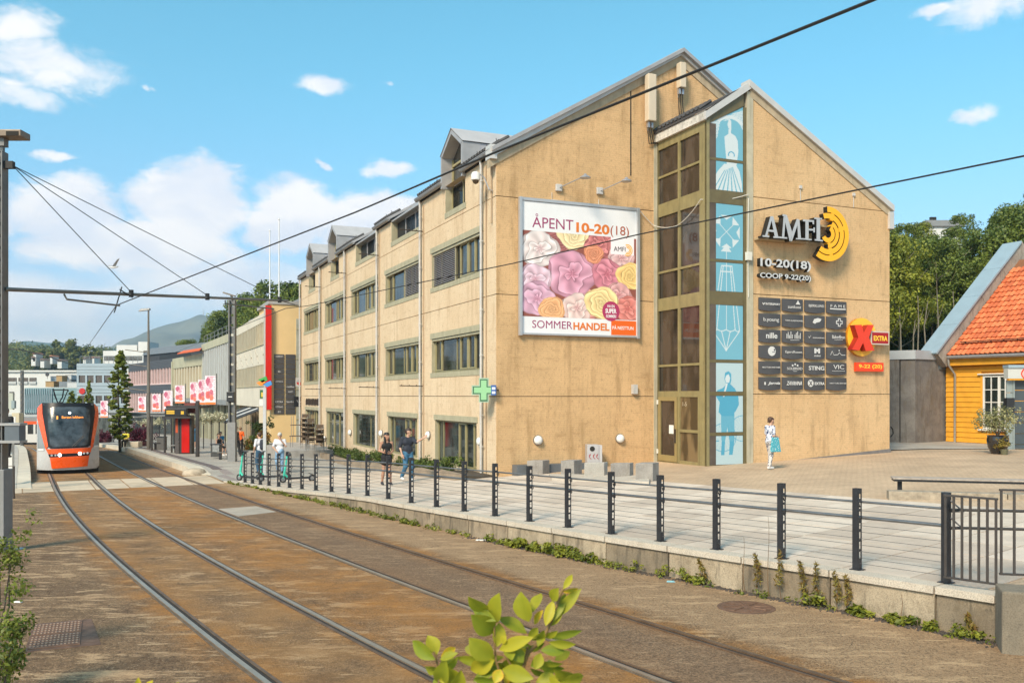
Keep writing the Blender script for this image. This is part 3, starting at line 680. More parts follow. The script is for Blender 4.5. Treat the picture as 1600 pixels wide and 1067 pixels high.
 # SHOPPING BUILDING
U=Vector((-.3997,.9166));Vd=Vector((.9166,.3997));C0=Vector((-.54,30.3));P0=C0+Vd*6.41;Q0=P0-U*3.07
FF=Fr(C0,U,-Vd)
GG=Fr(C0,Vd,-U)
SS=Fr(P0,-U,-Vd)
BB=Fr(Q0,Vd,-U)
def render_mat(name,a,b_,c_,fr,brick=0.,mult=1.):
 """painted, rain-streaked masonry"""
 m=bpy.data.materials.new(name);m.use_nodes=True;t=m.node_tree;L=t.links.new;b=t.nodes['Principled BSDF'];pos=t.nodes.new('ShaderNodeNewGeometry').outputs['Position']
 dt=t.nodes.new('ShaderNodeVectorMath');dt.operation='DOT_PRODUCT';L(pos,dt.inputs[0]);dt.inputs[1].default_value=(fr.t.x,fr.t.y,0)
 se=t.nodes.new('ShaderNodeSeparateXYZ');L(pos,se.inputs[0]);cb=t.nodes.new('ShaderNodeCombineXYZ');L(dt.outputs['Value'],cb.inputs[0]);L(se.outputs[2],cb.inputs[1]);P=cb.outputs[0]
 def noise(s,d=5,r=.65,v=(1,1,1)):
  q=t.nodes.new('ShaderNodeVectorMath');q.operation='MULTIPLY';L(P,q.inputs[0]);q.inputs[1].default_value=v
  n=t.nodes.new('ShaderNodeTexNoise');n.inputs['Scale'].default_value=s;n.inputs['Detail'].default_value=d;n.inputs['Roughness'].default_value=r;L(q.outputs[0],n.inputs['Vector']);return n.outputs['Fac']
 def rng(v,a_,b__,c,d):
  n=t.nodes.new('ShaderNodeMapRange');n.interpolation_type='SMOOTHSTEP';L(v,n.inputs[0])
  for i,q in enumerate((a_,b__,c,d)):n.inputs[i+1].default_value=q
  return n.outputs[0]
 def mix(f,x,y):
  n=t.nodes.new('ShaderNodeMix');n.data_type='RGBA';L(f,n.inputs[0])
  for i,v in ((6,x),(7,y)):
   if isinstance(v,tuple):n.inputs[i].default_value=(*v,1)
   else :L(v,n.inputs[i])
  return n.outputs[2]
 c=mix(rng(noise(.45,4),.35,.65,0,1),a,b_)
 c=mix(rng(noise(1.3,6,.7,(1.9,.28,1)),.48,.70,0,.62),c,c_)
 c=mix(rng(noise(2.6,7,.72,(.45,1.5,1)),.52,.74,0,.6),c,c_)
 c=mix(rng(noise(12.0,6,.8,(1,.5,1)),.52,.70,0,.6),c,tuple(q*.62 for q in c_))
 c=mix(rng(noise(5.0,4,.7,(.5,1.2,1)),.60,.72,0,.35),c,tuple(min(q*1.2,.9) for q in a))
 br=t.nodes.new('ShaderNodeTexBrick');L(P,br.inputs[0]);br.inputs['Scale'].default_value=1;br.inputs['Brick Width'].default_value=.235;br.inputs['Row Height'].default_value=.078;br.inputs['Mortar Size'].default_value=.009;br.inputs['Mortar Smooth'].default_value=.6
 if brick:c=mix(rng(br.outputs['Fac'],0,1,0,brick),c,tuple(q*.66 for q in c_))
 fz=noise(38,4,.75,(1,.8,1));c=mix(rng(fz,.52,.66,0,.42),c,tuple(q*.55 for q in c_))
 L(c,b.inputs['Base Color']);b.inputs['Roughness'].default_value=.85;b.inputs['Specular IOR Level'].default_value=.25
 bp=t.nodes.new('ShaderNodeBump');bp.inputs['Strength'].default_value=.55;bp.inputs['Distance'].default_value=.008
 if brick:
  s1=t.nodes.new('ShaderNodeMath');s1.operation='MULTIPLY_ADD';L(br.outputs['Fac'],s1.inputs[0]);s1.inputs[1].default_value=-.7;L(fz,s1.inputs[2]);L(s1.outputs[0],bp.inputs['Height'])
 else :L(fz,bp.inputs['Height'])
 L(bp.outputs[0],b.inputs['Normal']);MATS[name]=m;return m
m_fac=render_mat('facade_cream',(.70,.54,.365),(.65,.485,.315),(.45,.305,.185),FF,.10)
m_gab=render_mat('gable_ochre',(.665,.425,.22),(.56,.36,.185),(.33,.20,.09),GG,.15)
m_gab2=render_mat('gable_ochre_right',(.69,.46,.25),(.63,.405,.21),(.38,.245,.125),BB,.15)
m_trim=M('sage_trim',(.37,.335,.225),.75,var=.12,vs=3,streak=.2)
m_olive=M('olive_frame',(.135,.105,.045),.42,var=.12,vs=4,spec=.5,streak=.2)
m_frame=M('window_frame_olive',(.26,.225,.115),.45,var=.10,vs=5)
m_roofm=M('roof_sheet_grey',(.36,.345,.345),.5,.2,var=.12,vs=2)
m_tile=M('dark_roof_tile',(.06,.055,.055),.7,var=.2,vs=5)
m_pipe=M('pipe_white',(.50,.475,.45),.45,var=.12,vs=6,streak=.15)
m_black=M('joint_black',(.02,.018,.015),.9,var=0)
m_metal=M('bracket_dark',(.06,.045,.035),.6,.5,var=.2,vs=9)
def glass_mat(name,col,rough=.04,spec=1.0,lines=0.):
 m=bpy.data.materials.new(name);m.use_nodes=True;t=m.node_tree;b=t.nodes['Principled BSDF'];L=t.links.new
 b.inputs['Roughness'].default_value=rough;b.inputs['IOR'].default_value=1.6;b.inputs['Specular IOR Level'].default_value=spec
 g=t.nodes.new('ShaderNodeNewGeometry');q=t.nodes.new('ShaderNodeVectorMath');q.operation='MULTIPLY';L(g.outputs['Position'],q.inputs[0]);q.inputs[1].default_value=(1.2,1.2,.45)
 n=t.nodes.new('ShaderNodeTexNoise');n.inputs['Scale'].default_value=1.7;n.inputs['Detail'].default_value=3;L(q.outputs[0],n.inputs['Vector'])
 r=t.nodes.new('ShaderNodeValToRGB');L(n.outputs['Fac'],r.inputs[0]);r.color_ramp.elements[0].position=.42;r.color_ramp.elements[0].color=(*[c*.35 for c in col],1);r.color_ramp.elements[1].position=.6;r.color_ramp.elements[1].color=(*col,1);L(r.outputs[0],b.inputs['Base Color'])
 MATS[name]=m;return m
m_glass=glass_mat('window_glass',(.055,.055,.05),.05,.45);m_glassb=glass_mat('shop_glass',(.05,.065,.06),.05,.5);m_glasst=glass_mat('tower_glass',(.060,.045,.036),.06,.6)
bld=thing('shopping_building','large cream and ochre masonry building with gables and a long street front','building',(C0.x,C0.y,.3))
J0,J1,J2,J3,ZT=-1.6,2.96,6.44,9.78,11.22
BW=7.05;A0=1.15;FL=36.45
bays=[(-.0,A0+.0)];xs=[0.0,A0]+[A0+BW*k for k in range(1,6)]
def glazing(parent,fr,a,b,c,e,cols,dg=-.13,glass=None,frame=None,name='window',fw=.07,rails=()):
 """frame with uprights; cols = list of (x0 fraction, x1 fraction, sash?)"""
 glass=glass or m_glass;frame=frame or m_frame
 f=MB();f.fbox(fr,a,a+fw,c,e,dg-.05,dg+.04);f.fbox(fr,b-fw,b,c,e,dg-.05,dg+.04);f.fbox(fr,a+fw,b-fw,e-fw,e,dg-.05,dg+.04);f.fbox(fr,a+fw,b-fw,c,c+fw,dg-.05,dg+.045)
 wo=f.build(name,frame,parent)
 ia,ib=a+fw,b-fw
 for i,(p,q,sash) in enumerate(cols):
  x0=ia+(ib-ia)*p;x1=ia+(ib-ia)*q
  if q<.999:
   m=MB();m.fbox(fr,x1-.03,x1+.03,c+fw,e-fw,dg-.05,dg+.03);m.build('mullion',frame,wo)
   x1-=.03
  if p>.001:x0+=.03
  y0,y1=c+fw,e-fw
  if sash:
   m=MB();s=.055;g=.006
   m.fbox(fr,x0+g,x0+s,y0+g,y1-g,dg-.02,dg+.06);m.fbox(fr,x1-s,x1-g,y0+g,y1-g,dg-.02,dg+.06);m.fbox(fr,x0+s,x1-s,y1-s,y1-g,dg-.02,dg+.06);m.fbox(fr,x0+s,x1-s,y0+g,y0+s,dg-.02,dg+.06)
   m.build('sash',m_sash,wo);x0+=s;x1-=s;y0+=s;y1-=s
  zsp=[y0]+[y0+(y1-y0)*r for r in rails]+[y1]
  for z0_,z1_ in zip(zsp[:-1],zsp[1:]):
   if z1_<y1-.001:
    m=MB();m.fbox(fr,x0,x1,z1_-.025,z1_+.025,dg-.03,dg+.03);m.build('transom',frame,wo)
   m=MB();m.fbox(fr,x0,x1,z0_,z1_,dg-.012,dg);m.build('pane',glass,wo)
 return wo
m_sash=M('sash_olive',(.33,.285,.15),.45,var=.08,vs=5)
backing=MB()
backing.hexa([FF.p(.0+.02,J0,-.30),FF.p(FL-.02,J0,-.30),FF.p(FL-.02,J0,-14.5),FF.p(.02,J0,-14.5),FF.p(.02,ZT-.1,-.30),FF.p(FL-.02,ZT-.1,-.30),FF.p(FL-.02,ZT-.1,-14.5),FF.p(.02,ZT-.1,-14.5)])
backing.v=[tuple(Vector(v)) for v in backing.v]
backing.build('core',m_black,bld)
wcol=[(0,.16,1),(.16,.47,0),(.47,.63,1),(.63,.79,1),(.79,1,0)]
def lintel(a,b,z0,z1,d=.025,nm='lintel'):
 m=MB();m.fbox(FF,a,b,z0,z1,-.2,d);m.build(nm,m_trim,bld)
strips=[(0.0,A0)]+[(A0+BW*k,A0+BW*(k+1)) for k in range(5)]
for k,(a,b) in enumerate(strips):
 b=min(b,FL)
 for li,(z0,z1) in enumerate(((J0,J1),(J1,J2),(J2,J3),(J3,ZT))):
  holes=[];o=a-A0
  if k>0:
   if li==0:holes=[(o+A0+.68,o+A0+5.32,.28-(.35 if k==4 else 0),2.01)]
   elif li==1:holes=[(o+A0+.12,o+A0+5.75,3.72+.19,5.30)]
   elif li==2:holes=[(o+A0+.12,o+A0+5.75,7.39,8.80)]
   else :
    if k in (1,4,5):holes=[(o+A0+1.85,o+A0+4.05,10.15,ZT)]
    else :holes=[(o+A0+.32,o+A0+4.72,10.22,ZT)]
  mb=MB();wall_panel(mb,FF,a,b,z0,z1,holes,back=-.28,reveal=-.28 if li<3 else -.75,mr=1)
  mb.build('wall_panel',[m_fac,m_trim],bld)
  if k==0:continue
  h=holes[0];dg=-.18
  if li==0:
   lintel(h[0]-.12,h[1]+.12,h[3],h[3]+.21)
   if k==4:
    w=glazing(bld,FF,h[0],h[1],h[2],h[3],[(0,.33,0),(.33,.66,1),(.66,1,1)],dg,m_glassb,m_frame,'shop_door',rails=(.72,))
   elif k==3:glazing(bld,FF,h[0],h[1],h[2],h[3],[(0,.3,0),(.3,1,0)],dg,m_glassb,m_frame,'shop_window')
   else :glazing(bld,FF,h[0],h[1],h[2],h[3],[(0,.13,1),(.13,.30,0),(.30,.48,1),(.48,.88,0),(.88,1,0)],dg,m_glassb,m_frame,'shop_window')
  elif li in (1,2):
   lintel(h[0]-.12,h[1]+.14,h[3],h[3]+.22);lintel(h[0]-.12,h[1]+.14,h[2]-.19,h[2],.02,'sill_band')
   w=glazing(bld,FF,h[0],h[1],h[2],h[3],[(0,.17,0),(.17,.31,1),(.31,.47,1),(.47,.54,0),(.54,.85,0),(.85,1,1)],dg,m_glass)
   bl=MB();bz=h[3]-.03;m=MB();m.fbox(FF,h[0]+.02,h[1]-.02,h[3]-.10,h[3]-.01,-.12,-.02);m.build('blind_box',m_trim,bld)
   if li==2 and k in (1,2):
    x0,x1=(h[0]+2.95,h[1]-.05) if k==1 else (h[0]+.05,h[0]+2.6)
    root_b=None;zz=h[3]-.12;n_=0
    m=MB();m.fbox(FF,x0,x0+.03,h[2]+.03,zz,-.10,-.05);m.build('blind_guide',m_trim,w)
    m=MB();m.fbox(FF,x1-.03,x1,h[2]+.03,zz,-.10,-.05);m.build('blind_guide',m_trim,w)
    sl=MB();z=zz
    while z>h[2]+.08:
     p0=(-.105,z-.012);p1=(-.05,z-.058)
     sl.hexa([FF.p(x0+.03,p1[1],p1[0]),FF.p(x1-.03,p1[1],p1[0]),FF.p(x1-.03,p0[1],p0[0]),FF.p(x0+.03,p0[1],p0[0]),FF.p(x0+.03,p1[1]+.004,p1[0]),FF.p(x1-.03,p1[1]+.004,p1[0]),FF.p(x1-.03,p0[1]+.004,p0[0]),FF.p(x0+.03,p0[1]+.004,p0[0])]);z-=.072
    so=sl.build('blind_slats',M('blind_slat',(.42,.39,.40),.4,.3,var=.05),w);so['kind']='stuff'
  else :
   lintel(h[0]-.12,h[1]+.05,h[2]-.22,h[2],.02,'stained_sill');
   if k in (2,3):
    m=MB();m.fbox(FF,h[0]+.0,h[1],ZT-.05,ZT+.02,-.75,-.0);m.build('window_head',m_roofm,bld)
    glazing(bld,FF,h[0],h[1]-1.4,h[2],ZT-.06,[(0,.5,0),(.5,1,0)],-.30,glass_mat('blue_grey_glass%d'%k,(.10,.13,.17),.3,.4),m_roofm,'attic_window',.06)
    m=MB();m.fbox(FF,h[1]-1.4,h[1],h[2],ZT-.06,-.6,-.35);m.build('attic_cheek',m_trim,bld)
    for j in range(3):
     s0=h[0]+(h[1]-h[0])*j/3+.03;s1=h[0]+(h[1]-h[0])*(j+1)/3-.03
     m=MB();m.hexa([FF.p(s0,ZT+.04,-.03),FF.p(s1,ZT+.04,-.03),FF.p(s1,ZT+.04,-.06),FF.p(s0,ZT+.04,-.06),FF.p(s0,ZT+.80,-1.05),FF.p(s1,ZT+.80,-1.05),FF.p(s1,ZT+.80,-1.09),FF.p(s0,ZT+.80,-1.09)]);m.build('roof_glass_panel',m_roofm,bld)
   else :
    glazing(bld,FF,h[0],h[1],h[2],ZT+.1,[(0,.42,0),(.42,1,0)],-.30,m_glass,m_sash,'dormer_window',.07)
for k in range(1,6):
 a,b=strips[k];o=a-A0
 h=(o+A0+1.85,o+A0+4.05) if k in (1,4,5) else (o+A0+.32,o+A0+4.72)
 segs=([(a-(.95 if k==1 else 0),h[0])] if h[0]-a>.6 else [])+[(h[1],min(a+BW+(.3 if k<5 else 0),FL))]
 if k==1:segs[0]=(-.05,h[0])
 for s0,s1 in segs:
  m=MB();N=8;b0=len(m.v)
  for s in (s0,s1):
   for i in range(N+1):
    an=math.pi*i/N;m.v.append(FF.p(s,ZT+.10-.10*math.sin(an),.16-.10*math.cos(an)))
  for i in range(N):m.f.append((b0+i,b0+i+1,b0+N+2+i,b0+N+1+i));m.m.append(0)
  for q in (0,1):
   m.f.append(tuple(b0+q*(N+1)+i for i in range(N+1)));m.m.append(0)
  m.fbox(FF,s0,s1,ZT+.10,ZT+.13,.24,.27);m.build('gutter',M('gutter_grey',(.30,.28,.27),.45,.3,var=.15,vs=5),bld)
  m=MB();m.fbox(FF,s0,s1,ZT-.02,ZT+.09,-.1,.05);m.build('eaves_board',m_black,bld)
 x=a-(.0 if k>1 else .0)
for i,k in enumerate(range(6)):
 s=A0+BW*k if k<5 else FL-.1
 m=MB();m.tube([FF.p(s,ZT+.02,.13),FF.p(s,ZT-.18,.10),FF.p(s,5.0,.10),FF.p(s,-1.3,.10)],.048,10);po=m.build('downpipe',m_pipe,bld,smooth=True)
 for z in (ZT-.7,8.4,6.0,4.4,2.3,1.2):
  c=MB();c.tube([FF.p(s,z-.03,.10),FF.p(s,z+.03,.10)],.058,10);c.fbox(FF,s-.16,s-.05,z-.012,z+.012,.06,.09);c.build('pipe_clip',m_pipe,po)
 m=MB();m.tube([FF.p(s-.28,ZT-.2,.03),FF.p(s-.28,-1.3,.03)],.022,6);m.build('thin_conduit',M('conduit_tan',(.42,.30,.19),.7,var=.1),bld)
for k in (1,2,3,4):
 s=A0+BW*k
 for z in (J3+.12,J1+.42):
  m=MB();m.tube([FF.p(s-.22,z,.0),FF.p(s-.22,z+.02,1.05)],.022,6);m.fbox(FF,s-.26,s-.18,z-.12,z+.12,-.0,.03)
  for d in (.3,.62,.95):m.fbox(FF,s-.235,s-.205,z+.015,z+.06,d,d+.03)
  m.build('flag_bracket',m_metal,bld)
m=MB();m.tube([FF.p(.32,ZT+.1,.05),FF.p(.32,8.9,.05)],.03,6);m.build('thin_conduit',MATS['conduit_tan'],bld)
def dormer(sc_):
 a,b=sc_-1.22,sc_+1.22;zs,za,zb=12.37,13.13,ZT-.12;m=MB();fm=m_roofm
 for (s0,s1) in ((a,a+.14),(b-.14,b)):m.fbox(FF,s0,s1,zb,zs,-.55,.16)
 for sgn,s in ((1,a),(-1,b)):
  P=[(s,zs),(sc_,za),(sc_,za-.17),(s+sgn*.14,zs-.08)]
  m.fpoly(FF,P,-.55,.16)
 m.build('dormer_frame',fm,bld)
 r=MB();z_at=lambda d:ZT+.05-d*.6
 back=-(za-ZT)/.6-.1;backs=-(zs-ZT)/.6-.1
 r.face([FF.p(a-.05,zs+.02,.18),FF.p(sc_,za+.06,.18),FF.p(sc_,za+.06,back),FF.p(a-.05,zs+.02,backs)])
 r.face([FF.p(b+.05,zs+.02,.18),FF.p(sc_,za+.06,.18),FF.p(sc_,za+.06,back),FF.p(b+.05,zs+.02,backs)])
 r.build('dormer_roof',M('dormer_roof_sheet',(.46,.43,.42),.5,.1,var=.08,vs=2),bld)
 c=MB()
 for s in (a+.01,b-.01):c.face([FF.p(s,ZT,.1),FF.p(s,zs,.1),FF.p(s,zs,backs),FF.p(s,ZT,-.1)])
 c.build('dormer_cheek',M('dormer_cheek_grey',(.36,.35,.37),.5,.1,var=.06),bld)
 g=MB();dg=-.32;g.fpoly(FF,[(a+.14,ZT),(b-.14,ZT),(b-.14,zs-.08),(sc_,za-.17),(a+.14,zs-.08)],dg-.01,dg);w=g.build('dormer_glass',m_glass,bld)
 f=MB()
 for s in (sc_-.18,):f.fbox(FF,s-.05,s+.05,ZT-.1,za-.35,dg,dg+.07)
 for z in (ZT+.12,ZT+.78):f.fbox(FF,a+.15,sc_-.23,z-.04,z+.04,dg,dg+.06);f.fbox(FF,sc_-.13,b-.15,z-.04,z+.04,dg,dg+.06)
 f.fbox(FF,a+.14,a+.2,ZT-.1,zs-.12,dg,dg+.06);f.fbox(FF,b-.2,b-.14,ZT-.1,zs-.12,dg,dg+.06)
 f.build('dormer_mullion',m_sash,bld)
for k in (1,4,5):dormer(A0+BW*(k-1)+2.95)
PK=7.42;ZPK=15.84;ZEV=11.36
m=MB();rise=(ZPK-ZEV)/PK
RZ=lambda d:ZEV+(.22-d)*(ZPK-ZEV)/(PK+.22)
def rslab(m,t0,t1,d0,d1):m.hexa([FF.p(t0,RZ(d0)-.12,d0),FF.p(t1,RZ(d0)-.12,d0),FF.p(t1,RZ(d1)-.12,d1),FF.p(t0,RZ(d1)-.12,d1),FF.p(t0,RZ(d0)+.02,d0),FF.p(t1,RZ(d0)+.02,d0),FF.p(t1,RZ(d1)+.02,d1),FF.p(t0,RZ(d1)+.02,d1)])
rslab(m,-.28,FL+.2,-1.0,-PK)
xs_=[-.28]
for k in range(1,6):o=BW*(k-1);xs_+=[o+A0+(1.75 if k in (1,4,5) else .32),o+A0+(4.15 if k in (1,4,5) else 4.72)]
xs_.append(FL+.2)
for i in range(0,len(xs_),2):rslab(m,xs_[i],xs_[i+1],.22,-1.0)
m.hexa([FF.p(-.28,ZEV-.12,-2*PK),FF.p(FL+.2,ZEV-.12,-2*PK),FF.p(FL+.2,ZPK-.1,-PK-.01),FF.p(-.28,ZPK-.1,-PK-.01),FF.p(-.28,ZEV+.02,-2*PK),FF.p(FL+.2,ZEV+.02,-2*PK),FF.p(FL+.2,ZPK+.04,-PK-.01),FF.p(-.28,ZPK+.04,-PK-.01)])
m.build('roof',m_roofm,bld)
for k in range(1,6):
 a=A0+BW*(k-1);s0,s1=(a+4.2,a+BW) if k in (1,4,5) else (a+4.8,a+BW)
 segs=[(s0,s1)]+([(a-(1.2 if k==1 else 0),a+1.7)] if k in (1,4,5) else [])
 for q0,q1 in segs:
  m=MB();n=int((q1-q0)/.26);
  for i in range(n):
   x=q0+(i+.5)*(q1-q0)/n;m.tube([FF.p(x,ZEV+.06,.24),FF.p(x,ZEV+.5,-.5)],.075,6)
  o=m.build('eaves_tiles',m_tile,bld);o['kind']='stuff'
  m=MB()
  for i in range(max(2,int((q1-q0)/.9))):
   x=q0+.3+i*.9;m.tube([FF.p(x,ZEV+.22,-.15),FF.p(x,ZEV+.45,-.1)],.012,5);
  m.tube([FF.p(q0+.1,ZEV+.36,-.12),FF.p(q1-.1,ZEV+.36,-.12)],.012,5);m.build('snow_guard',m_metal,bld)
  # ------------------------------------------------------------------ main gable
roofz=lambda t:ZPK-.20-rise*abs(t-PK)
for z0,z1 in ((J0,J1),(J1,J2),(J2,J3)):
 m=MB();wall_panel(m,GG,0,6.50,z0,z1,back=-.3);m.build('gable_panel',m_gab,bld)
m=MB();g=.012
m.fpoly(GG,[(0+g,J3+g),(6.5,J3+g),(6.5,roofz(6.5)),(0+g,roofz(0))],-.3,0);m.build('gable_panel',m_gab,bld)
m=MB();m.fpoly(GG,[(6.5+g,11.0),(11.0,11.0),(11.0,roofz(11.0)),(PK,roofz(PK)),(6.5+g,roofz(6.5+g))],-.3,0);m.build('gable_panel',m_gab,bld)
for sgn,t0,t1 in ((-1,-.25,PK),(1,PK,12.0)):
 def ln(o):return [(t0,ZPK-rise*abs(t0-PK)+o[0]),(t1,ZPK-rise*abs(t1-PK)+o[0]),(t1,ZPK-rise*abs(t1-PK)+o[1]),(t0,ZPK-rise*abs(t0-PK)+o[1])]
 m=MB();m.fpoly(GG,ln((-.50,-.20)),-.2,.035);m.build('verge_band',M('verge_tan',(.42,.33,.22),.8,var=.15,vs=2,streak=.3),bld)
 m=MB();m.fpoly(GG,ln((-.198,.06)),-.3,.13);m.build('verge_capping',M('capping_grey',(.56,.53,.50),.45,.2,var=.08,vs=2),bld)
m=MB();m.fbox(GG,-.27,-.02,ZEV-.36,ZEV+.12,-.3,.14);m.build('verge_end',MATS['capping_grey'],bld)
m=MB();m.fbox(GG,5.28,5.32,J3+1.2,roofz(5.3)-.3,0,.012);m.build('gable_joint',m_black,bld)
# ------------------------------------------------------------------ stair tower
zr=lambda py:CZ+(HZ-py)/46.28
TZ=[zr(727),zr(681),zr(676),zr(618),zr(612),zr(566),zr(561.5),zr(475),zr(454),zr(408),zr(403.5),zr(315.7),zr(295),zr(249),zr(245)]
ZS=12.60
FT0,FT1=.10,1.545
m=MB();m.fbox(BB,-.0,FT0,.2,12.2,-.1,.0);m.build('tower_post',m_olive,bld)
m=MB();m.fbox(BB,FT1,1.66,.2,12.9,-.1,.0);m.build('tower_post',m_olive,bld)
m=MB();m.fbox(BB,1.66,1.925,.35,13.46,-.2,.026);m.build('tower_pilaster',M('pilaster_stone',(.45,.40,.29),.8,var=.14,vs=2,streak=.35),bld)
bandz=[(.25,TZ[0]),(TZ[1],TZ[2]),(TZ[3],TZ[4]),(TZ[5],TZ[6]),(TZ[7],TZ[8]),(TZ[9],TZ[10]),(TZ[11],TZ[12]),(TZ[13],TZ[14])]
for a,b in bandz:
 m=MB();m.fbox(BB,FT0,FT1,a,b,-.1,-.012);m.build('tower_transom',m_olive,bld)
sl=(13.55-12.35)/1.66
top_at=lambda t:12.35+sl*t
zg0,zg1=zr(194),CZ+(HZ-166.5)/F*30.68
m=MB();m.fpoly(BB,[(FT0-.1,zg0-.03),(FT1,zg1),(FT1,top_at(1.5)),(0,top_at(0))],-.1,-.004);m.build('tower_header',m_olive,bld)
panes=[(TZ[0],TZ[1]),(TZ[2],TZ[3]),(TZ[4],TZ[5]),(TZ[6],TZ[7]),(TZ[8],TZ[9]),(TZ[10],TZ[11]),(TZ[12],TZ[13])]
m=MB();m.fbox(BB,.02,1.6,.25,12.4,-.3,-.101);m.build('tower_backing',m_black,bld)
m=MB();m.fpoly(BB,[(-.10,top_at(-.1)),(1.80,ZPK-2.28),(1.80,ZPK-2.02),(-.10,top_at(-.1)+.24)],-.3,.10);m.build('tower_capping',MATS['capping_grey'],bld)
m=MB();m.fbox(SS,-.05,3.07,ZS-.32,ZS-.02,-.1,.10);m.build('tower_eaves_board',M('peeling_white',(.58,.54,.48),.7,var=.2,vs=6,speck=.5,bs=14,streak=.3),bld)
m=MB();m.hexa([SS.p(-.1,ZS-.02,.14),SS.p(3.1,ZS-.02,.14),SS.p(3.1,ZS+.98,-1.6),SS.p(-.1,ZS+.98,-1.6),SS.p(-.1,ZS+.06,.14),SS.p(3.1,ZS+.06,.14),SS.p(3.1,ZS+1.06,-1.6),SS.p(-.1,ZS+1.06,-1.6)]);m.build('tower_roof',m_tile,bld)
m=MB();
for i in range(12):m.tube([SS.p(.1+i*.25,ZS+.09,.16),SS.p(.1+i*.25,ZS+.42,-.32)],.07,6)
m.build('tower_roof_tiles',m_tile,bld)['kind']='stuff'
s0,s1=.10,2.66
m=MB();m.fbox(SS,0,s0,.3,ZS-.32,-.1,-.01);m.build('tower_post',m_olive,bld)
m=MB();m.fbox(SS,s1,3.07,.3,ZS-.1,-.12,.0);m.build('tower_corner_post',M('corner_post_olive',(.25,.205,.095),.45,var=.15,vs=3,streak=.25),bld)
m=MB();m.fbox(SS,s0,s1,ZS-.62,ZS-.32,-.1,-.006);m.build('tower_header',MATS['corner_post_olive'],bld)
mid=1.42
m=MB();m.fbox(SS,mid-.06,mid+.06,.3,ZS-.62,-.09,.0);m.build('tower_mullion',MATS['corner_post_olive'],bld)
rows=[(TZ[12]+.02,(TZ[12]+ZS-.62)/2-.04),((TZ[12]+ZS-.62)/2+.04,ZS-.62),(TZ[9]-.0,TZ[11]),(TZ[8],TZ[9]-.08),(TZ[5],TZ[7]),(TZ[4]+.03,TZ[5]-.08)]
brk=sorted([TZ[4]+.03,TZ[5]-.08,TZ[5],TZ[7],TZ[8],TZ[9]-.08,TZ[9],TZ[11],TZ[12]+.02,(TZ[12]+ZS-.62)/2-.04,(TZ[12]+ZS-.62)/2+.04])
for a,b in ((TZ[5]-.08,TZ[5]),(TZ[7],TZ[8]),(TZ[9]-.08,TZ[9]),(TZ[11],TZ[12]+.02),((TZ[12]+ZS-.62)/2-.04,(TZ[12]+ZS-.62)/2+.04),(TZ[3]-.05,TZ[4]+.03)):
 for x0,x1 in ((s0,mid-.06),(mid+.06,s1)):
  m=MB();m.fbox(SS,x0,x1,a,b,-.09,-.01);m.build('tower_transom',MATS['corner_post_olive'],bld)
for a,b in rows:
 for x0,x1 in ((s0,mid-.06),(mid+.06,s1)):
  m=MB();m.fbox(SS,x0,x1,a,b,-.075,-.065);m.build('tower_pane',m_glasst,bld)
m=MB();m.fbox(SS,1.95,s1-.01,TZ[12]+.05,TZ[12]+1.0,-.095,-.078);m.build('pale_panel',M('pale_panel',(.55,.47,.34),.8,var=.08),bld)
dz0,dz1=.62,TZ[3]-.05;fm=M('door_frame_gold',(.30,.23,.10),.4,.1,var=.08,vs=3)
f=MB();f.fbox(SS,.14,.28,dz0,dz1,-.06,.03);f.fbox(SS,1.20,1.34,dz0,dz1,-.06,.03);f.fbox(SS,.28,1.20,dz1-.14,dz1,-.06,.03);f.fbox(SS,.28,1.20,dz0,dz0+.22,-.06,.03);dr=f.build('door',fm,bld)
m=MB();m.fbox(SS,.28,1.2,dz0+.22,dz1-.14,-.03,-.02);m.build('door_pane',m_glasst,dr)
m=MB();m.fbox(SS,.80,1.08,1.62,1.93,-.018,-.01);m.build('paper_notice',M('paper',(.75,.73,.68),.8,var=.03),dr)
for z in (.95,2.75):
 m=MB();m.fbox(SS,.08,.15,z-.08,z+.08,.03,.06);m.build('hinge',M('hinge_white',(.7,.68,.62),.5,var=0),dr)
m=MB();m.fbox(SS,1.25,1.29,1.3,1.8,.03,.07);m.build('door_lock',m_metal,dr)
f=MB();f.fbox(SS,s1-.08,s1,dz0-.1,dz1,-.08,.01);f.fbox(SS,mid+.06,s1-.08,1.70,1.80,-.08,.01);f.fbox(SS,mid+.06,s1-.08,dz0-.1,dz0+.08,-.08,.01);f.fbox(SS,s0,mid+.06,dz0-.25,dz0-.01,-.08,.0)
f.build('side_light_frame',MATS['corner_post_olive'],bld)
for a,b in ((1.80,dz1),(dz0+.08,1.70)):
 m=MB();m.fbox(SS,mid+.06,s1-.08,a,b,-.05,-.04);m.build('side_light_pane',glass_mat('warm_glass',(.19,.13,.065),.25,.3) if 'warm_glass' not in MATS else MATS['warm_glass'],bld)
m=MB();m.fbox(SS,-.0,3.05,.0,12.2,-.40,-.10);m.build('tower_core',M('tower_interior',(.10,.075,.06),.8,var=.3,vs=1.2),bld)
text('1-5',SS,1.62,1.86,2.62,2.76,-.035,.004,M('number_gold',(.5,.42,.3),.6,var=0),bld,'door_number')
m=MB();m.fbox(GG,6.28,6.44,.2,12.25,-.1,.03);m.build('corner_strip',MATS['pilaster_stone'],bld)
R0,R1=1.93,8.27;rz=lambda t:13.62-.562*(t-1.76)
j1,j2,j3=3.04,6.50,9.86
for z0,z1 in ((.95,j1),(j1,j2),(j2,j3)):
 m=MB();wall_panel(m,BB,R0,R1,z0,z1,back=-.3);m.build('gable_panel',m_gab2,bld)
m=MB();m.fpoly(BB,[(R0+g,j3+g),(R1-g,j3+g),(R1-g,rz(R1)-.04),(R0+g,rz(R0)-.04)],-.3,0);m.build('gable_panel',m_gab2,bld)
pl=MB();tq=[R0,4,6,R1]
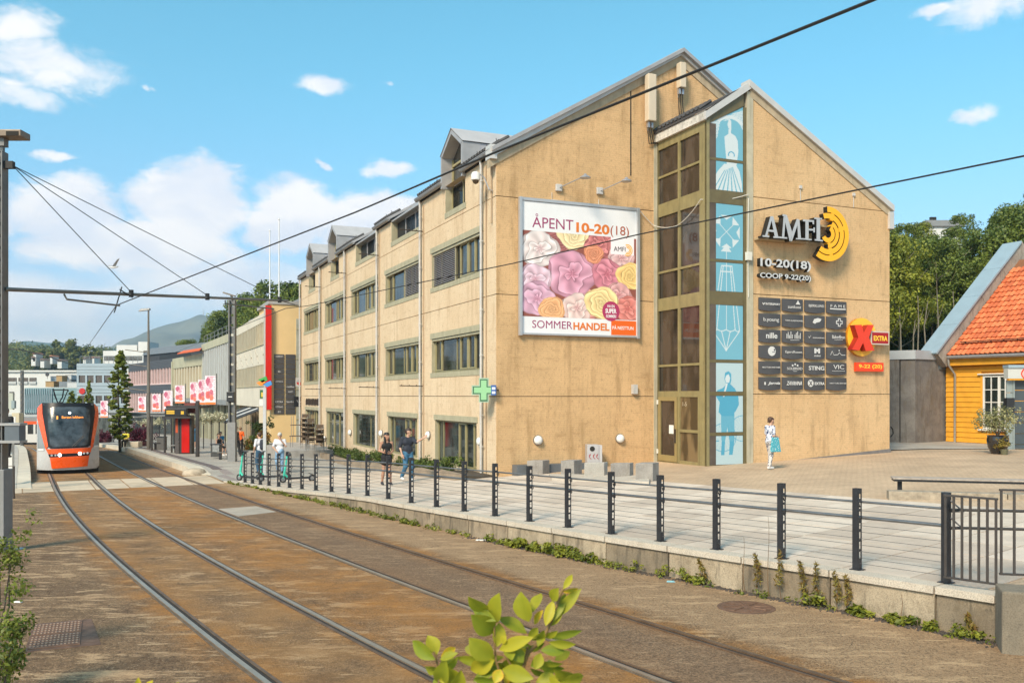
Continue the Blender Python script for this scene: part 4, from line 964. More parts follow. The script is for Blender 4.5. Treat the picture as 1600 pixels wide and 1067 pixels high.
pl.hexa([BB.p(R0,.0,-.3),BB.p(R1+.02,.3,-.3),BB.p(R1+.02,.3,.03),BB.p(R0,.0,.03),BB.p(R0,.60,-.3),BB.p(R1+.02,1.0,-.3),BB.p(R1+.02,1.0,.03),BB.p(R0,.60,.03)])
pl.build('plinth',M('plinth_grey',(.17,.155,.15),.85,var=.2,vs=4),bld)
m=MB();m.hexa([BB.p(R0,.60,-.3),BB.p(R1,.985,-.3),BB.p(R1,.985,-.001),BB.p(R0,.60,-.001),BB.p(R0,.96,-.3),BB.p(R1,.99,-.3),BB.p(R1,.99,-.001),BB.p(R0,.96,-.001)]);m.build('wall_base',m_gab2,bld)
def lnr(a,b,t0=1.70,t1=R1+.12):return [(t0,rz(t0)+a),(t1,rz(t1)+a),(t1,rz(t1)+b),(t0,rz(t0)+b)]
m=MB();m.fpoly(BB,lnr(-.30,-.03,1.80,R1),-.2,.03);m.build('verge_band',MATS['verge_tan'],bld)
m=MB();m.fpoly(BB,lnr(-.028,.20),-.35,.12);m.build('verge_capping',MATS['capping_grey'],bld)
m=MB();m.fbox(BB,R1-.10,R1+.12,rz(R1)-.75,rz(R1)-.12,-.3,.10);m.build('verge_end',MATS['capping_grey'],bld)
m=MB();m.hexa([BB.p(.3,-1,-.31),BB.p(R1-.01,-1,-.31),BB.p(R1-.01,-1,-30),BB.p(.3,-1,-30),BB.p(.3,10.0,-.31),BB.p(R1-.01,10.0,-.31),BB.p(R1-.01,10.0,-30),BB.p(.3,10.0,-30)]);m.build('front_core',m_gab2,bld)
m=MB();m.hexa([BB.p(1.76,rz(1.76)-.05,-.3),BB.p(R1+.1,rz(R1+.1)-.05,-.3),BB.p(R1+.1,rz(R1+.1)-.05,-30),BB.p(1.76,rz(1.76)-.05,-30),BB.p(1.76,rz(1.76)+.12,-.3),BB.p(R1+.1,rz(R1+.1)+.12,-.3),BB.p(R1+.1,rz(R1+.1)+.12,-30),BB.p(1.76,rz(1.76)+.12,-30)]);m.build('front_roof',m_roofm,bld)
m=MB();m.tube([GG.p(3.96,J3+.22,.02),GG.p(3.96,J3-.02,.02)],.012,5);m.tube([GG.p(2.1,J3+.3,.02),GG.p(2.1,J3+.04,.02),GG.p(3.96,J3+.0,.02)],.012,5);m.build('surface_cable',M('cable_white',(.6,.56,.5),.6,var=0),bld)
for px,py in ((1250,293),(1333,304.5)):
 t_,z_=BB.tz(px,py);m=MB();m.fbox(BB,t_-.05,t_+.05,z_-.05,z_+.06,0,.06);m.tube([BB.p(t_,z_-.05,.02),BB.p(t_,j3,.02)],.012,5);m.build('cable_box',m_pipe,bld)
def cable_pts(pts,n=8):
 out=[]
 for a,b,sag in pts:
  a,b=Vector(a),Vector(b)
  for i in range(n+1):f=i/n;p=a.lerp(b,f);p.z-=sag*4*f*(1-f);out.append(p)
 return out
a=GG.p(*GG.tz(998,330),.08);b=GG.p(*GG.tz(1019,352.5),.06);c=SS.p(*SS.tz(1060,353),.06);e=SS.p(*SS.tz(1098,312),.08);f_=BB.p(*BB.tz(1167,304.5),.08)
m=MB();m.tube(cable_pts([(a,b,.02),(b,c,.08),(c,e,.1),(e,f_,.1)]),.014,6);m.build('loose_cable',MATS['cable_white'],bld,smooth=True)
m=MB();t_,z_=BB.tz(1167,401);m.fbox(BB,t_-.10,t_+.10,z_-.14,z_+.14,.03,.16);m.tube([BB.p(t_,z_+.14,.06),BB.p(t_+.02,z_+2.0,.06)],.014,5);m.tube([BB.p(t_,z_-.14,.06),BB.p(t_+.02,z_-1.4,.06)],.014,5);m.build('junction_box',M('box_white',(.66,.62,.54),.5,var=.04),bld)
# PRINTS, SIGNS, LAMPS ON THE BUILDING
def inpoly(X,Y,poly):
 r=np.zeros(X.shape,bool);n=len(poly)
 for i in range(n):
  x0,y0=poly[i];x1,y1=poly[(i+1)%n]
  if y0==y1:continue
  c=((y0>Y)!=(y1>Y))&(X<(x1-x0)*(Y-y0)/(y1-y0)+x0);r^=c
 return r
def segd(X,Y,a,b):
 ax,ay=a;bx,by=b;dx,dy=bx-ax,by-ay;L=dx*dx+dy*dy+1e-9
 t=np.clip(((X-ax)*dx+(Y-ay)*dy)/L,0,1);return np.hypot(X-ax-t*dx,Y-ay-t*dy)
def blooms(X,Y,img,fl,seed=3):
 """overlapping roses and peonies painted flat"""
 rs=np.random.RandomState(seed)
 for (cx,cy,R_,col,kind) in fl:
  th=np.arctan2(Y-cy,X-cx);r=np.hypot(X-cx,Y-cy)/R_;ph=rs.uniform(0,6.28,6)
  rim=1+.05*np.sin(3*th+ph[0])+.035*np.sin(5*th+ph[1])+.012*np.sin(13*th+ph[2]);m=r<rim
  rr=r/rim;wob=.30*np.sin(2*th+ph[3]+3*rr)+.22*np.sin(3*th+ph[4]-6*rr)+.10*np.sin(7*th+9*rr)
  k=4.2 if kind=='rose' else 2.3
  v=(rr**.8*k+th/(2*math.pi)*(2 if kind=='rose' else 1)+wob)%1.0
  sh=.78+.26*v**.8-.30*np.exp(-((v-.03)/.09)**2)
  sh*=(.78+.30*rr) if kind=='rose' else (.90+.12*np.cos(7*th+ph[5]+4*rr))
  sh*=1-.35*np.clip((rr-.9)/.1,0,1)
  c=np.array(srgb(col))*.92+.05;hi=np.minimum(c*1.25+.12,.93);core=np.array([c[0]*.75,c[1]*.45,c[2]*.5])
  base=c[None,:]*(1-(v**2)[...,None]*.65)+hi[None,:]*((v**2)[...,None]*.65)
  if kind=='peony':
   q=np.exp(-((rr)/.22)**2)[...,None]*(.6+.4*np.sin(9*th))[...,None];base=base*(1-q)+core*q
  out=np.clip(base*sh[...,None],0,1);img[m]=out[m]
 return img
FL=[(300,330,90,(150,60,55),'rose'),(700,330,120,(210,110,110),'peony'),(740,420,95,(232,180,180),'peony'),(180,395,128,(240,220,216),'peony'),(405,270,112,(246,214,160),'rose'),(570,345,90,(205,105,105),'peony'),(470,770,120,(215,130,120),'rose'),(395,560,168,(222,150,175),'peony'),(640,545,112,(214,118,138),'peony'),(545,405,68,(222,130,82),'rose'),(150,610,110,(232,190,205),'peony'),(165,745,122,(222,165,190),'peony'),(800,548,98,(246,196,112),'rose'),(720,690,90,(226,160,160),'peony'),(785,790,96,(226,120,108),'peony'),(430,800,108,(240,200,192),'peony'),(600,755,118,(247,208,140),'rose'),(262,815,88,(238,166,104),'rose')]
def poster_img(w,h,x0,x1,y0,y1):
 X,Y=np.meshgrid(np.linspace(x0,x1,w),np.linspace(y0,y1,h));img=np.zeros((h,w,3))+np.array(srgb((140,78,66)))
 blooms(X,Y,img,FL);return X,Y,img
 # ---- the big poster
bt0,bz0=GG.tz(809,523);bt1,bz1=5.60,9.80;bz0=5.08
bb=thing('billboard','large framed flower poster with opening hours hanging on the left gable wall','billboard',GG.p((bt0+bt1)/2,bz0,.1))
fm=M('billboard_aluminium',(.50,.49,.49),.4,.5,var=.06,vs=4)
for args in ((bt0,bt0+.11,bz0-.03,bz1,'frame_post'),(bt1-.11,bt1,bz0-.03,bz1,'frame_post'),(bt0+.11,bt1-.11,bz1-.11,bz1-.002,'frame_beam'),(bt0+.11,bt1-.11,bz0+.0,bz0+.07,'frame_beam')):
 m=MB();m.fbox(GG,*args[:4],.02,.17 if 'post' in args[4] else .13);m.build(args[4],fm,bb,bevel=.01)
pa,pb_,pc,pd=bt0+.13,bt1-.13,bz0+.09,bz1-.17
m=MB();m.fbox(GG,pa-.02,pb_+.02,pc-.02,pd+.05,.03,.095);m.build('canvas',M('poster_white',(.74,.73,.74),.7,var=.04,vs=1.5),bb)
PX=lambda x:pa+(pb_-pa)*(x-68)/777.;PZ=lambda y:pd-(pd-pc)*(y-78)/905.
X,Y,img=poster_img(330,260,68,845,272,872)
wh=(X>665)&(Y<395-0*X)&(X<830);img[wh]=srgb((238,228,230))
raster('flower_print',img,GG,PX(68),PX(845),PZ(872),PZ(272),.0985,bb)
plum=M('print_plum',srgb((150,60,100)),.7,var=0);orng=M('print_orange',srgb((215,115,40)),.7,var=0);rust_=M('print_rust',srgb((165,80,50)),.7,var=0);pwhite=M('print_white',(.8,.78,.77),.7,var=0);pink_b=M('print_badge',srgb((168,48,92)),.7,var=0);org2=M('print_orange_block',srgb((226,98,22)),.7,var=0);pblk=M('print_black',(.04,.035,.035),.7,var=0)
text('ÅPENT',GG,PX(132),PX(405),PZ(247),PZ(150),.097,.003,plum,bb)
text('10-20',GG,PX(425),PX(655),PZ(258),PZ(186),.097,.003,orng,bb,bold=.035)
text('(18)',GG,PX(662),PX(793),PZ(275),PZ(188),.097,.003,rust_,bb)
text('SOMMER',GG,PX(132),PX(398),PZ(952),PZ(898),.097,.003,plum,bb)
text('HANDEL',GG,PX(405),PX(655),PZ(956),PZ(902),.097,.003,orng,bb,bold=.035)
m=MB();m.fbox(GG,PX(667),PX(845),PZ(984),PZ(878),.0965,.101);m.build('orange_block',org2,bb)
text('PÅ NESTTUN',GG,PX(675),PX(825),PZ(944),PZ(912),.1,.004,pwhite,bb,bold=.012)
m=MB();m.disc(GG,PX(665),PZ(812),.355,.0986,.1035,36);m.build('badge',pink_b,bb)
text('HA EN',GG,PX(640),PX(690),PZ(786),PZ(766),.103,.003,pwhite,bb,bold=.02)
text('SUPER',GG,PX(626),PX(704),PZ(828),PZ(794),.103,.003,pwhite,bb,bold=.03)
text('SOMMER!',GG,PX(630),PX(702),PZ(860),PZ(838),.103,.003,pwhite,bb,bold=.02)
text('AMFI',GG,PX(685),PX(768),PZ(372),PZ(338),.1,.004,pblk,bb)
m=MB()
for r0,r1 in ((.12,.155),(.07,.10),(.18,.215)):m.disc(GG,PX(782),PZ(360),r1,.0986,.102,16,a0=-120,a1=110,r0=r0)
m.build('ring_mark',M('print_amber',srgb((235,170,40)),.7,var=0),bb)
# ---- spot lamps over the poster, cameras and small fittings
lampm=M('lamp_zinc',(.42,.42,.44),.4,.6,var=.08,vs=6)
for i,(px,py) in enumerate(((869,294),(933,299))):
 t_,z_=GG.tz(px+3,py);t=thing('spot_lamp',['arm spotlight on the gable above the poster, nearer the building corner','arm spotlight on the gable above the poster, nearer the glass tower'][i],'lamp',GG.p(t_,z_,0),'arm spotlights above the poster')
 m=MB();m.fbox(GG,t_-.12,t_+.12,z_-.12,z_+.12,0,.10);m.build('wall_box',m_pipe,t,bevel=.02)
 m=MB();m.tube([GG.p(t_+.02,z_+.0,.1),GG.p(t_+.5,z_+.24,.75)],.018,6);m.build('arm',lampm,t)
 m=MB();q=GG.p(t_+.62,z_+.26,.85);m.lathe(q,[(.20,-.04),(.17,.01),(.08,.05),(.05,.10),(.01,.11)],14);m.build('shade',lampm,t,smooth=True)
t=thing('dome_camera','white dome camera on a curved bracket at the building corner','camera',FF.p(1.0,10.1,.4))
p0=Vector(FF.p(.25,10.0,.02));p1=Vector(FF.p(.5,10.55,.55));m=MB();m.tube([p0,p0+Vector((-.12,-.05,.02)),(p0+p1)/2+Vector((0,0,.18)),p1+Vector((0,0,.12))],.022,6);m.build('bracket',lampm,t)
m=MB();m.lathe(tuple(p1),[(.13,-.2),(.16,-.18),(.16,.0),(.12,.08),(.03,.11)],16);m.build('housing',M('camera_white',(.68,.66,.62),.35,var=.02),t,smooth=True)
m=MB();m.lathe(tuple(p1+Vector((0,0,-.2))),[(.03,-.12),(.09,-.08),(.115,-.005)],14);m.build('dome',M('dome_smoke',(.08,.05,.03),.1,var=0),t,smooth=True)
def round_lamp(fr,t_,z_,label):
 t=thing('wall_lamp',label,'lamp',fr.p(t_,z_,0),'round white wall lamps')
 m=MB();m.disc(fr,t_,z_,.175,0,.05,24);m.build('base',M('lamp_ring',(.20,.18,.16),.5,.3,var=0),t)
 m=MB();b0=0
 rings=[(.155,.05),(.15,.10),(.11,.15),(.05,.17)]
 for r,d in rings:
  for k in range(20):a=k*math.pi/10;m.v.append(fr.p(t_+r*math.cos(a),z_+r*math.sin(a),d))
 for i in range(len(rings)-1):
  for k in range(20):m.f.append((i*20+k,i*20+(k+1)%20,(i+1)*20+(k+1)%20,(i+1)*20+k));m.m.append(0)
 m.f.append(tuple(60+k for k in range(20)));m.m.append(0);m.build('diffuser',M('opal_white',(.78,.76,.72),.3,var=0),t,smooth=True)
round_lamp(GG,*GG.tz(840,687.5),'round wall lamp on the gable below the left part of the poster')
round_lamp(GG,*GG.tz(968,685),'round wall lamp on the gable between the litter bin and the tower')
for px,py,lb in ((752,689.5,'round wall lamp on the street front nearest the building corner'),(671,679.5,'round wall lamp on the street front right of the pointing man'),(597,677,'round wall lamp on the street front behind the woman in black'),(548.5,675.5,'round wall lamp right of the glazed shop door'),(508.5,685,'round wall lamp left of the glazed shop door')):
 round_lamp(FF,*FF.tz(px,py),lb)
t_,z_=GG.tz(990,608);m=MB();m.fbox(GG,t_-.1,t_+.08,z_-.17,z_+.17,0,.16);tag(m.build('alarm_box',m_pipe,None),'small grey box with red lamp on the gable left of the tower','alarm box')
# ---- pharmacy cross at the corner
fx=Fr((C0.x+.10,C0.y-.10),(1,0.05),(0.05,-1));Yc=30.2
cx_=(756-CX)/F*Yc;zc=CZ-(609.5-HZ)/F*Yc;fx=Fr((cx_,Yc-.1),(1,0),(0,-1))
t=thing('pharmacy_cross','green pharmacy cross sign projecting from the building corner','sign',(cx_,Yc,zc))
def cross(r,a):return [(-a,-r),(a,-r),(a,-a),(r,-a),(r,a),(a,a),(a,r),(-a,r),(-a,a),(-r,a),(-r,-a),(-a,-a)]
off=lambda P:[(x,z+zc) for x,z in P]
m=MB();m.fpoly(fx,off(cross(.41,.165)),-.16,0);m.build('case',M('cross_case',(.30,.42,.30),.5,var=0),t)
m=MB();m.fpoly(fx,off(cross(.37,.125)),0,.012);m.build('rim',M('cross_dark',(.03,.11,.05),.5,var=0),t)
m=MB();m.fpoly(fx,off(cross(.33,.095)),.012,.022);m.build('face',M('cross_green',(.26,.50,.26),.4,var=0),t)
m=MB();m.tube([(cx_+.3,Yc+.1,zc),(cx_+.5,Yc+.15,zc)],.03,6);m.build('arm',m_metal,t)
t=thing('blue_sign','small blue box sign beside the green cross','sign',(cx_+.35,Yc,zc));m=MB();m.fbox(fx,.25,.42,zc-.17,zc+.17,-.12,.05);m.build('case',M('sign_blue',(.03,.10,.32),.4,var=0),t)
m=MB();m.fbox(fx,.28,.39,zc+.02,zc+.10,.05,.055);m.fbox(fx,.28,.39,zc-.12,zc-.04,.05,.055);m.build('stripe',M('stripe_white',(.75,.75,.75),.5,var=0),t)
# ---- blue window prints of the tower
LB,LP,LW=np.array(srgb((112,168,186))),np.array(srgb((152,184,192))),np.array(srgb((198,206,208)))
DB=np.array(srgb((78,154,182)))
def lerp_(a,b,f):return a*(1-f)+b*f
def art_pane(i,a,b):
 """pane between heights a and b; drawing uses photo-like pixel coordinates (x 0..58, y down, 0 at top of the whole picture)"""
 z_y=lambda z:HZ-(z-CZ)*46.28
 w=120;h=max(40,int((b-a)*52));y0,y1=z_y(b),z_y(a)
 X,Y=np.meshgrid(np.linspace(0,58,w),np.linspace(y0,y1,h));img=np.zeros((h,w,3))+LB
 def paint(mask,c):img[mask]=c
 if i in (5,):pass
 if i>=5+1:
  white=inpoly(X,Y,[(34,181),(38,184),(38,194),(37,203),(45,207),(49,214),(50,232),(47,252),(30,252),(27,225),(26,210),(33,205),(33,196),(31,190)])
  white|=inpoly(X,Y,[(26,252),(46,252),(52,262),(56,280),(57,300),(2,300),(6,282),(14,266)])
  tree=inpoly(X,Y,[(0,190),(12,187),(20,180),(17,197),(14,212),(8,222),(0,228)])
  arc=(np.abs(np.hypot((X-36)/1.0,(Y-205))-27)<2.6)&(Y<188);fol=inpoly(X,Y,[(24,186),(40,172),(58,164),(58,196),(50,184),(40,180),(30,184)])
  n=np.sin(X*1.7+Y*.9)*np.sin(X*.8-Y*1.6)>.35
  paint(white,LW);paint(tree&~(n&(X>9)),LW);paint(arc,LW);paint(fol&~n,LW)
  folds=white&(Y>254)
  for k in range(7):
   f=(np.abs((X-36)-(k-3.6)*(Y-246)*.16)<.55+.012*(Y-250));paint(f&folds&(Y>262-k),LB*.96)
  paint((np.hypot(X-33.5,Y-197)<.8),DB);paint(white&(np.abs(np.hypot(X-38,Y-238)-5)<.9)&(Y<240),DB)
 if 4<=i<=5:
  cx,cy,R_=29.5,359.5,25
  oc=[(cx+R_*1.0*math.cos(rad(22.5+45*k)),cy+R_*1.12*math.sin(rad(22.5+45*k))) for k in range(8)]
  paint(inpoly(X,Y,oc),LW)
  for k in range(4):
   d=rad(90*k);c,s=math.cos(d),math.sin(d)
   P=[(cx+(u*c-v*s),cy+(u*s+v*c)*1.12) for u,v in ((0,0),(10,-10),(24,-11),(17,0),(24,11),(10,10))]
   paint(inpoly(X,Y,P),LB)
  for a_,b_ in (((13,343),(46,376)),((46,343),(13,376))):paint(segd(X,Y,a_,b_)<.5,LW)
  paint(inpoly(X,Y,[(20,391),(38,391),(29.5,380)]),LW)
  paint((np.abs(X-29.5)<.7)&(Y>384),LW)
 if 3<=i<=4:
  pass
 if i in (2,3,4):
  for x0_,x1_ in ((21,5.5),(24,13),(29.5,29.5),(36,44.5),(39,52)):
   paint(segd(X,Y,(x0_,413),(x1_,514))<.65,LW)
  paint((np.abs(Y-413)<.7)&(X>21)&(X<39),LW);paint((np.abs(Y-422.5)<.7)&(X>20)&(X<40),LW)
  zig=[(5.5,514),(8,518),(14,514),(21,517),(29,514),(36,517),(44.5,514),(49,517),(52,514)]
  for a_,b_ in zip(zig[:-1],zig[1:]):paint(segd(X,Y,a_,b_)<.7,LW)
  for x_ in (6,21,36,52):paint(segd(X,Y,(x_,516),(29,547))<.65,LW)
  paint(np.hypot(X-29,Y-546)<2,LW)
 if i<=1 or i==2 and False:
  bgc=lerp_(LP,LW,.45);img[:]=bgc
  man=inpoly(X,Y,[(27,582),(33,579),(38,584),(38,594),(36,600),(44,607),(50,618),(51,632),(46,642),(43,645),(43,690),(40,712),(34,712),(35,690),(30,662),(27,690),(26,712),(20,712),(22,680),(20,648),(16,644),(18,628),(11,618),(14,610),(24,606),(29,600),(26,592)])
  for cx,cy,r in ((24,684,22),(57,670,20)):
   dd=np.hypot(X-cx,Y-cy);paint(np.abs(dd-r)<.55,DB)
   th=np.arctan2(Y-cy,X-cx);paint((np.abs(((th/(2*math.pi)*18)%1)-.5)<.04)&(dd<r),lerp_(bgc,DB,.6))
  paint(segd(X,Y,(0,690),(16,689))<.9,DB);paint(man,DB);paint(inpoly(X,Y,[(29,586),(33,584),(36,590),(34,598),(29,598),(27,592)]),LW);paint(segd(X,Y,(30,600),(25,618))<1.5,LW)
  paint(inpoly(X,Y,[(20,650),(43,650),(42,690),(36,690),(32,664),(27,690),(21,690)]),lerp_(LB,DB,.5))
 return img
pr=attr_mat('window_print',.35)
for i,(a,b) in enumerate(panes):
 pi={0:0,1:0,2:0,3:2,4:4,5:5,6:6}[i]
 g_=MB();g_.fbox(BB,FT0+.01,FT1-.01,a,b,-.05,-.028);po=g_.build('tower_glass_pane',m_glasst,bld)
 raster('window_print',art_pane(pi,a,b),BB,FT0+.02,FT1-.02,a+.01,b-.01,-.022,po,pr)
a,b0,b1=TZ[14],zg0,zg1
img=art_pane(7,a,b1);H_,W_=img.shape[:2];keep=[]
g_=MB();g_.fpoly(BB,[(FT0+.01,a),(FT1-.01,a),(FT1-.01,b1-.02),(FT0+.01,b0+.02)],-.05,-.028);po=g_.build('tower_glass_pane',m_glasst,bld)
o=raster('window_print',img,BB,FT0+.02,FT1-.02,a+.01,b1,-.022,po,pr)
bm=bmesh.new();bm.from_mesh(o.data);ob_=Vector(rbase(o));pA,pB,pC=Vector(BB.p(0,b0-.02,-.058)),Vector(BB.p(FT1,b1-.02,-.058)),Vector(BB.p(0,b0-.02,-1))
n_=(pB-pA).cross(pC-pA).normalized();n_=n_ if n_.z>0 else -n_
bmesh.ops.bisect_plane(bm,geom=bm.verts[:]+bm.edges[:]+bm.faces[:],plane_co=pA-ob_,plane_no=n_,clear_outer=True);bm.to_mesh(o.data);bm.free()
# ---- raised letters and ring emblem
lface=M('letter_grey',(.50,.485,.48),.35,.3,var=.05);lside=M('letter_side_black',(.012,.011,.01),.5,var=0);amber=M('emblem_amber',srgb((248,176,22)),.35,var=.04)
QB=lambda x,y,sx=.15,ox=1160,oy=240:BB.tz(ox+x*sx,oy+y*sx,.5)
sg=thing('letter_sign','raised grey wall letters beside the amber ring emblem on the right gable','sign',BB.p(2.7,8.4,.3));
def strokes(name,polys,parent,d0=.28,d1=.52,face=None):
 m=MB()
 for i,P in enumerate(polys):m.fpoly(BB,[QB(*p) for p in P],d0+i*.0012,d1+i*.0015,0,1)
 return m.build(name,[face or lface,lside],parent)
strokes('letter',[[(232,858),(288,655),(318,655),(372,875),(334,872),(300,700),(254,862)],[(258,792),(335,800),(338,822),(254,812)],[(205,852),(275,856),(275,874),(205,868)],[(318,862),(405,868),(405,884),(318,880)]],sg)
strokes('letter',[[(408,876),(425,650),(447,650),(432,878)],[(425,642),(460,642),(512,812),(496,915),(488,915)],[(500,915),(512,915),(588,690),(562,682),(508,830)],[(566,690),(590,690),(606,890),(574,888)],[(385,868),(462,874),(462,890),(385,884)],[(552,882),(640,884),(640,898),(552,896)],[(412,636),(447,638),(447,656),(412,654)]],sg)
strokes('letter',[[(652,700),(686,702),(686,892),(652,890)],[(626,688),(742,696),(742,716),(626,708)],[(726,700),(742,700),(742,742),(726,734)],[(680,784),(742,788),(742,806),(680,802)],[(734,772),(750,772),(750,824),(734,822)],[(630,884),(716,892),(716,906),(630,898)]],sg)
strokes('letter',[[(768,672),(806,674),(806,905),(768,903)],[(744,668),(826,674),(826,690),(744,684)],[(748,892),(834,902),(834,918),(748,908)]],sg)
m=MB();
for za_,zb_ in ((QB(330,690),QB(930,735)),(QB(215,872),QB(730,905))):
 z=(za_[1]+zb_[1])/2;m.fbox(BB,za_[0],zb_[0],z-.05,z+.03,.02,.27)
m.build('mounting_rail',M('rail_tan',(.42,.30,.17),.6,var=.1),sg)
em=thing('ring_emblem','amber concentric ring emblem to the right of the raised letters','sign',BB.p(*QB(905,840),.3))
tc_,zc_=QB(905,835);m=MB()
ang={0:(-112,88),1:(-100,66),2:(-66,62)}
rr_=[(.98,.72),(.64,.45),(.38,.20)]
parts=[(.955,.80,-124,92),(.765,.615,-118,98),(.575,.415,-62,78),(.375,.225,-150,60)]
parts=[(.97,.80,-122,90),(.80,.74,-122,-100),(.74,.56,-122,62),(.80,.74,40,90),(.74,.56,62,108),(.50,.36,-88,60),(.36,.30,-88,-60),(.30,.15,-150,66)]
for j,(r,r0,a0,a1) in enumerate([(.97,.77,-124,92),(.735,.545,-124,108),(.50,.345,-90,64),(.31,.145,-150,64)]):
 m=MB();m.disc(BB,tc_-.02,zc_,r,.26,.46,40,0,1,a0,a1,r0)
 m.build('ring',[amber,lside],em)
m=MB()
for a_ in (-80,20,74):
 c,s=math.cos(rad(a_)),math.sin(rad(a_));r0,r1,w=.50,.78,.07
 m.fpoly(BB,[(tc_+c*r0-s*w,zc_+s*r0+c*w),(tc_+c*r1-s*w,zc_+s*r1+c*w),(tc_+c*r1+s*w,zc_+s*r1-c*w),(tc_+c*r0+s*w,zc_+s*r0-c*w)],.26,.458)
for a_ in (-84,58):
 c,s=math.cos(rad(a_)),math.sin(rad(a_));r0,r1,w=.30,.36,.06
 m.fpoly(BB,[(tc_+c*r0-s*w,zc_+s*r0+c*w),(tc_+c*r1-s*w,zc_+s*r1+c*w),(tc_+c*r1+s*w,zc_+s*r1-c*w),(tc_+c*r0+s*w,zc_+s*r0-c*w)],.26,.457)
m.build('ring_link',[amber,lside],em)
white_l=M('letter_white',(.62,.60,.585),.4,.2,var=.04)
for body,(x0,y0),(x1,y1),lb in (('10-20(18)',(188,12),(715,158),'raised white opening hours under the grey wall letters'),('COOP 9-22(20)',(184,170),(715,270),'smaller second line of raised white opening hours')):
 t0_,zt_=BB.tz(1160+.15*x0,400+.15*y0+(0 if y0>100 else 1),.3);t1_,zb_=BB.tz(1160+.15*x1,400+.15*y1,.3)
 zb2=BB.tz(1160+.15*x0,400+.15*(130 if y0<100 else 240),.3)[1]
 t=thing('hours_sign',lb,'sign',BB.p(t0_,zb_,.1),'raised opening hours');text(body,BB,t0_,t1_,zb2-.0,zt_,.12,.18,white_l,t,bold=.028,side=lside)
 # ---- tenant panels
pan=M('tenant_panel',(.066,.062,.064),.45,var=.06,vs=3);pw=M('panel_print',(.62,.60,.58),.6,var=0)
cols_=[(1187.3,1221),(1223.8,1256),(1259,1290.3),(1293.2,1324.2)]
rz0=[(465.3,486),(490,510.6),(515,535.6),(539.7,560.4),(564.5,584.8),(589,609.6)]
names=[['INTERSPORT','sunkost','BJØRKLUND','F A M E'],['b.young','TIARA GLASSMAGASIN','~leaf','~plus'],['nille','~sky','VINMONOPOLET','BakerBrun'],['~face','EgersRosen','~M','~roof'],['NESTTUN PARTNER','SOLBRØD','STING','VIC'],['Jernia','ZAVANNA','~x','NESTTUN SENTER']]
ordn=['first','second','third','fourth','fifth','bottom'];what=[['bold sport lettering','rounded lettering and small leaf','tall narrow capitals','spaced thin capitals over a bar'],['lower-case thin lettering','one line of tiny capitals','slanted leaf mark','white outlined cross'],['bold lower-case lettering','skyline of thin bars','small tick and tiny text','bakery lettering and thin line'],['white round face mark','faint thin lettering','bold letter mark','thin line of roofs'],['one short line of text','capitals under three drops','bold white capitals','thin wide capitals'],['slanted rounded lettering','heavy slanted capitals','white cross disc and capitals','single faint line of text']]
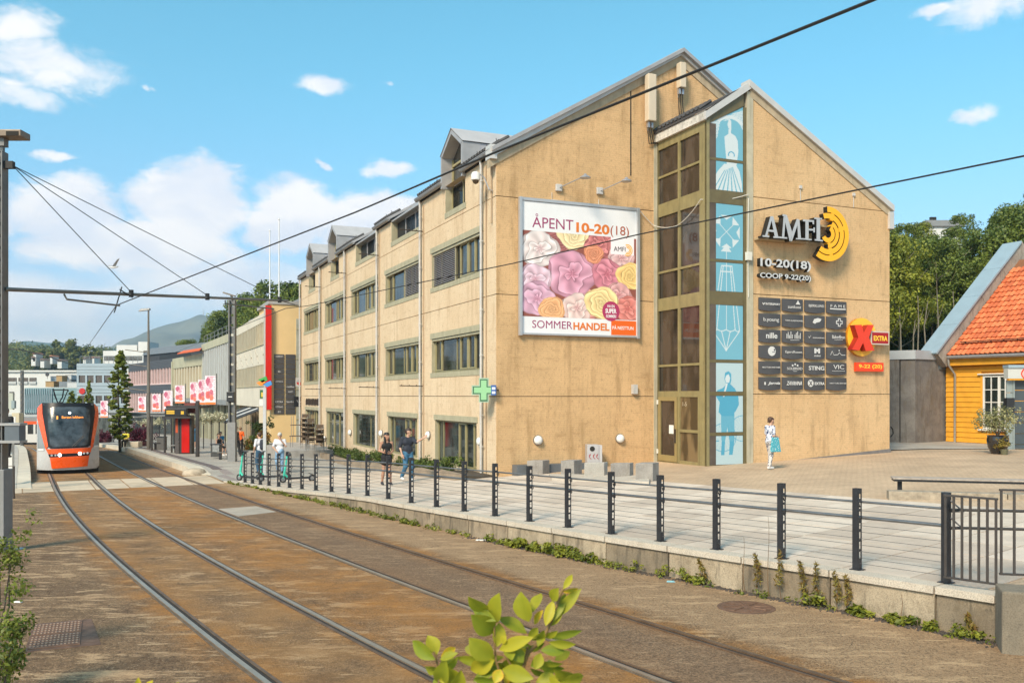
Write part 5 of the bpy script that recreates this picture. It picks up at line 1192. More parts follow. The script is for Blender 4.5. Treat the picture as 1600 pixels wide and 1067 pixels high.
for r,(ya,yb) in enumerate(rz0):
 z1_=BB.tz(1205,ya,.1)[1];z0_=BB.tz(1205,yb,.1)[1];z0_+=.045
 for c,(xa,xb) in enumerate(cols_):
  a,b=BB.t_(xa,.1),BB.t_(xb,.1);t=thing('tenant_panel','dark panel with %s, %s row, %s column of tenants'%(what[r][c],ordn[r],['left','second','third','right'][c]),'sign',BB.p((a+b)/2,z0_,0),'dark tenant panels on the right gable')
  N=8;m=MB();P=[(a+(b-a)*i/N,0.05+.055*math.sin(math.pi*i/N),.05*math.sin(math.pi*i/N)) for i in range(N+1)]
  for i in range(N):
   p,q=P[i],P[i+1];m.hexa([BB.p(p[0],z0_-p[2],0.01),BB.p(q[0],z0_-q[2],0.01),BB.p(q[0],z0_-q[2],q[1]),BB.p(p[0],z0_-p[2],p[1]),BB.p(p[0],z1_-p[2]*.15,0.01),BB.p(q[0],z1_-q[2]*.15,0.01),BB.p(q[0],z1_-q[2]*.15,q[1]),BB.p(p[0],z1_-p[2]*.15,p[1])])
  m.build('panel',pan,t)
  nm=names[r][c];d=.108;w=b-a;h=z1_-z0_;zc0=(z0_+z1_)/2;x=lambda f:a+w*f;y=lambda f:z0_+h*f
  def tx(s,x0,x1,y0,y1,**k):text(s,BB,x(x0),x(x1),y(y0),y(y1),d-.002,.006,pw,t,'print',**k)
  s=MB()
  if nm[0]!='~':
   box={'INTERSPORT':(.26,.93,.38,.56),'sunkost':(.22,.86,.2,.46),'BJØRKLUND':(.14,.90,.34,.62),'F A M E':(.14,.88,.46,.70),'b.young':(.16,.88,.26,.66),'TIARA GLASSMAGASIN':(.08,.95,.42,.54),'nille':(.28,.80,.26,.74),'VINMONOPOLET':(.34,.94,.38,.48),'BakerBrun':(.22,.86,.42,.72),'EgersRosen':(.10,.90,.34,.60),'NESTTUN PARTNER':(.10,.94,.42,.55),'SOLBRØD':(.18,.92,.30,.52),'STING':(.14,.92,.30,.66),'VIC':(.28,.82,.42,.80),'Jernia':(.36,.93,.30,.62),'ZAVANNA':(.15,.90,.32,.66),'NESTTUN SENTER':(.10,.94,.46,.56)}[nm]
   tx(nm,*box,bold=.02 if nm in ('INTERSPORT','STING','nille','ZAVANNA','Jernia') else 0,shear=.3 if nm in ('ZAVANNA','Jernia') else 0)
  if nm=='INTERSPORT':s.fpoly(BB,[(x(.10),y(.56)),(x(.14),y(.56)),(x(.17),y(.46)),(x(.22),y(.58)),(x(.25),y(.58)),(x(.18),y(.38)),(x(.15),y(.38))],.1,d)
  if nm=='sunkost':s.fpoly(BB,[(x(.6),y(.55)),(x(.82),y(.55)),(x(.76),y(.72)),(x(.71),y(.9)),(x(.66),y(.72))],.1,d)
  if nm=='F A M E':s.fbox(BB,x(.12),x(.9),y(.28),y(.38),.1,d)
  if nm=='VINMONOPOLET':s.fpoly(BB,[(x(.12),y(.58)),(x(.17),y(.44)),(x(.26),y(.64)),(x(.17),y(.38))],.1,d)
  if nm=='BakerBrun':s.fbox(BB,x(.34),x(.76),y(.30),y(.325),.1,d)
  if nm=='SOLBRØD':
   for f in (.45,.57,.69):s.disc(BB,x(f),y(.68 if f!=.57 else .78),.035,.1,d,10)
   s.fbox(BB,x(.48),x(.66),y(.17),y(.20),.1,d)
  if nm=='VIC':s.fbox(BB,x(.22),x(.86),y(.24),y(.27),.1,d)
  if nm=='Jernia':s.fbox(BB,x(.2),x(.27),y(.34),y(.58),.1,d)
  if nm=='~leaf':
   s.fpoly(BB,[(x(.34),y(.40)),(x(.42),y(.70)),(x(.60),y(.80)),(x(.78),y(.72)),(x(.70),y(.48)),(x(.50),y(.38)),(x(.46),y(.28))],.1,d)
  if nm=='~plus':
   q=h*.36;k_=q*.42;C_=lambda r_,a_:[(x(.58)+u,zc0+v) for u,v in cross(r_,a_)];s.fpoly(BB,C_(q,k_),.1,d);s.build('print',pw,t);s=MB();s.fpoly(BB,C_(q*.78,k_*.5),.1,d+.003);s.build('print',pan,t);s=MB()
  if nm=='~sky':
   for i_,hh in enumerate((.4,.55,.3,.6,.35,0,.35,.5,.62,.3,.5)):
    if hh:s.fbox(BB,x(.16+i_*.065),x(.185+i_*.065),y(.30),y(.30+hh),.1,d)
   s.fbox(BB,x(.34),x(.78),y(.16),y(.19),.1,d)
  if nm=='~face':s.disc(BB,x(.55),zc0+.01,h*.40,.1,d,20);s.build('print',pw,t);s=MB();s.fbox(BB,x(.56),x(.70),y(.42),y(.47),.1,d+.003);s.fbox(BB,x(.64),x(.70),y(.55),y(.72),.1,d+.003);s.build('print',pan,t);s=MB()
  if nm=='~M':tx('M',.42,.70,.42,.86,bold=.06);tx('mini',.42,.72,.14,.32)
  if nm=='~roof':
   for u0,v0,u1,v1 in ((.14,.3,.22,.62),(.22,.62,.3,.32),(.3,.3,.52,.34),(.52,.34,.58,.52),(.58,.52,.7,.30),(.7,.3,.88,.3)):
    s.fpoly(BB,[(x(u0),y(v0)),(x(u1),y(v1)),(x(u1),y(v1)+.02),(x(u0),y(v0)+.02)],.1,d)
   s.disc(BB,x(.57),y(.72),.025,.1,d,8)
  if nm=='~x':s.disc(BB,x(.24),zc0,h*.31,.1,d,20);s.build('print',pw,t);s=MB();e_=h*.2;s.fpoly(BB,[(x(.24)-e_,zc0-e_),(x(.24)-e_*.5,zc0-e_),(x(.24)+e_,zc0+e_),(x(.24)+e_*.5,zc0+e_)],.1,d+.003);s.fpoly(BB,[(x(.24)+e_,zc0-e_),(x(.24)+e_*.5,zc0-e_),(x(.24)-e_,zc0+e_),(x(.24)-e_*.5,zc0+e_)],.1,d+.0045);s.build('print',pan,t);s=MB();tx('EXTRA',.44,.93,.36,.60,bold=.03)
  if s.v:s.build('print',pw,t)
  # ---- yellow disc with red cross mark and its boxes
dt,dz=BB.tz(1347.3,526.7,.15);R_=.70;yel=M('disc_yellow',srgb((250,185,50)),.35,var=.03);red=M('mark_red',srgb((222,58,26)),.35,var=.03);dred=M('mark_red_side',srgb((150,25,15)),.5,var=0)
t=thing('cross_emblem_sign','yellow disc sign carrying a red X mark on the right gable','sign',BB.p(dt,dz,0))
m=MB();m.disc(BB,dt,dz,R_,.02,.14,40,0,1);m.build('disc',[yel,M('disc_side',srgb((190,120,20)),.5,var=0)],t)
X_=lambda px,py:BB.tz(1160+.15*px,400+.15*py,.3)
m=MB();m.fpoly(BB,[X_(*p) for p in ((1150,720),(1225,718),(1248,800),(1290,718),(1352,720),(1300,850),(1358,985),(1268,990),(1240,905),(1200,985),(1125,975),(1190,850))],.14,.38,0,1);m.build('x_mark',[red,dred],t)
t=thing('red_box_sign','dark red rectangular box sign with yellow capitals beside the yellow disc','sign',BB.p(*BB.tz(1375,540),0));a,z1_=BB.tz(1361,517,.3);b,z0_=BB.tz(1389.3,539,.3)
m=MB();m.fbox(BB,a,b,z0_,z1_,.08,.30);m.build('case',M('case_pale',(.6,.5,.42),.5,var=0),t);m=MB();m.fbox(BB,a+.05,b-.05,z0_+.05,z1_-.05,.30,.31);m.build('face',M('face_dark_red',srgb((160,12,16)),.4,var=0),t)
text('EXTRA',BB,a+.12,b-.1,z0_+.14,z1_-.17,.308,.006,M('yellow_print',srgb((250,200,60)),.5,var=0),t,bold=.03)
t=thing('red_hours_sign','orange-red opening hours sign under the yellow disc','sign',BB.p(*BB.tz(1358,581),0));a,z1_=BB.tz(1337,566,.1);b,z0_=BB.tz(1380,580.5,.1)
m=MB();m.fbox(BB,a,b,z0_,z1_,.02,.12);m.build('panel',[M('hours_red',srgb((228,66,22)),.4,var=.03)],t);text('9-22 (20)',BB,a+.13,b-.08,z0_+.08,z1_-.07,.118,.006,MATS['yellow_print'],t,bold=.02)
# ---- antennas on the main gable
for i,(px,y0,y1,w) in enumerate(((1017,117,190,.34),(1065,99,138,.26))):
 t_,za=GG.tz(px,y0,.3);_,zb=GG.tz(px,y1,.3);lb=['long beige antenna box low on the gable beside the tower roof','shorter beige antenna box just under the gable peak'][i]
 t=thing('antenna',lb,'antenna',GG.p(t_,zb,.2),'beige antennas');m=MB();m.fbox(GG,t_-w/2,t_+w/2,zb,za,.14,.42);m.build('housing',M('antenna_beige',(.60,.49,.36),.5,var=.05),t,bevel=.03)
 m=MB();m.tube([GG.p(t_,zb-.3,.1),GG.p(t_,za+.05,.1)],.03,8);m.build('mast_tube',m_pipe,t)
 for j,dx in enumerate((-.1,0,.1)):
  m=MB();m.tube([GG.p(t_+dx,zb,.25),GG.p(t_+dx*.8,zb-.35,.22),GG.p(t_+dx+.15,zb-.75-(.5 if i else 0),.1),GG.p(t_+.5,zb-.62-(1.0 if i else .0),.06)],.018,6);m.build('cable',m_black,t,smooth=True)
 for dx in (-.07,.07):
  m=MB();m.fbox(GG,t_+dx-.04,t_+dx+.04,zb-.22,zb-.02,.18,.30);m.build('connector',lampm,t)
t=thing('wall_lettering','dark flat lettering on the street front above the far shop window','sign',FF.p(32,3.2,.05));a=FF.t_(499.5);b=FF.t_(478);za=FF.tz(488,622.5)[1];zb=FF.tz(488,633)[1]
for k_ in range(9):
 q0=a+(b-a)*(k_+.1)/9;q1=a+(b-a)*(k_+.62)/9;m=MB();m.fpoly(FF,[(q0,zb),(q1,zb+.05*(k_%2)),(q1-.04,za-.06*(k_%3)),(q0,za)],.02,.07);m.build('letter_stroke',m_metal,t)
 # STREET BEHIND
def fbuild(nm,fr,t0,t1,z0,z1,d0,d1,mat,par,bevel=0.):
 m=MB();m.fbox(fr,t0,t1,z0,z1,d0,d1);return m.build(nm,mat,par,bevel=bevel)
def plane_from(p0,p1,facing=(0,0)):
 """vertical plane through two plan points, normal turned to the camera"""
 a,b=Vector(p0),Vector(p1);d=(b-a).normalized();n=Vector((-d.y,d.x));mid=(a+b)/2
 if n.dot(Vector(facing)-mid)<0:n=-n
 return Fr(a,d,n),(b-a).length
gl_far=glass_mat('far_glass',(.10,.11,.105),.1,.8);gl_dark=glass_mat('far_glass_dark',(.04,.045,.05),.1,.8)
cream=M('far_cream',(.60,.54,.44),.8,var=.08,vs=.5,streak=.15);ftan=M('fin_beige',(.42,.37,.27),.75,var=.1,vs=1)
# --- yellow end wall, red fin and shop boards
Dp=C0+U*38.2;wl=1.95;Yf=Fr(Dp-Vd*wl,Vd,-U)
zz=lambda py,Y:CZ+(HZ-py)/F*Y
t=thing('yellow_block','narrow yellow rendered block between the cream shop front and the red fin','building',(Dp.x,Dp.y,-1.2))
ym=M('yellow_render',(.70,.49,.24),.85,var=.05,vs=.8)
for a,b in ((-1.2,2.2),(2.2,5.6),(5.6,9.6)):fbuild('wall_panel',Yf,.12,wl+.9,a+.01,b-.01,-6,0,ym,t)
fbuild('coping',Yf,-.05,wl+.95,9.6,9.85,-6,.08,M('coping_grey',(.34,.32,.30),.6,var=.1),t)
fbuild('glazed_slot',Yf,wl-.02,wl+.55,-1.0,8.6,.0,.06,M('slot_glass',(.36,.36,.30),.3,var=.15,vs=1.5),t)
for z in (1.2,3.4,5.6,7.8):fbuild('slot_bar',Yf,wl-.03,wl+.56,z,z+.1,.06,.10,m_trim,t)
t=thing('red_fin','tall bright red vertical fin at the corner of the yellow block','sign',Yf.p(-.1,-1,.1));fbuild('fin',Yf,-.30,.12,zz(640,64),zz(477,64),-.15,.35,M('fin_red',srgb((205,22,14)),.4,var=.05),t)
fbuild('fin_edge',Yf,-.36,-.302,zz(638,64),zz(478,64),-.1,.34,M('fin_pale',(.5,.45,.42),.5,var=0),t)
rows_=12;y0_,y1_=553,648
for c,(xa,xb) in enumerate(((428.3,443.8),(446,461.4))):
 for r in range(rows_):
  ya=y0_+(y1_-y0_)*r/rows_;yb=ya+(y1_-y0_)/rows_-.8;a,b=Yf.t_(xa),Yf.t_(xb);z1_,z0_=zz(ya,64.3),zz(yb,64.3)
  t=thing('shop_board','small dark shop board on the yellow wall, %s column, row %s from the top'%(('left','right')[c],['one','two','three','four','five','six','seven','eight','nine','ten','eleven','twelve','thirteen'][r]),'sign',Yf.p(a,z0_,0),'small dark boards on the yellow wall')
  fbuild('board',Yf,a,b,z0_,z1_,0,.06,pan,t);rn=random.Random(r*7+c)
  s=[('INTERSPORT','','','o','','JANUS','','','','EXTRA','STING','M'),('','','','','','','nille','VIC','','BakerBrun','','')][c][r]
  if s:
   ww=b-a;tw=min(.13*len(s)+.1,.8)*ww;mid_=(a+b)/2;text(s,Yf,mid_-tw/2,mid_+tw/2,z0_+.11,z1_-.1,.058,.006,pw,t,'print')
t=thing('black_hanging_sign','square black projecting sign with a thin tick mark beside the yellow wall','sign',Yf.p(2.2,0,.3));a,z1_=Yf.tz(459,619.5,.6);b,z0_=Yf.tz(475.5,635.5,.6);fbuild('panel',Yf,a,b,z0_,z1_,.55,.65,M('sign_black',(.02,.02,.022),.4,var=0),t)
m=MB();m.tube([Yf.p(a+.2,z0_+.5,.66),Yf.p((a+b)/2,z0_+.25,.66),Yf.p(b-.15,z0_+.5,.66)],.014,4);m.build('mark',pw,t)
t=thing('round_hanging_sign','small white square sign with a red and white disc beside the yellow wall','sign',Yf.p(2.2,2,.3));a,z1_=Yf.tz(462,590,.6);b,z0_=Yf.tz(474.5,604,.6);fbuild('panel',Yf,a,b,z0_,z1_,.55,.65,M('sign_pale',(.55,.5,.45),.5,var=0),t)
m=MB();m.disc(Yf,(a+b)/2,(z0_+z1_)/2,.23,.65,.66,20,a0=180,a1=360,r0=.02);m.build('red_half',mred_:=M('sign_red',srgb((190,30,25)),.5,var=0),t);m=MB();m.disc(Yf,(a+b)/2,(z0_+z1_)/2,.23,.65,.66,20,a0=0,a1=180,r0=.02);m.build('grey_half',M('sign_grey',(.4,.4,.4),.5,var=0),t)
# --- white building with rows of narrow windows
fr,L=plane_from(Dp-Vd*(wl+.1),Dp-Vd*(wl+.1)+U*24.5,(-60,60));fr=Fr(Dp-Vd*(wl+.1)+U*.3,U,-Vd);L=24.2
t=thing('office_building','white three-storey building with two rows of narrow upright windows','building',fr.p(0,-1.5,0))
Y0=64.
lev=dict(top=zz(484,Y0),w1t=zz(498.5,Y0),w1b=zz(534.5,Y0),w2t=zz(567.5,Y0),w2b=zz(602,Y0),cb=zz(637,Y0))
fbuild('top_band',fr,0,L,lev['w1t'],lev['top'],-8,0,cream,t)
nrel=9;fbuild('relief_core',fr,0,L,lev['w2t'],lev['w1b'],-8,-.05,cream,t)
for i in range(nrel):
 fbuild('relief_panel',fr,i*L/nrel+.02,(i+1)*L/nrel-.02,lev['w2t']+.02,lev['w1b']-.02,-.05,0,cream,t)
rl=MB()
for i in range(7):
 x0=1+i*3.4;zb_,zt_=lev['w2t']+.2,lev['w1b']-.2;p=[(x0,zb_),(x0+.9,zb_+.5),(x0+.6,(zb_+zt_)/2),(x0+1.5,zt_-.3),(x0+1.9,zt_)]
 for a_,b_ in zip(p[:-1],p[1:]):rl.tube([fr.p(*a_,.01),fr.p(*b_,.01)],.05,5)
rl.build('relief_line',M('relief_shade',(.42,.38,.31),.8,var=.1),t)
fbuild('lower_band',fr,0,L,lev['cb'],lev['w2b'],-8,0,cream,t)
for (zb_,zt_) in ((lev['w1b'],lev['w1t']),(lev['w2b'],lev['w2t'])):
 fbuild('window_strip',fr,0,L,zb_,zt_,-8,-.30,gl_far,t);n=24
 fbuild('sill',fr,0,L,zb_-.06,zb_-.002,0,.06,m_trim,t)
 for i in range(n+1):fbuild('fin',fr,L*i/n-.14,L*i/n+.14,zb_,zt_,-.30,.02,ftan,t)
fbuild('shop_front',fr,0,L,-1.6,lev['cb'],-8,-.7,gl_dark,t)
for i in range(9):fbuild('shop_pillar',fr,L*i/8-.12,L*i/8+.12,-1.6,lev['cb'],-.7,-.45,M('pillar_tan',(.45,.36,.24),.8,var=.1),t)
for x,d,z in ((-1,.5,1.0),(4,1.1,1.5)):pass
m=MB();za=lev['top']+.7;m.hexa([fr.p(-2.5,za+.5,-3.5),fr.p(L*.9,za,-1.4),fr.p(L*.9,za,-9),fr.p(-2.5,za+.5,-9),fr.p(-2.5,za+.8,-3.5),fr.p(L*.9,za+.3,-1.4),fr.p(L*.9,za+.3,-9),fr.p(-2.5,za+.8,-9)]);m.build('roof_slab',M('roof_slab_grey',(.20,.20,.21),.6,var=.1),t)
m=MB();m.fbox(fr,.5,L,lev['top'],za,-8,-3.2);m.build('attic_wall',M('attic_pale',(.48,.49,.50),.7,var=.1),t)
t=thing('awning','dark folding awning with pale stripes over the shop entrance','awning',fr.p(6,.8,1));A=FF
m=MB();m.hexa([fr.p(2.5,1.9,0),fr.p(13,1.9,0),fr.p(13,.9,2.6),fr.p(2.5,.9,2.6),fr.p(2.5,1.98,0),fr.p(13,1.98,0),fr.p(13,.98,2.6),fr.p(2.5,.98,2.6)]);m.build('fabric',M('awning_black',(.03,.03,.033),.8,var=.05),t)
for x in (4.5,8.5):m=MB();m.hexa([fr.p(x,1.99,0),fr.p(x+1.1,1.99,0),fr.p(x+1.1,.99,2.6),fr.p(x,.99,2.6),fr.p(x,2.0,0),fr.p(x+1.1,2.0,0),fr.p(x+1.1,1.0,2.6),fr.p(x,1.0,2.6)]);m.build('stripe',pw,t)
# --- ribbed grey, beige, dark buildings, each by its own plane
def ribbed(label,p0,p1,pyt,pyband,pyrib,wallc,ribc,nr,ground=True,pyl=None):
 """p0 near right end, p1 far left end"""
 fr,L=plane_from(p0,p1);Y=p0[1];t=thing('shop_block',label,'building',fr.p(L/2,-2.5,0));zt_,zb_,zr_=zz(pyt,Y),zz(pyband,Y),zz(pyrib,Y)
 fbuild('top_band',fr,0,L,zb_,zt_,-8,.12,wallc,t);fbuild('wall',fr,0,L,zr_,zb_,-8,-.2,ribc,t)
 for i in range(nr):x=L*(i+.5)/nr;fbuild('rib',fr,x-L/nr*.24,x+L/nr*.24,zr_,zb_-.01,-.2,.05,ribc,t)
 fbuild('shop_front',fr,0,L,-4.5,zr_-.5,-8,-.8,gl_dark,t);fbuild('canopy',fr,0,L,zr_-.5,zr_-.002,-8,.7,M('canopy_grey',(.22,.22,.22),.6,var=.1),t)
 for i in range(5):fbuild('pillar',fr,L*(i+.5)/5-.2,L*(i+.5)/5+.2,-4.5,zr_-.5,-.8,-.4,wallc,t)
 fbuild('side_pier',fr,-.45,-.0,-4,zt_-.1,-8,.25,wallc,t);return fr,L,t
olv=M('band_olive_grey',(.40,.38,.27),.8,var=.12,vs=.5,streak=.2);grc=M('rib_concrete_grey',(.40,.40,.385),.8,var=.12,vs=.6);bgc=M('rib_beige',(.46,.40,.29),.8,var=.12,vs=.6)
fr2,L2,t2=ribbed('grey ribbed concrete shop block with an olive top band beside the white offices',(-27.2,87),(-37.7,108.5),519,532,625,olv,grc,16)
m=MB();
for i in range(9):m.tube([fr2.p(L2*i/8,zz(519,87),-.2),fr2.p(L2*i/8,zz(519,87)+1.0,-.2)],.03,4)
for h_ in (.5,1.0):m.tube([fr2.p(0,zz(519,87)+h_,-.2),fr2.p(L2,zz(519,87)+h_,-.2)],.03,4)
m.build('roof_railing',M('rail_grey',(.3,.3,.3),.5,.3,var=0),t2)
fr3,L3,t3=ribbed('lower beige shop block with upright ribs and a plain olive top band',(-37.9,109.5),(-48.1,126.5),552,570,622,olv,bgc,11)
fr,L=plane_from((-48.1,126.5),(-64.9,151));Y=126.5;t=thing('dark_shop_block','long dark slate clad block with two rows of pink framed windows','building',fr.p(L/2,-3.5,0));slate=M('slate_cladding',(.075,.08,.095),.7,var=.12,vs=2)
pinkf=M('pink_frame',(.62,.44,.42),.7,var=.06)
zs_=[zz(v,Y) for v in (560,574,600,614,650)]
for j in range(6):h=(zs_[0]-zs_[1])/6;fbuild('cladding_board',fr,0,L,zs_[1]+j*h+.015,zs_[1]+(j+1)*h-.015,-8,.1,slate,t)
for j in range(5):h=(zs_[2]-zs_[3])/5;fbuild('cladding_board',fr,0,L,zs_[3]+j*h+.015,zs_[3]+(j+1)*h-.015,-8,.1,slate,t)
for (zt_,zb_) in ((zs_[1],zs_[2]),(zs_[3],zs_[4])):
 fbuild('window_strip',fr,0,L,zb_,zt_,-8,-.1,M('brown_glass',(.20,.14,.13),.3,var=.2,vs=.8),t)
 for i in range(17):x=L*i/16;fbuild('mullion',fr,x-.16,x+.16,zb_,zt_,-.1,.12,pinkf,t)
 fbuild('sill',fr,0,L,zb_,zb_+.2,-.1,.14,pinkf,t)
fbuild('white_corner',fr,L-.1,L+.7,-3.5,zs_[1]+.5,-8,.2,M('corner_white',(.6,.58,.54),.7,var=.05),t);fbuild('shop_front',fr,0,L,-5,zs_[4],-8,-.5,gl_dark,t)
fbuild('side_pier',fr,-.6,0,-5,zs_[0]-.5,-8,.3,olv,t)
fr,L=plane_from((-37.5,122),(-62,150));t=thing('dark_penthouse','low black metal penthouse on the roofs behind the beige block','building',fr.p(L/2,zz(560,125),0));bkm=M('penthouse_black',(.045,.045,.05),.6,var=.1,vs=.5);rg=M('penthouse_roof',(.17,.175,.185),.6,.2,var=.1)
fbuild('wall',fr,0,L,1.5,zz(541,122),-7,0,bkm,t);m=MB();za,zb_=zz(541,122),zz(527,122);m.hexa([fr.p(-.3,za,.3),fr.p(L,za,.3),fr.p(L,za,-7),fr.p(-.3,za,-7),fr.p(-.3,zb_,-1.2),fr.p(L,zb_,-1.2),fr.p(L,zb_,-7),fr.p(-.3,zb_,-7)]);m.build('roof',rg,t)
fbuild('shutter',fr,L*.45,L*.8,1.5,zz(541,122)-.3,0,.05,M('shutter_black',(.02,.02,.022),.6,var=0),t)
t=thing('orange_awning','tilted orange and white awning on the roof terrace','awning',W(300,552,112));P=[W(277,553.5,118),W(312,548,106),W(315,545,108),W(287,549,121)]
m=MB();m.hexa([tuple(p) for p in P]+[tuple(p+Vector((0,0,.12))) for p in P]);m.build('fabric',M('awning_orange',srgb((210,95,50)),.8,var=.1,vs=2),t)
# --- blue-grey building closing the street, with white penthouse
def boxes(t,fr,specs):
 for (nm,x0,x1,ya,yb,d0,d1,mt) in specs:
  a,b=fr.t_(x0),fr.t_(x1);Yr=fr.o.y;fbuild(nm,fr,a,b,zz(yb,Yr),zz(ya,Yr),d0,d1,mt,t)
bgm=M('panel_blue_grey',(.33,.39,.43),.6,.1,var=.06,vs=.3);wht=M('far_white',(.62,.60,.57),.75,var=.06,vs=.4)
Yg=165;fr=Fr((0,Yg),(1,0),(0,-1));t=thing('blue_grey_building','blue-grey panelled building closing the end of the street behind the tall tree','building',(-73,Yg,-5))
ev=[('core',121,228,568,690,-12,0,M('core_dark',(.12,.13,.14),.8,var=.1))]
for i,(a,b) in enumerate(((568,572.5),(573,577.5),(578,582),(582.5,586.5),(598,603),(603.5,608.5),(609,613.5),(614,618),(630,634),(634.5,640))):ev.append(('cladding_board',121,228,a,b,0,.3,bgm))
for (a,b) in ((586.5,598),(618,630)):
 ev.append(('window_strip',121,228,a,b,0,.1,gl_dark))
 for i in range(9):ev.append(('pier',121+i*13.2,124+i*13.2,a,b,.1,.28,bgm))
ev+=[('shop_front',121,228,640,690,0,.12,gl_far),('shop_band',121,228,640,645,.12,.4,M('band_grey',(.3,.32,.33),.7,var=.1))]
boxes(t,fr,ev)
fr_p=Fr((0,Yg+6),(1,0),(0,-1));boxes(t,fr_p,[('penthouse',161,224,548,572,-9,0,wht),('penthouse_glass',163,222,556,563,0,.1,gl_far),('penthouse_top',182,214,539,548,-9,0,wht),('lift_house',216,232,534,548,-5,0,wht)])
m=MB();
for i in range(13):x=125+i*7.5;p=W(x,568,Yg);m.tube([p,p+Vector((0,0,1.3))],.05,4)
m.tube([W(125,568,Yg)+Vector((0,0,1.3)),W(215,568,Yg)+Vector((0,0,1.3))],.05,4);m.build('roof_railing',MATS['rail_grey'],t)
p=W(128,611,Yg-.5);m=MB();m.disc(fr,p.x,p.z,.55,.3,.5,20);m.build('red_round_sign',mred_,t)
# --- white flats and teal glass pavilion to the left
Yw=190;fr=Fr((0,Yw),(1,0),(0,-1));t=thing('white_flats','long low white building on the far left with recessed balconies','building',(-95,Yw,-7));ev=[('core',-60,121,580,690,-14,0,wht)]
for (a,b) in ((10,26),(29,44),(46,57)):ev+=[('balcony_recess',a,b,590,600,0,.08,gl_dark),('balcony_rail',a,b,596,600,.08,.25,M('balcony_pale',(.45,.45,.44),.6,var=.05))]
for (a,b) in ((4,12),(15,22)):ev.append(('window',a,b,612,622,0,.1,gl_dark))
ev+=[('roof_edge',-60,121,578.5,581,-14,.4,wht)];boxes(t,fr,ev)
for (nm,x0,x1,ya,yb,mt) in (('wooden_box',88,97,587,596,M('plant_wood',(.38,.24,.11),.8,var=.1)),('wooden_box',71,84,596,604.5,MATS['plant_wood']),('duct',79,118,588,605,M('duct_grey',(.20,.23,.26),.6,var=.1)),('air_unit',105,120,597,605,M('unit_pale',(.5,.5,.5),.5,var=.05)),('pale_box',102,111.5,586,592.5,MATS['unit_pale'])):
 q={'duct':176,'wooden_box':172,'air_unit':171,'pale_box':174}[nm];f=Fr((0,q),(1,0),(0,-1));tt=thing(nm,{'duct':'grey duct box on the flat roof of the glass pavilion','air_unit':'pale air conditioning unit on the pavilion roof by the blue-grey building','pale_box':'small pale box on top of the roof plant','wooden_box':'upper orange wooden plant box on the pavilion roof' if x0>80 else 'lower orange wooden plant box at the left of the roof plant'}[nm],'roof plant',W((x0+x1)/2,yb,q));boxes(tt,f,[('case',x0,x1,ya,yb,-2,0,mt),('lid',x0-.2,x1+.2,ya-.4,ya,-2,.1,mt)])
p=W(74,585,175);t=thing('satellite_dish','dark satellite dish on the white building roof','dish',tuple(p));m=MB();m.disc(Fr((0,175),(1,0),(0,-1)),p.x,p.z,.38,0,.08,16);m.build('dish',bkm,t);m=MB();m.tube([p,p-Vector((0,0,.9))],.04,5);m.build('stand',bkm,t)
Yt=170;fr=Fr((0,Yt),(1,0),(0,-1));t=thing('glass_pavilion','teal glass fronted pavilion behind the tram with upright mullions','building',(-88,Yt,-6));teal=M('teal_panel',(.20,.31,.33),.4,var=.08,vs=.5)
ev=[('core',40,121,606,690,-8,0,M('pavilion_core',(.16,.2,.21),.7,var=.1)),('top_band',40,121,606,616,0,.25,teal),('glass',40,82,616,640,0,.1,M('teal_glass',(.30,.40,.42),.15,var=.2,vs=.6))]
for i in range(13):ev.append(('mullion',40+i*3.5,40.7+i*3.5,607,646,.25,.45,bgm))
for i in range(4):ev.append(('cladding_board',83,121,617+i*6,622.4+i*6,0,.2,teal))
ev+=[('lower_band',40,121,640,645,.1,.3,teal),('shop_front',40,121,645,690,0,.1,gl_dark)]
boxes(t,fr,ev)
t=thing('street_canopy','long flat grey canopy over the far shop fronts','canopy',W(120,690,150));f=Fr((0,150),(1,0),(0,-1));boxes(t,f,[('roof',-10,215,648,652.5,-4,0,M('canopy_pale',(.42,.41,.39),.6,var=.05))]+[('post',5+i*21,6.2+i*21,652.5,692,-.4,0,MATS['canopy_pale']) for i in range(10)])
# FAR HILLS
def ridge(name,label_kind,pts,Y,depth,mat,seed,rough_=1.):
 """terrain mass: sky outline given in photo pixels, falling to the ground toward the viewer"""
 xs=np.linspace(pts[0][0],pts[-1][0],120);ys=np.interp(xs,[p[0] for p in pts],[p[1] for p in pts]);rs=np.random.RandomState(seed)
 nz=np.convolve(rs.randn(140),np.ones(5)/5,'same')[:120]*rough_;n=30;V=[]
 for j in range(n):
  f=j/(n-1);Yj=Y-depth*(1-f)
  for i in range(120):
   h=(HZ-(ys[i]+nz[i]*.5))/F*Y+CZ;x=(xs[i]-CX)/F*Y
   b=np.sin(i*.35+j*.5+seed)*np.sin(i*.13-j*.3)*.06*math.sin(math.pi*f);z=-12+(h+12)*(f**.8+b);V.append((x,Yj,z))
 for i in range(120):V.append((V[(n-1)*120+i][0],Y+depth,-12))
 n+=1;ii=np.arange(n*120).reshape(n,120);Q=np.stack([ii[:-1,:-1],ii[:-1,1:],ii[1:,1:],ii[1:,:-1]],-1).reshape(-1,4)
 o=np_mesh(name,V,Q,mat);tag(o,kind='structure');o.data.polygons.foreach_set('use_smooth',[True]*len(o.data.polygons));return o
hm=M('far_mountain_wood',(.06,.085,.045),.95,var=.35,vs=.004);hr=M('far_mountain_rock',(.16,.15,.10),.95,var=.35,vs=.006)
ridge('hill',0,[(-500,580),(-200,560),(-60,575),(0,562),(12,545),(22,536),(40,532.5),(60,534),(78,536),(90,533.5),(105,537),(125,543),(140,548),(160,556),(200,566),(260,580)],2500,600,hm,1)
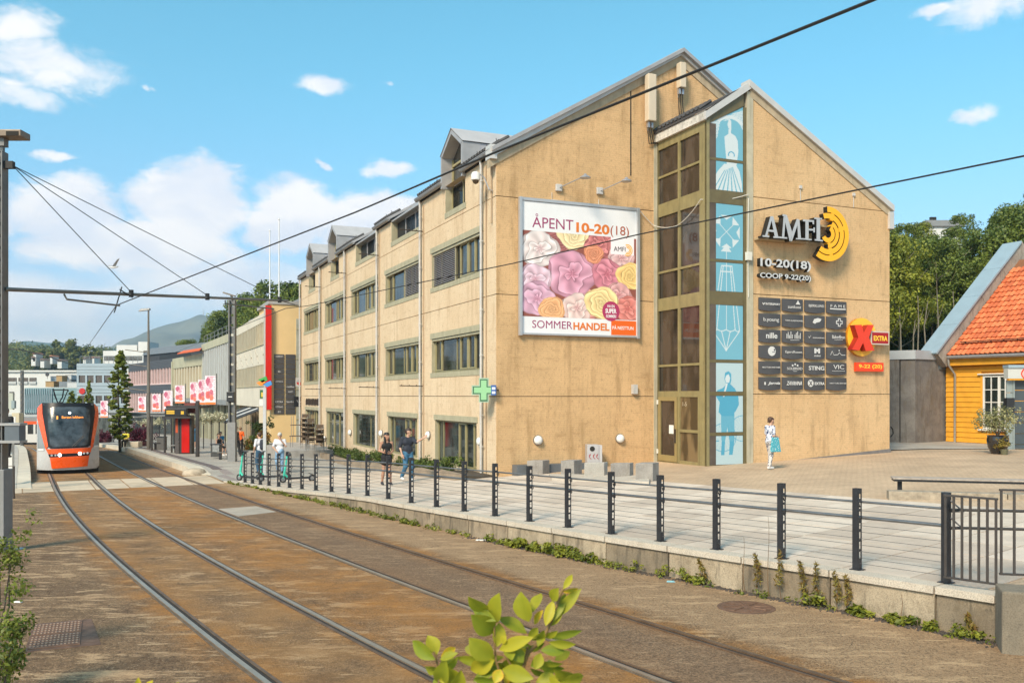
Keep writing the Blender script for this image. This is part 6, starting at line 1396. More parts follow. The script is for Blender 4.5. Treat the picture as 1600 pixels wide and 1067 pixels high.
ridge('hill',0,[(120,590),(170,568),(197,541),(205,534),(220,522),(240,514),(262,507),(280,503),(296,498),(305,494),(313,491),(320,493),(335,494),(380,500),(520,540),(700,590)],2900,700,hr,2)
p=W(318,492,2900);t=thing('radio_mast','tiny radio mast on top of the far blue mountain','mast',tuple(p));m=MB();m.tube([p,p+Vector((0,0,22))],[2,.5],5);m.build('mast',m_pipe,t)
gr=M('hillside_green',(.10,.12,.045),.95,var=.4,vs=.03)
hillpts=[(-400,540),(-100,548),(0,549),(30,547),(60,548),(90,552),(120,550),(150,552),(200,562),(300,590)]
ridge('hillside',0,hillpts,620,260,gr,3)
def slope(name,P,mat):
 """P: grid rows of (x, y, z)"""
 n,m_=len(P),len(P[0]);V=[q for r in P for q in r];ii=np.arange(n*m_).reshape(n,m_);Q=np.stack([ii[:-1,:-1],ii[:-1,1:],ii[1:,1:],ii[1:,:-1]],-1).reshape(-1,4)
 o=np_mesh(name,V,Q,mat);tag(o,kind='structure');return o
under=M('forest_floor',(.045,.05,.022),.95,var=.4,vs=.5)
RS=lambda x,y:.6+max(0,(y-58))*.30+2.5*sm((y-55)/12)
slope('wooded_slope',[[(x,y,RS(x,y) if y>54 else -.5) for x in np.linspace(6,90,16)] for y in [52,56,60,66,72,80,90,105,120]],under)
LS=lambda x,y:-3+sm((y-118)/50)*14
slope('street_slope',[[(x,y,LS(x,y)) for x in np.linspace(-.32*y,5,14)] for y in [112,118,130,145,160,180,220]],under)
# ------------------------------------------------------------------ air
m=bpy.data.materials.new('air');m.use_nodes=True;t_=m.node_tree;t_.nodes.clear();o_=t_.nodes.new('ShaderNodeOutputMaterial');v_=t_.nodes.new('ShaderNodeVolumePrincipled')
v_.inputs['Color'].default_value=(.60,.82,1,1);v_.inputs['Density'].default_value=2.3e-4;v_.inputs['Anisotropy'].default_value=.2;t_.links.new(v_.outputs[0],o_.inputs['Volume']);MATS['air']=m
mb=MB();mb.box(-4200,4200,-60,3700,-14,300);tag(mb.build('haze',m,None),kind='stuff')
# TRAM LINE EQUIPMENT
mast_m=M('mast_galvanised',(.16,.155,.15),.5,.6,var=.15,vs=3);pipe_m=M('pipe_weathered',(.19,.165,.14),.55,.4,var=.2,vs=3);wire_m=M('wire_dark',(.03,.027,.025),.6,.3,var=0)
def near_mast():
 Y=17.5;x1=(8.2-CX)/F*Y;t=thing('overhead_line_mast','near perforated grey steel mast cut by the left edge of the picture','mast',(x1-.12,Y,0))
 f=Fr((x1,Y),(-1,0),(0,-1));z0,z1=-.1,CZ+(HZ-238)/F*Y;W_=.17
 fbuild('flange',f,0,.022,z0,z1,-.11,.11,mast_m,t);fbuild('flange',f,W_-.022,W_,z0,z1,-.11,.11,mast_m,t)
 pz=z0;ww=(.023,W_-.023);cx=W_/2;r=.036;m=MB();step=.235;z=1.9
 zs=[]
 while z<z1-.15:zs.append(z);z+=step
 m.fbox(f,*ww,z0,zs[0]-step/2,-.012,.0)
 for zc_ in zs:
  n=16;sq=[]
  for k in range(n):
   a=2*math.pi*k/n;c,s=math.cos(a),math.sin(a);q=max(abs(c)/((ww[1]-ww[0])/2),abs(s)/(step/2));sq.append((cx+c/q,zc_+s/q))
  ci=[(cx+r*math.cos(2*math.pi*k/n),zc_+r*math.sin(2*math.pi*k/n)) for k in range(n)]
  for k in range(n):
   j=(k+1)%n
   for d in (0,-.012):m.face([f.p(*ci[k],d),f.p(*sq[k],d),f.p(*sq[j],d),f.p(*ci[j],d)])
   m.face([f.p(*ci[k],0),f.p(*ci[j],0),f.p(*ci[j],-.012),f.p(*ci[k],-.012)])
 m.fbox(f,*ww,zs[-1]+step/2,z1,-.012,.0);m.build('web_plate',mast_m,t)
 fbuild('base_sleeve',f,-.06,W_+.06,-.1,1.55,-.16,.16,M('sleeve_grey',(.25,.245,.24),.6,.3,var=.1,vs=4),t,.01)
 for py in (663,690):z=CZ+(HZ-py)/F*Y;fbuild('clamp_band',f,-.36,W_+.05,z-.02,z+.03,-.14,.14,M('band_pale',(.36,.35,.34),.5,.4,var=.1),t)
 z=CZ+(HZ-676)/F*Y;fbuild('control_cabinet',f,-.34,-.05,z-.15,z+.15,-.12,.12,M('cabinet_slate',(.12,.14,.16),.5,.2,var=.1),t,.01)
 zt_=CZ+(HZ-212)/F*Y;m=MB();m.tube([f.p(.06,z1,0),f.p(.06,zt_-.1,0)],.05,8);m.fbox(f,-.02,.14,zt_-.22,zt_-.04,-.08,.08);m.build('lamp_bracket',mast_m,t)
 fl=fbuild('flood_light',f,-.40,.12,zt_-.06,zt_+.07,-.18,.18,M('lamp_bronze',(.20,.15,.11),.5,.3,var=.1),t,.015);fbuild('lamp_grille',f,-.36,-.12,zt_-.05,zt_+.03,.181,.19,m_black,fl)
 return f
fm_=near_mast()
def pipe_pt(px):
 f=px/440.;A=Vector(((8-CX)/F*17.5,17.5,CZ+(HZ-452)/F*17.5));B=Vector(((450-CX)/F*25,25,CZ+(HZ-470)/F*25));k=(px-CX)/F
 s=(k*A.y-A.x)/((B.x-A.x)-k*(B.y-A.y));return A.lerp(B,s)
t=thing('cantilever_arm','long weathered steel tube carried across both tracks by three stays','overhead line arm',tuple(pipe_pt(8)))
m=MB();m.tube([pipe_pt(8),pipe_pt(100),pipe_pt(250),pipe_pt(450)],[.042,.040,.036,.030],10);m.build('tube',pipe_m,t,smooth=True)
top=Vector(((20-CX)/F*17.5,17.5,CZ+(HZ-259)/F*17.5))
fbuild('stay_bracket',Fr((top.x,17.5),(-1,0),(0,-1)),-.02,.2,top.z-.06,top.z+.08,-.05,.05,wire_m,t)
for px in (205,324,437):
 m=MB();q=pipe_pt(px);m.tube([top,q+Vector((0,0,.05))],.009,5);m.build('stay_wire',wire_m,t)
 m=MB();m.tube([q+Vector((0,0,.10)),q-Vector((0,0,.06))],.055,8);m.build('stay_clamp',wire_m,t)
q1,q2=pipe_pt(100),pipe_pt(187)
m=MB();m.tube([q1-Vector((0,0,.05)),q1-Vector((-.06,0,.16)),q2-Vector((0,0,.26))],.022,6);m.build('registration_arm',pipe_m,t)
m=MB();m.tube([q2-Vector((-.05,0,-.16)),q2-Vector((.12,0,.42))],.014,5);m.tube([q2-Vector((.0,0,-.1)),q2+Vector((.2,.2,-.06))],.014,5);m.build('dropper',wire_m,t)
q1,q2=pipe_pt(352),pipe_pt(428)
m=MB();m.tube([q1-Vector((0,0,.05)),q1-Vector((0,0,.14)),q2-Vector((0,0,.24))],.018,6);m.build('registration_arm',pipe_m,t)
def wire(nm,pts,r,label,cat='wire',sag=0.):
 P=[]
 for a,b in zip(pts[:-1],pts[1:]):
  for i in range(11):
   f=i/10;p=a.lerp(b,f);p.z-=sag*4*f*(1-f);P.append(p)
 m=MB();m.tube(P,r,6);o=m.build(nm,wire_m,None,smooth=True);tag(o,label,cat)
WP=lambda px,py,Y:W(px,py,Y)
wire('contact_wire',[WP(1470,-48,4.75),WP(1365,0,5.2),WP(770,240,8.7),WP(555,332,12.6),WP(182,477,20.1),WP(132,549,60)],.011,'thick black contact wire rising from the arm to the top right corner')
wire('contact_wire',[WP(1700,222,8.0),WP(1600,244,8.6),WP(1000,366,13.4),WP(800,412,16.6),WP(480,478,24.6),WP(446,482,25),WP(368,513,40),WP(250,560,95)],.010,'thin black contact wire crossing the building front at window height')
m=MB();q=WP(461,476,24.6);m.tube([pipe_pt(437),q],.012,5);tag(m.build('wire_hanger',wire_m,None),'short hanger joining the arm tip to the lower contact wire','wire hanger')
wire('span_wire',[WP(5,545,60),WP(30,546,60),WP(70,555,75),WP(118,572,110)],.04,'thin span wire low on the far left over the tram',sag=0)
def street_mast():
 g=gt(363,721,zp);Y=g.y;f=Fr((g.x,g.y),(1,0),(0,-1));z1=CZ+(HZ-469)/F*Y;t=thing('street_mast','tall grey slotted mast with black box standing between bench and fence','mast',tuple(g))
 fbuild('flange',f,-.17,-.10,g.z-.05,z1,-.14,.14,mast_m,t);fbuild('flange',f,.10,.17,g.z-.05,z1,-.14,.14,mast_m,t);fbuild('base_sleeve',f,-.20,.20,g.z-.05,g.z+2.0,-.18,.18,MATS['sleeve_grey'],t,.01)
 z=g.z+2.0;i=0
 while z<z1:zz_=min(z+.38,z1);fbuild('web_plate',f,-.10,.10,z,zz_,-.02,.0,mast_m,t);z+=.5
 m=MB();p=Vector(f.p(0,z1,0));m.tube([p,p+Vector((-.05,0,.25))],.06,8);m.hexa([tuple(p+Vector(v)) for v in ((-.45,-.12,.34),(.15,-.12,.16),(.15,.12,.16),(-.45,.12,.34),(-.45,-.12,.42),(.15,-.12,.24),(.15,.12,.24),(-.45,.12,.42))]);m.build('lamp_head',pipe_m,t)
 zb=CZ+(HZ-620)/F*Y;fbuild('black_box',f,-.19,.19,zb-.24,zb+.26,.14,.34,MATS['sign_black'],t,.02);fbuild('box_screen',f,-.10,.10,zb-.02,zb+.03,.345,.352,pw,t)
street_mast()
def lamp_post(px,pyb,pyt,label,cat='street lamp'):
 g=gt(px,pyb,zp);Y=g.y;z1=CZ+(HZ-pyt)/F*Y;t=thing('street_lamp',label,cat,tuple(g));m=MB();m.tube([g,(g.x,g.y,g.z+3),(g.x,g.y,z1)],[.13,.12,.06],8);m.build('pole',pipe_m,t,smooth=True)
 m=MB();m.hexa([(g.x-.65,Y-.15,z1-.12),(g.x+.1,Y-.15,z1-.02),(g.x+.1,Y+.15,z1-.02),(g.x-.65,Y+.15,z1-.12),(g.x-.5,Y-.1,z1+.06),(g.x+.1,Y-.1,z1+.1),(g.x+.1,Y+.1,z1+.1),(g.x-.5,Y+.1,z1+.06)]);m.build('lamp_head',MATS['sleeve_grey'],t)
 for py in (551,573,611):z=CZ+(HZ-py)/F*Y;m=MB();m.tube([(g.x-1.6,Y,z+.2),(g.x,Y,z)],.03,5);m.build('bracket_arm',pipe_m,t)
lamp_post(232,702,484,'tall slim street lamp with side arms on the right platform')
for px,pyb,pyt in ((34.5,700,579),):
 g=Vector(((px-CX)/F*70,70,zt(70)));z1=CZ+(HZ-pyt)/F*70;t=thing('distant_mast','distant dark lattice mast left of the tram','mast',tuple(g));m=MB();m.tube([g,(g.x,g.y,z1)],.13,6);m.build('pole',mast_m,t)
 for i in range(14):z=g.z+.5+i*(z1-g.z)/15;fbuild('hole_plate',Fr((g.x,g.y),(1,0),(0,-1)),-.05,.05,z,z+.15,.13,.14,pw if False else pipe_m,t)
for px,pyt,lb in ((421.5,362,'shorter white flagpole behind the yellow block'),(436,344,'taller white flagpole behind the yellow block')):
 p=W(px,470,78);q=W(px,pyt,78);t=thing('flagpole',lb,'flagpole',tuple(p));m=MB();m.tube([p-Vector((0,0,6)),q],[.07,.045],8);m.build('pole',M('pole_white',(.72,.69,.66),.4,var=0),t,smooth=True);m=MB();m.lathe(tuple(q),[(.06,0),(.1,.06),(.06,.14)],8);m.build('finial',MATS['pole_white'],t)
 # TRAM
def tram_front():
 Y0=38.0;cx=t1x(Y0)+.0;s=(t1x(Y0+2)-t1x(Y0-2))/4;fwd=Vector((-s,-1)).normalized();Y0=39.0;cx=-692.5/F*Y0;g=zt(Y0)
 fr=Fr((cx,Y0),(.885,.465),(.465,-.885));t=thing('tram','orange and grey tram with lit destination display coming down the left track','tram',(cx,Y0,g))
 k=.003587;X_=lambda u:(u-523)*.00345;Z_=lambda v:g+.10+(925-v)*.0037
 orange=M('tram_orange',srgb((232,84,22)),.3,coat=.5,var=.03);grey=M('tram_grey',(.46,.45,.44),.3,coat=.4,var=.04);tblk=M('tram_black',(.012,.013,.016),.4,spec=.25,var=0);tgl=M('tram_glass',(.045,.055,.065),.16,var=.8,vs=2.2,spec=.35)  # tram_glass: windscreen reflections put into its colour as patchy noise
 hw=1.31
 def dep(x,z):return -.85*abs(x/hw)**3.2-.55*max(0,(z-g-1.1)/2.0)**1.7-.12*max(0,(.7-(z-g)))
 def skin(nm,poly,mat,off,par,cell=.07,thick=.03,px=True):
  P=[(X_(u),Z_(v)) for u,v in poly] if px else poly;bm=bmesh.new();vs=[bm.verts.new((x,0,z)) for x,z in P];bm.faces.new(vs)
  xs_=np.arange(min(p[0] for p in P),max(p[0] for p in P),cell)[1:];zs_=np.arange(min(p[1] for p in P),max(p[1] for p in P),cell*1.6)[1:]
  for x in xs_:bmesh.ops.bisect_plane(bm,geom=bm.verts[:]+bm.edges[:]+bm.faces[:],plane_co=(x,0,0),plane_no=(1,0,0))
  for z in zs_:bmesh.ops.bisect_plane(bm,geom=bm.verts[:]+bm.edges[:]+bm.faces[:],plane_co=(0,0,z),plane_no=(0,0,1))
  bmesh.ops.triangulate(bm,faces=[f for f in bm.faces if len(f.verts)>4])
  r=bmesh.ops.extrude_face_region(bm,geom=bm.faces[:]);nv={v for v in r['geom'] if isinstance(v,bmesh.types.BMVert)}
  b=rbase(par)
  for v in bm.verts:
   x,z=v.co.x,v.co.z;d=dep(x,z)+off-(0 if v in nv else thick);q=fr.p(x,z,d);v.co=Vector(q)-b
  bmesh.ops.recalc_face_normals(bm,faces=bm.faces);me=bpy.data.meshes.new(nm);bm.to_mesh(me);bm.free();me.materials.append(mat);me.polygons.foreach_set('use_smooth',[True]*len(me.polygons))
  try:me.set_sharp_from_angle(angle=rad(50))
  except Exception:pass
  o=bpy.data.objects.new(nm,me);COL.objects.link(o);o.parent=par;return o
 skin('nose_shell',[(163,905),(163,300),(185,150),(222,120),(820,120),(862,150),(882,300),(884,880),(860,905)],grey,0,t,thick=.3)
 skin('front_mask',[(222,112),(820,116),(838,220),(775,620),(742,642),(318,648),(280,625),(225,240)],tblk,.035,t)
 ws=skin('windscreen',[(285,190),(345,160),(700,160),(765,195),(775,330),(745,590),(715,622),(345,632),(310,600),(290,380)],tgl,.05,t)
 skin('orange_pillar',[(168,175),(195,140),(222,120),(226,240),(290,620),(262,660),(235,560),(165,290)],orange,.045,t)
 skin('orange_pillar',[(822,120),(850,150),(878,190),(882,290),(805,650),(775,632),(838,220)],orange,.045,t)
 skin('front_panel',[(262,652),(300,655),(742,648),(800,640),(775,705),(292,712)],orange,.055,t)
 skin('bumper_panel',[(308,752),(760,740),(740,868),(330,884)],orange,.06,t)
 skin('lamp_band',[(290,713),(776,706),(758,739),(304,751)],tblk,.045,t)
 skin('side_window',[(172,340),(190,340),(255,640),(172,648)],M('tram_side_glass',(.22,.24,.25),.12,var=.1,spec=.8),.03,t);skin('side_window',[(870,330),(884,340),(884,640),(812,640),(830,500)],MATS['tram_side_glass'],.03,t)
 skin('indicator',[(176,652),(240,650),(243,672),(176,676)],M('lamp_clear',(.62,.62,.62),.2,var=0),.04,t);skin('indicator',[(818,628),(875,626),(875,648),(818,650)],MATS['lamp_clear'],.04,t)
 skin('skirt',[(165,905),(880,895),(880,950),(165,950)],tblk,-.25,t)
 lit=M('headlight_on',(.9,.95,1.),.2,var=0,emit=(.85,.95,1.),es=3.0);off_=M('lamp_off',(.45,.45,.46),.2,var=0)
 for u,v,r,mt in ((330,728,.045,off_),(372,726,.042,off_),(420,725,.07,lit),(650,714,.07,lit),(697,712,.042,off_),(738,711,.045,off_),(535,232,.05,lit)):
  x,z=X_(u),Z_(v);d=dep(x,z);m=MB();m.disc(fr,x,z,r,d+.03,d+.085,16);m.build('headlight',mt,t)
 x0,x1,z0,z1=X_(445),X_(690),Z_(305),Z_(268);d=dep(0,(z0+z1)/2)+.055;amb=M('display_amber',srgb((240,140,50)),.5,var=0,emit=(1.,.35,.06),es=.9)
 o=text('Bergen lufthavn',fr,x0,x1,z0,z1,d,.01,amb,t,'destination_text');text('1',fr,X_(385),X_(402),z0,z1,d,.01,amb,t,'destination_text')
 m=MB();m.tube([fr.p(X_(560),Z_(630),dep(0,Z_(630))+.09),fr.p(X_(690),Z_(500),dep(.3,Z_(500))+.09)],.015,5);m.tube([fr.p(X_(590),Z_(630),dep(0,Z_(630))+.08),fr.p(X_(700),Z_(510),dep(.3,Z_(510))+.08)],.01,5);m.build('wiper',tblk,t)
 text('Multi',fr,X_(320),X_(410),Z_(690),Z_(672),dep(-.5,g+1)+.05,.02,M('small_dark',(.15,.05,.02),.5,var=0),t,'number_plate') if False else None
 def body(y0,y1,nm):
  a=Vector((cx,Y0))*(y0/Y0);b=Vector((cx,Y0))*(y1/Y0);
  d=(b-a).normalized();n=Vector((d.y,-d.x));f=Fr(a,d,n);L=(b-a).length;ga,gb=zt(y0),zt(y1)
  def sec(o0,o1,h0,h1,mt,nme,x0=0,x1=L):m=MB();m.hexa([(*(a+d*x0+n*o0),ga+h0),(*(a+d*x0+n*o1),ga+h0),(*(a+d*x1+n*o1),gb+h0),(*(a+d*x1+n*o0),gb+h0),(*(a+d*x0+n*o0),ga+h1),(*(a+d*x0+n*o1),ga+h1),(*(a+d*x1+n*o1),gb+h1),(*(a+d*x1+n*o0),gb+h1)]);return m.build(nme,mt,t)
  sec(-1.2,1.2,.3,1.05,grey,'side_wall');sec(-1.18,1.18,1.05,2.55,tgl,'side_glazing');sec(-1.2,1.2,2.55,2.95,orange,'cantrail');sec(-1.1,1.1,2.95,3.05,M('tram_roof',(.05,.052,.056),.5,var=.1),'roof')
  for i in range(5):x=L*i/4;sec(-1.21,1.21,1.05,2.55,tblk if i%2 else grey,'pillar',max(x-.08,0),min(x+.08,L))
 body(40.3,46.5,0);body(47,55,1);body(55.5,63,2)
 m=MB();m.fbox(fr,-1.0,1.0,g+2.98,g+3.08,-2.4,-.75);m.build('roof_cap',MATS['tram_roof'],t)
 P=lambda u,v:W(40+u*.1313,620+v*.1313,43.)
 m=MB();m.tube([P(330,-100),P(345,-20),P(385,75)],.03,6);m.tube([P(455,-100),P(440,0),P(395,75)],.03,6);m.tube([W(84,611,43),W(84.5,609,43),W(106,609,43),W(107,611,43)],.035,6)
 m.tube([W(84,610,43),W(90,629,43)],.025,5);m.tube([W(106,610,43),W(98,629,43)],.025,5);m.tube([W(90,629,43),W(98,629,43)],.04,5);m.tube([W(94,629,43),W(94,637,43.4)],.04,6);m.build('pantograph',tblk,t)
tram_front()
def far_tram():
 Y=90;f=Fr(((-20-CX)/F*Y,Y),(1,.12),(.12,-1));g=CZ+(HZ-697)/F*Y;t=thing('tram','second tram seen side-on in the distance left of the orange front','tram',f.p(3,g,0));L=f.t_(66)
 fbuild('skirt',f,0,L,g+.15,g+.35,-2.5,-.05,MATS['tram_black'],t);fbuild('side_wall',f,0,L,g+.35,g+1.2,-2.6,0,M('tram_pale',(.6,.58,.54),.4,var=.04),t);fbuild('side_glazing',f,0,L,g+1.2,g+2.2,-2.55,-.04,gl_dark,t);fbuild('cantrail',f,0,L,g+2.2,g+2.5,-2.6,0,MATS['tram_orange'],t);fbuild('roof',f,0,L,g+2.5,g+2.9,-2.4,-.2,MATS['canopy_grey'],t)
 for i in range(8):x=L*i/7;fbuild('pillar',f,x-.1,x+.1,g+1.2,g+2.2,-2.57,.0,MATS['tram_pale'],t)
far_tram()
g=Vector(((24-CX)/F*33,33,ramp(33)));f=Fr((g.x,33),(1,0),(0,-1))
t=thing('ticket_stand','beige and white ticket stand at the near end of the left platform','ticket stand',tuple(g))
zq=lambda py,Y=33:CZ+(HZ-py)/F*Y
fbuild('column',f,f.t_(12.5),f.t_(19),g.z-.1,zq(686),-.15,.0,M('stand_white',(.60,.58,.55),.5,var=.05),t);fbuild('case',f,f.t_(18),f.t_(30),zq(676),zq(645),-.3,.0,M('stand_beige',(.50,.43,.30),.6,var=.05),t,.02);fbuild('notice',f,f.t_(18.5),f.t_(24.5),zq(668),zq(651),.001,.01,pw,t);fbuild('top_panel',f,f.t_(12),f.t_(20),zq(640),zq(614),-.12,.0,M('stand_green_grey',(.40,.42,.36),.6,var=.05),t)
fbuild('side_panel',f,f.t_(18),f.t_(23),zq(638),zq(626),-.1,.02,M('stand_slate',(.24,.30,.31),.5,var=.05),t);fbuild('screen',f,f.t_(9),f.t_(19),zq(705),zq(690),.02,.12,M('stand_screen',(.5,.5,.5),.4,var=.1),t)
g=Vector(((21.5-CX)/F*28,28,zt(28)));t=thing('low_barrier','short brown post and thin loop rail beside the near mast','barrier',tuple(g));m=MB();m.tube([g-Vector((0,0,.05)),(g.x,g.y,zq(728,28))],.035,8);m.build('post',fdark2,t)
m=MB();m.tube([(g.x,g.y,zq(728,28)),(g.x-.6,g.y,zq(728,28)),(g.x-.6,g.y,g.z)],.014,6);m.build('rail',fdark2,t);m=MB();m.tube([(g.x-.35,g.y,zq(728,28)),(g.x-.35,g.y,g.z+.05)],.03,6);m.build('white_stake',MATS['stand_white'],t)
# STOP FURNITURE ON THE RIGHT PLATFORM
def at(px,py):return gt(px,py,zp)
dk=M('shelter_dark',(.055,.05,.05),.5,.4,var=.1)
g=at(290,709);Y=g.y;f=Fr((g.x,Y),(1,0),(0,-1));t=thing('tram_shelter','dark tram stop shelter with glass bays, display board and red poster panel','shelter',tuple(g));zY=lambda py:CZ+(HZ-py)/F*Y
fbuild('poster_case',f,f.t_(280),f.t_(299.5),g.z,zY(649),-.5,0,dk,t,.03);fbuild('red_poster',f,f.t_(284),f.t_(296),zY(707),zY(653),.0,.03,M('poster_red',srgb((190,22,16)),.35,var=.15,vs=1.2),t);fbuild('side_column',f,f.t_(273.5),f.t_(279.5),g.z,zY(650),-.4,0,M('column_glossy',(.10,.09,.09),.3,var=.1),t);fbuild('orange_strip',f,f.t_(274.5),f.t_(278),zY(676),zY(652),.0,.02,M('strip_orange',srgb((190,80,40)),.5,var=.1),t)
fbuild('display_case',f,f.t_(262),f.t_(295),zY(650),zY(638),.1,.45,MATS['sign_black'],t,.02);fbuild('display_base',f,f.t_(258),f.t_(302),zY(653.5),zY(650),.0,.5,dk,t)
amber2=M('display_yellow',srgb((170,130,30)),.5,var=0,emit=(.8,.5,.06),es=.35)
for a_,b_,c_,d_ in ((264.5,277,643.5,641),(264.5,277,646.5,644.2),(287,291.5,647,642)):fbuild('display_line',f,f.t_(a_),f.t_(b_),zY(c_),zY(d_),.45,.46,amber2,t)
fbuild('roof_beam',f,f.t_(259),f.t_(308),zY(638.0),zY(634),-2.5,.0,dk,t);fbuild('red_box',f,f.t_(282),f.t_(299),zY(646),zY(629.5),-1.2,-.6,M('box_dull_red',(.16,.035,.025),.6,var=.1),t)
for px in (257,262.5,268):fbuild('frame_post',f,f.t_(px)-.04,f.t_(px)+.04,g.z+(.0),zY(640),-1.2,-1.1,dk,t)
for px,pyb in ((257.5,708),(237.5,704)):q=at(px,pyb);fq_=Fr((q.x,q.y),(1,0),(0,-1));fbuild('frame_post',fq_,-.05,.05,q.z,CZ+(HZ-650)/F*q.y,-.05,.05,dk,t)
q0,q1=at(257,700),at(240,698);m=MB()
for (a_,b_) in ((258,266),(267,274)):m.fbox(f,f.t_(a_),f.t_(b_),g.z+.25,zY(652),-1.3,-1.28)
m.build('glass_bay',M('shelter_glass',(.16,.18,.18),.08,var=.2,vs=1.),t);fbuild('seat',f,f.t_(259),f.t_(274),g.z+.45,g.z+.5,-1.2,-.7,MATS['sleeve_grey'],t)
q=at(235,700);f2=Fr((q.x,q.y),(1,0),(0,-1));Y2=q.y;z2=lambda py:CZ+(HZ-py)/F*Y2
t=thing('platform_canopy','flat grey canopy on a square pillar behind the tram shelter','canopy',tuple(q));fbuild('roof',f2,f2.t_(204),f2.t_(262),z2(650),z2(644.5),-2.5,.5,MATS['canopy_grey'],t);fbuild('pillar',f2,f2.t_(232),f2.t_(236.5),q.z,z2(650),-.25,.0,mast_m,t);fbuild('edge',f2,f2.t_(204),f2.t_(262),z2(645.5),z2(643.8),.5,.6,MATS['canopy_pale'],t)
q=at(308.5,713.5);f3=Fr((q.x,q.y),(1,0),(0,-1));t=thing('portal_post','tall dark brown post with side beam beside the red poster panel','post',tuple(q));z3=lambda py:CZ+(HZ-py)/F*q.y
fbuild('post',f3,-.08,.09,q.z,z3(626),-.1,.1,dk,t);fbuild('beam',f3,f3.t_(274),-.08,z3(636.5),z3(633.5),-.08,.08,dk,t)
q=at(336,716);f4=Fr((q.x,q.y),(1,0),(0,-1));t=thing('litter_bin','dark open litter bin with pale bag beside the platform bench','bin',tuple(q))
fbuild('body',f4,f4.t_(329),f4.t_(343),q.z+.08,CZ+(HZ-695)/F*q.y,-.45,0,M('bin_dark',(.07,.07,.07),.5,.3,var=.1),t,.02);fbuild('bag',f4,f4.t_(332),f4.t_(342.5),q.z+.35,q.z+.75,.0,.03,M('bag_grey',(.26,.27,.27),.4,var=.4,vs=8),t);fbuild('lid',f4,f4.t_(328.3),f4.t_(344),CZ+(HZ-695)/F*q.y,CZ+(HZ-693.6)/F*q.y,-.48,.03,fdark,t)
q=at(347,718);f5=Fr((q.x,q.y),(1,.1),(.1,-1));t=thing('bench','low dark backless bench on the platform in front of the litter bin','bench',tuple(q));zs1=CZ+(HZ-706.5)/F*q.y
for i in range(3):fbuild('plank',f5,f5.t_(339),f5.t_(361),zs1-.04,zs1,-.42+i*.15,-.29+i*.15,M('bench_wood_dark',(.16,.14,.12),.7,var=.15,vs=6),t)
for px in (343,355.5):fbuild('leg',f5,f5.t_(px)-.05,f5.t_(px)+.05,q.z-.05,zs1-.04,-.35,-.05,fdark,t)
q=at(243,703);t=thing('bench','small dark bench under the canopy left of the shelter','bench',tuple(q));f6=Fr((q.x,q.y),(1,0),(0,-1));fbuild('seat',f6,f6.t_(239),f6.t_(251),q.z+.42,q.z+.48,-.4,0,fdark,t)
for px in (241,249):fbuild('leg',f6,f6.t_(px)-.05,f6.t_(px)+.05,q.z,q.z+.42,-.3,-.1,fdark,t)
q=at(251,703);t=thing('litter_bin','small grey bin behind the shelter glass','bin',tuple(q));fbuild('body',Fr((q.x,q.y),(1,0),(0,-1)),-.28,.28,q.z,q.z+.85,-.4,0,mast_m,t,.02);fbuild('lid',Fr((q.x,q.y),(1,0),(0,-1)),-.3,.3,q.z+.85,q.z+.9,-.42,.02,fdark,t)
def banner(px0,px1,pt,pb,Y,label,parent=None,seed=1):
 f=Fr((0,Y),(1,0),(0,-1));a,b=f.t_(px0),f.t_(px1);zt_,zb_=CZ+(HZ-pt)/F*Y,CZ+(HZ-pb)/F*Y;t=thing('street_banner',label,'banner',((a+b)/2,Y,zb_),'flower banners hung along the street')
 fbuild('cloth',f,a,b,zb_,zt_,-.02,.0,M('banner_white',(.70,.66,.68),.8,var=.03),t);w,h=40,72;X,Y_=np.meshgrid(np.linspace(0,100,w),np.linspace(0,180,h));img=np.zeros((h,w,3))+np.array(srgb((232,214,222)))
 blooms(X,Y_,img,[(30,36,26,(196,70,112),'peony'),(50,60,20,(226,150,170),'peony'),(66,24,20,(240,190,200),'peony'),(28,120,26,(222,80,72),'rose'),(58,108,22,(215,95,120),'peony'),(60,138,20,(228,110,80),'rose'),(22,80,18,(238,200,214),'peony')],seed)
 img[(X>80)]=srgb((240,228,232));img[Y_>166]=srgb((232,120,50));img[(np.abs(X-88)<4)&(np.sin(Y_*.55)>-.2)&(Y_>20)&(Y_<150)]=srgb((190,90,120));img[(np.abs(Y_-6)<2.6)&(X>20)&(np.sin(X*.9)>-.3)]=srgb((190,90,120))
 raster('print',img,f,a+.01,b-.01,zb_+.01,zt_-.01,.006,t,attr_mat('banner_print',.8));m=MB();m.tube([(b+.05,Y+.04,zt_+.15),(b+.05,Y+.04,zb_-.25)],.035,5);m.build('pole',mast_m,t)
for (x0,x1,pt,pb,Y,lb) in ((157,168.5,626,652,112,'flower banner furthest away, left of the tall columnar tree'),(216,228,619.5,643,92,'flower banner between the tree and the slim street lamp'),(238,251,615.5,642.5,84,'flower banner just right of the slim street lamp'),(255.5,269.5,610,642,78,'flower banner left of the shelter roof'),(273.5,288.5,602,630,74,'flower banner above the tram shelter'),(297,309,597,632,70,'lowest of the three large flower banners in a row'),(309.5,322,593,632,66,'middle one of the three large flower banners in a row'),(320.5,337,587,632,62,'largest and nearest flower banner of the street')):banner(x0,x1,pt,pb,Y,lb)
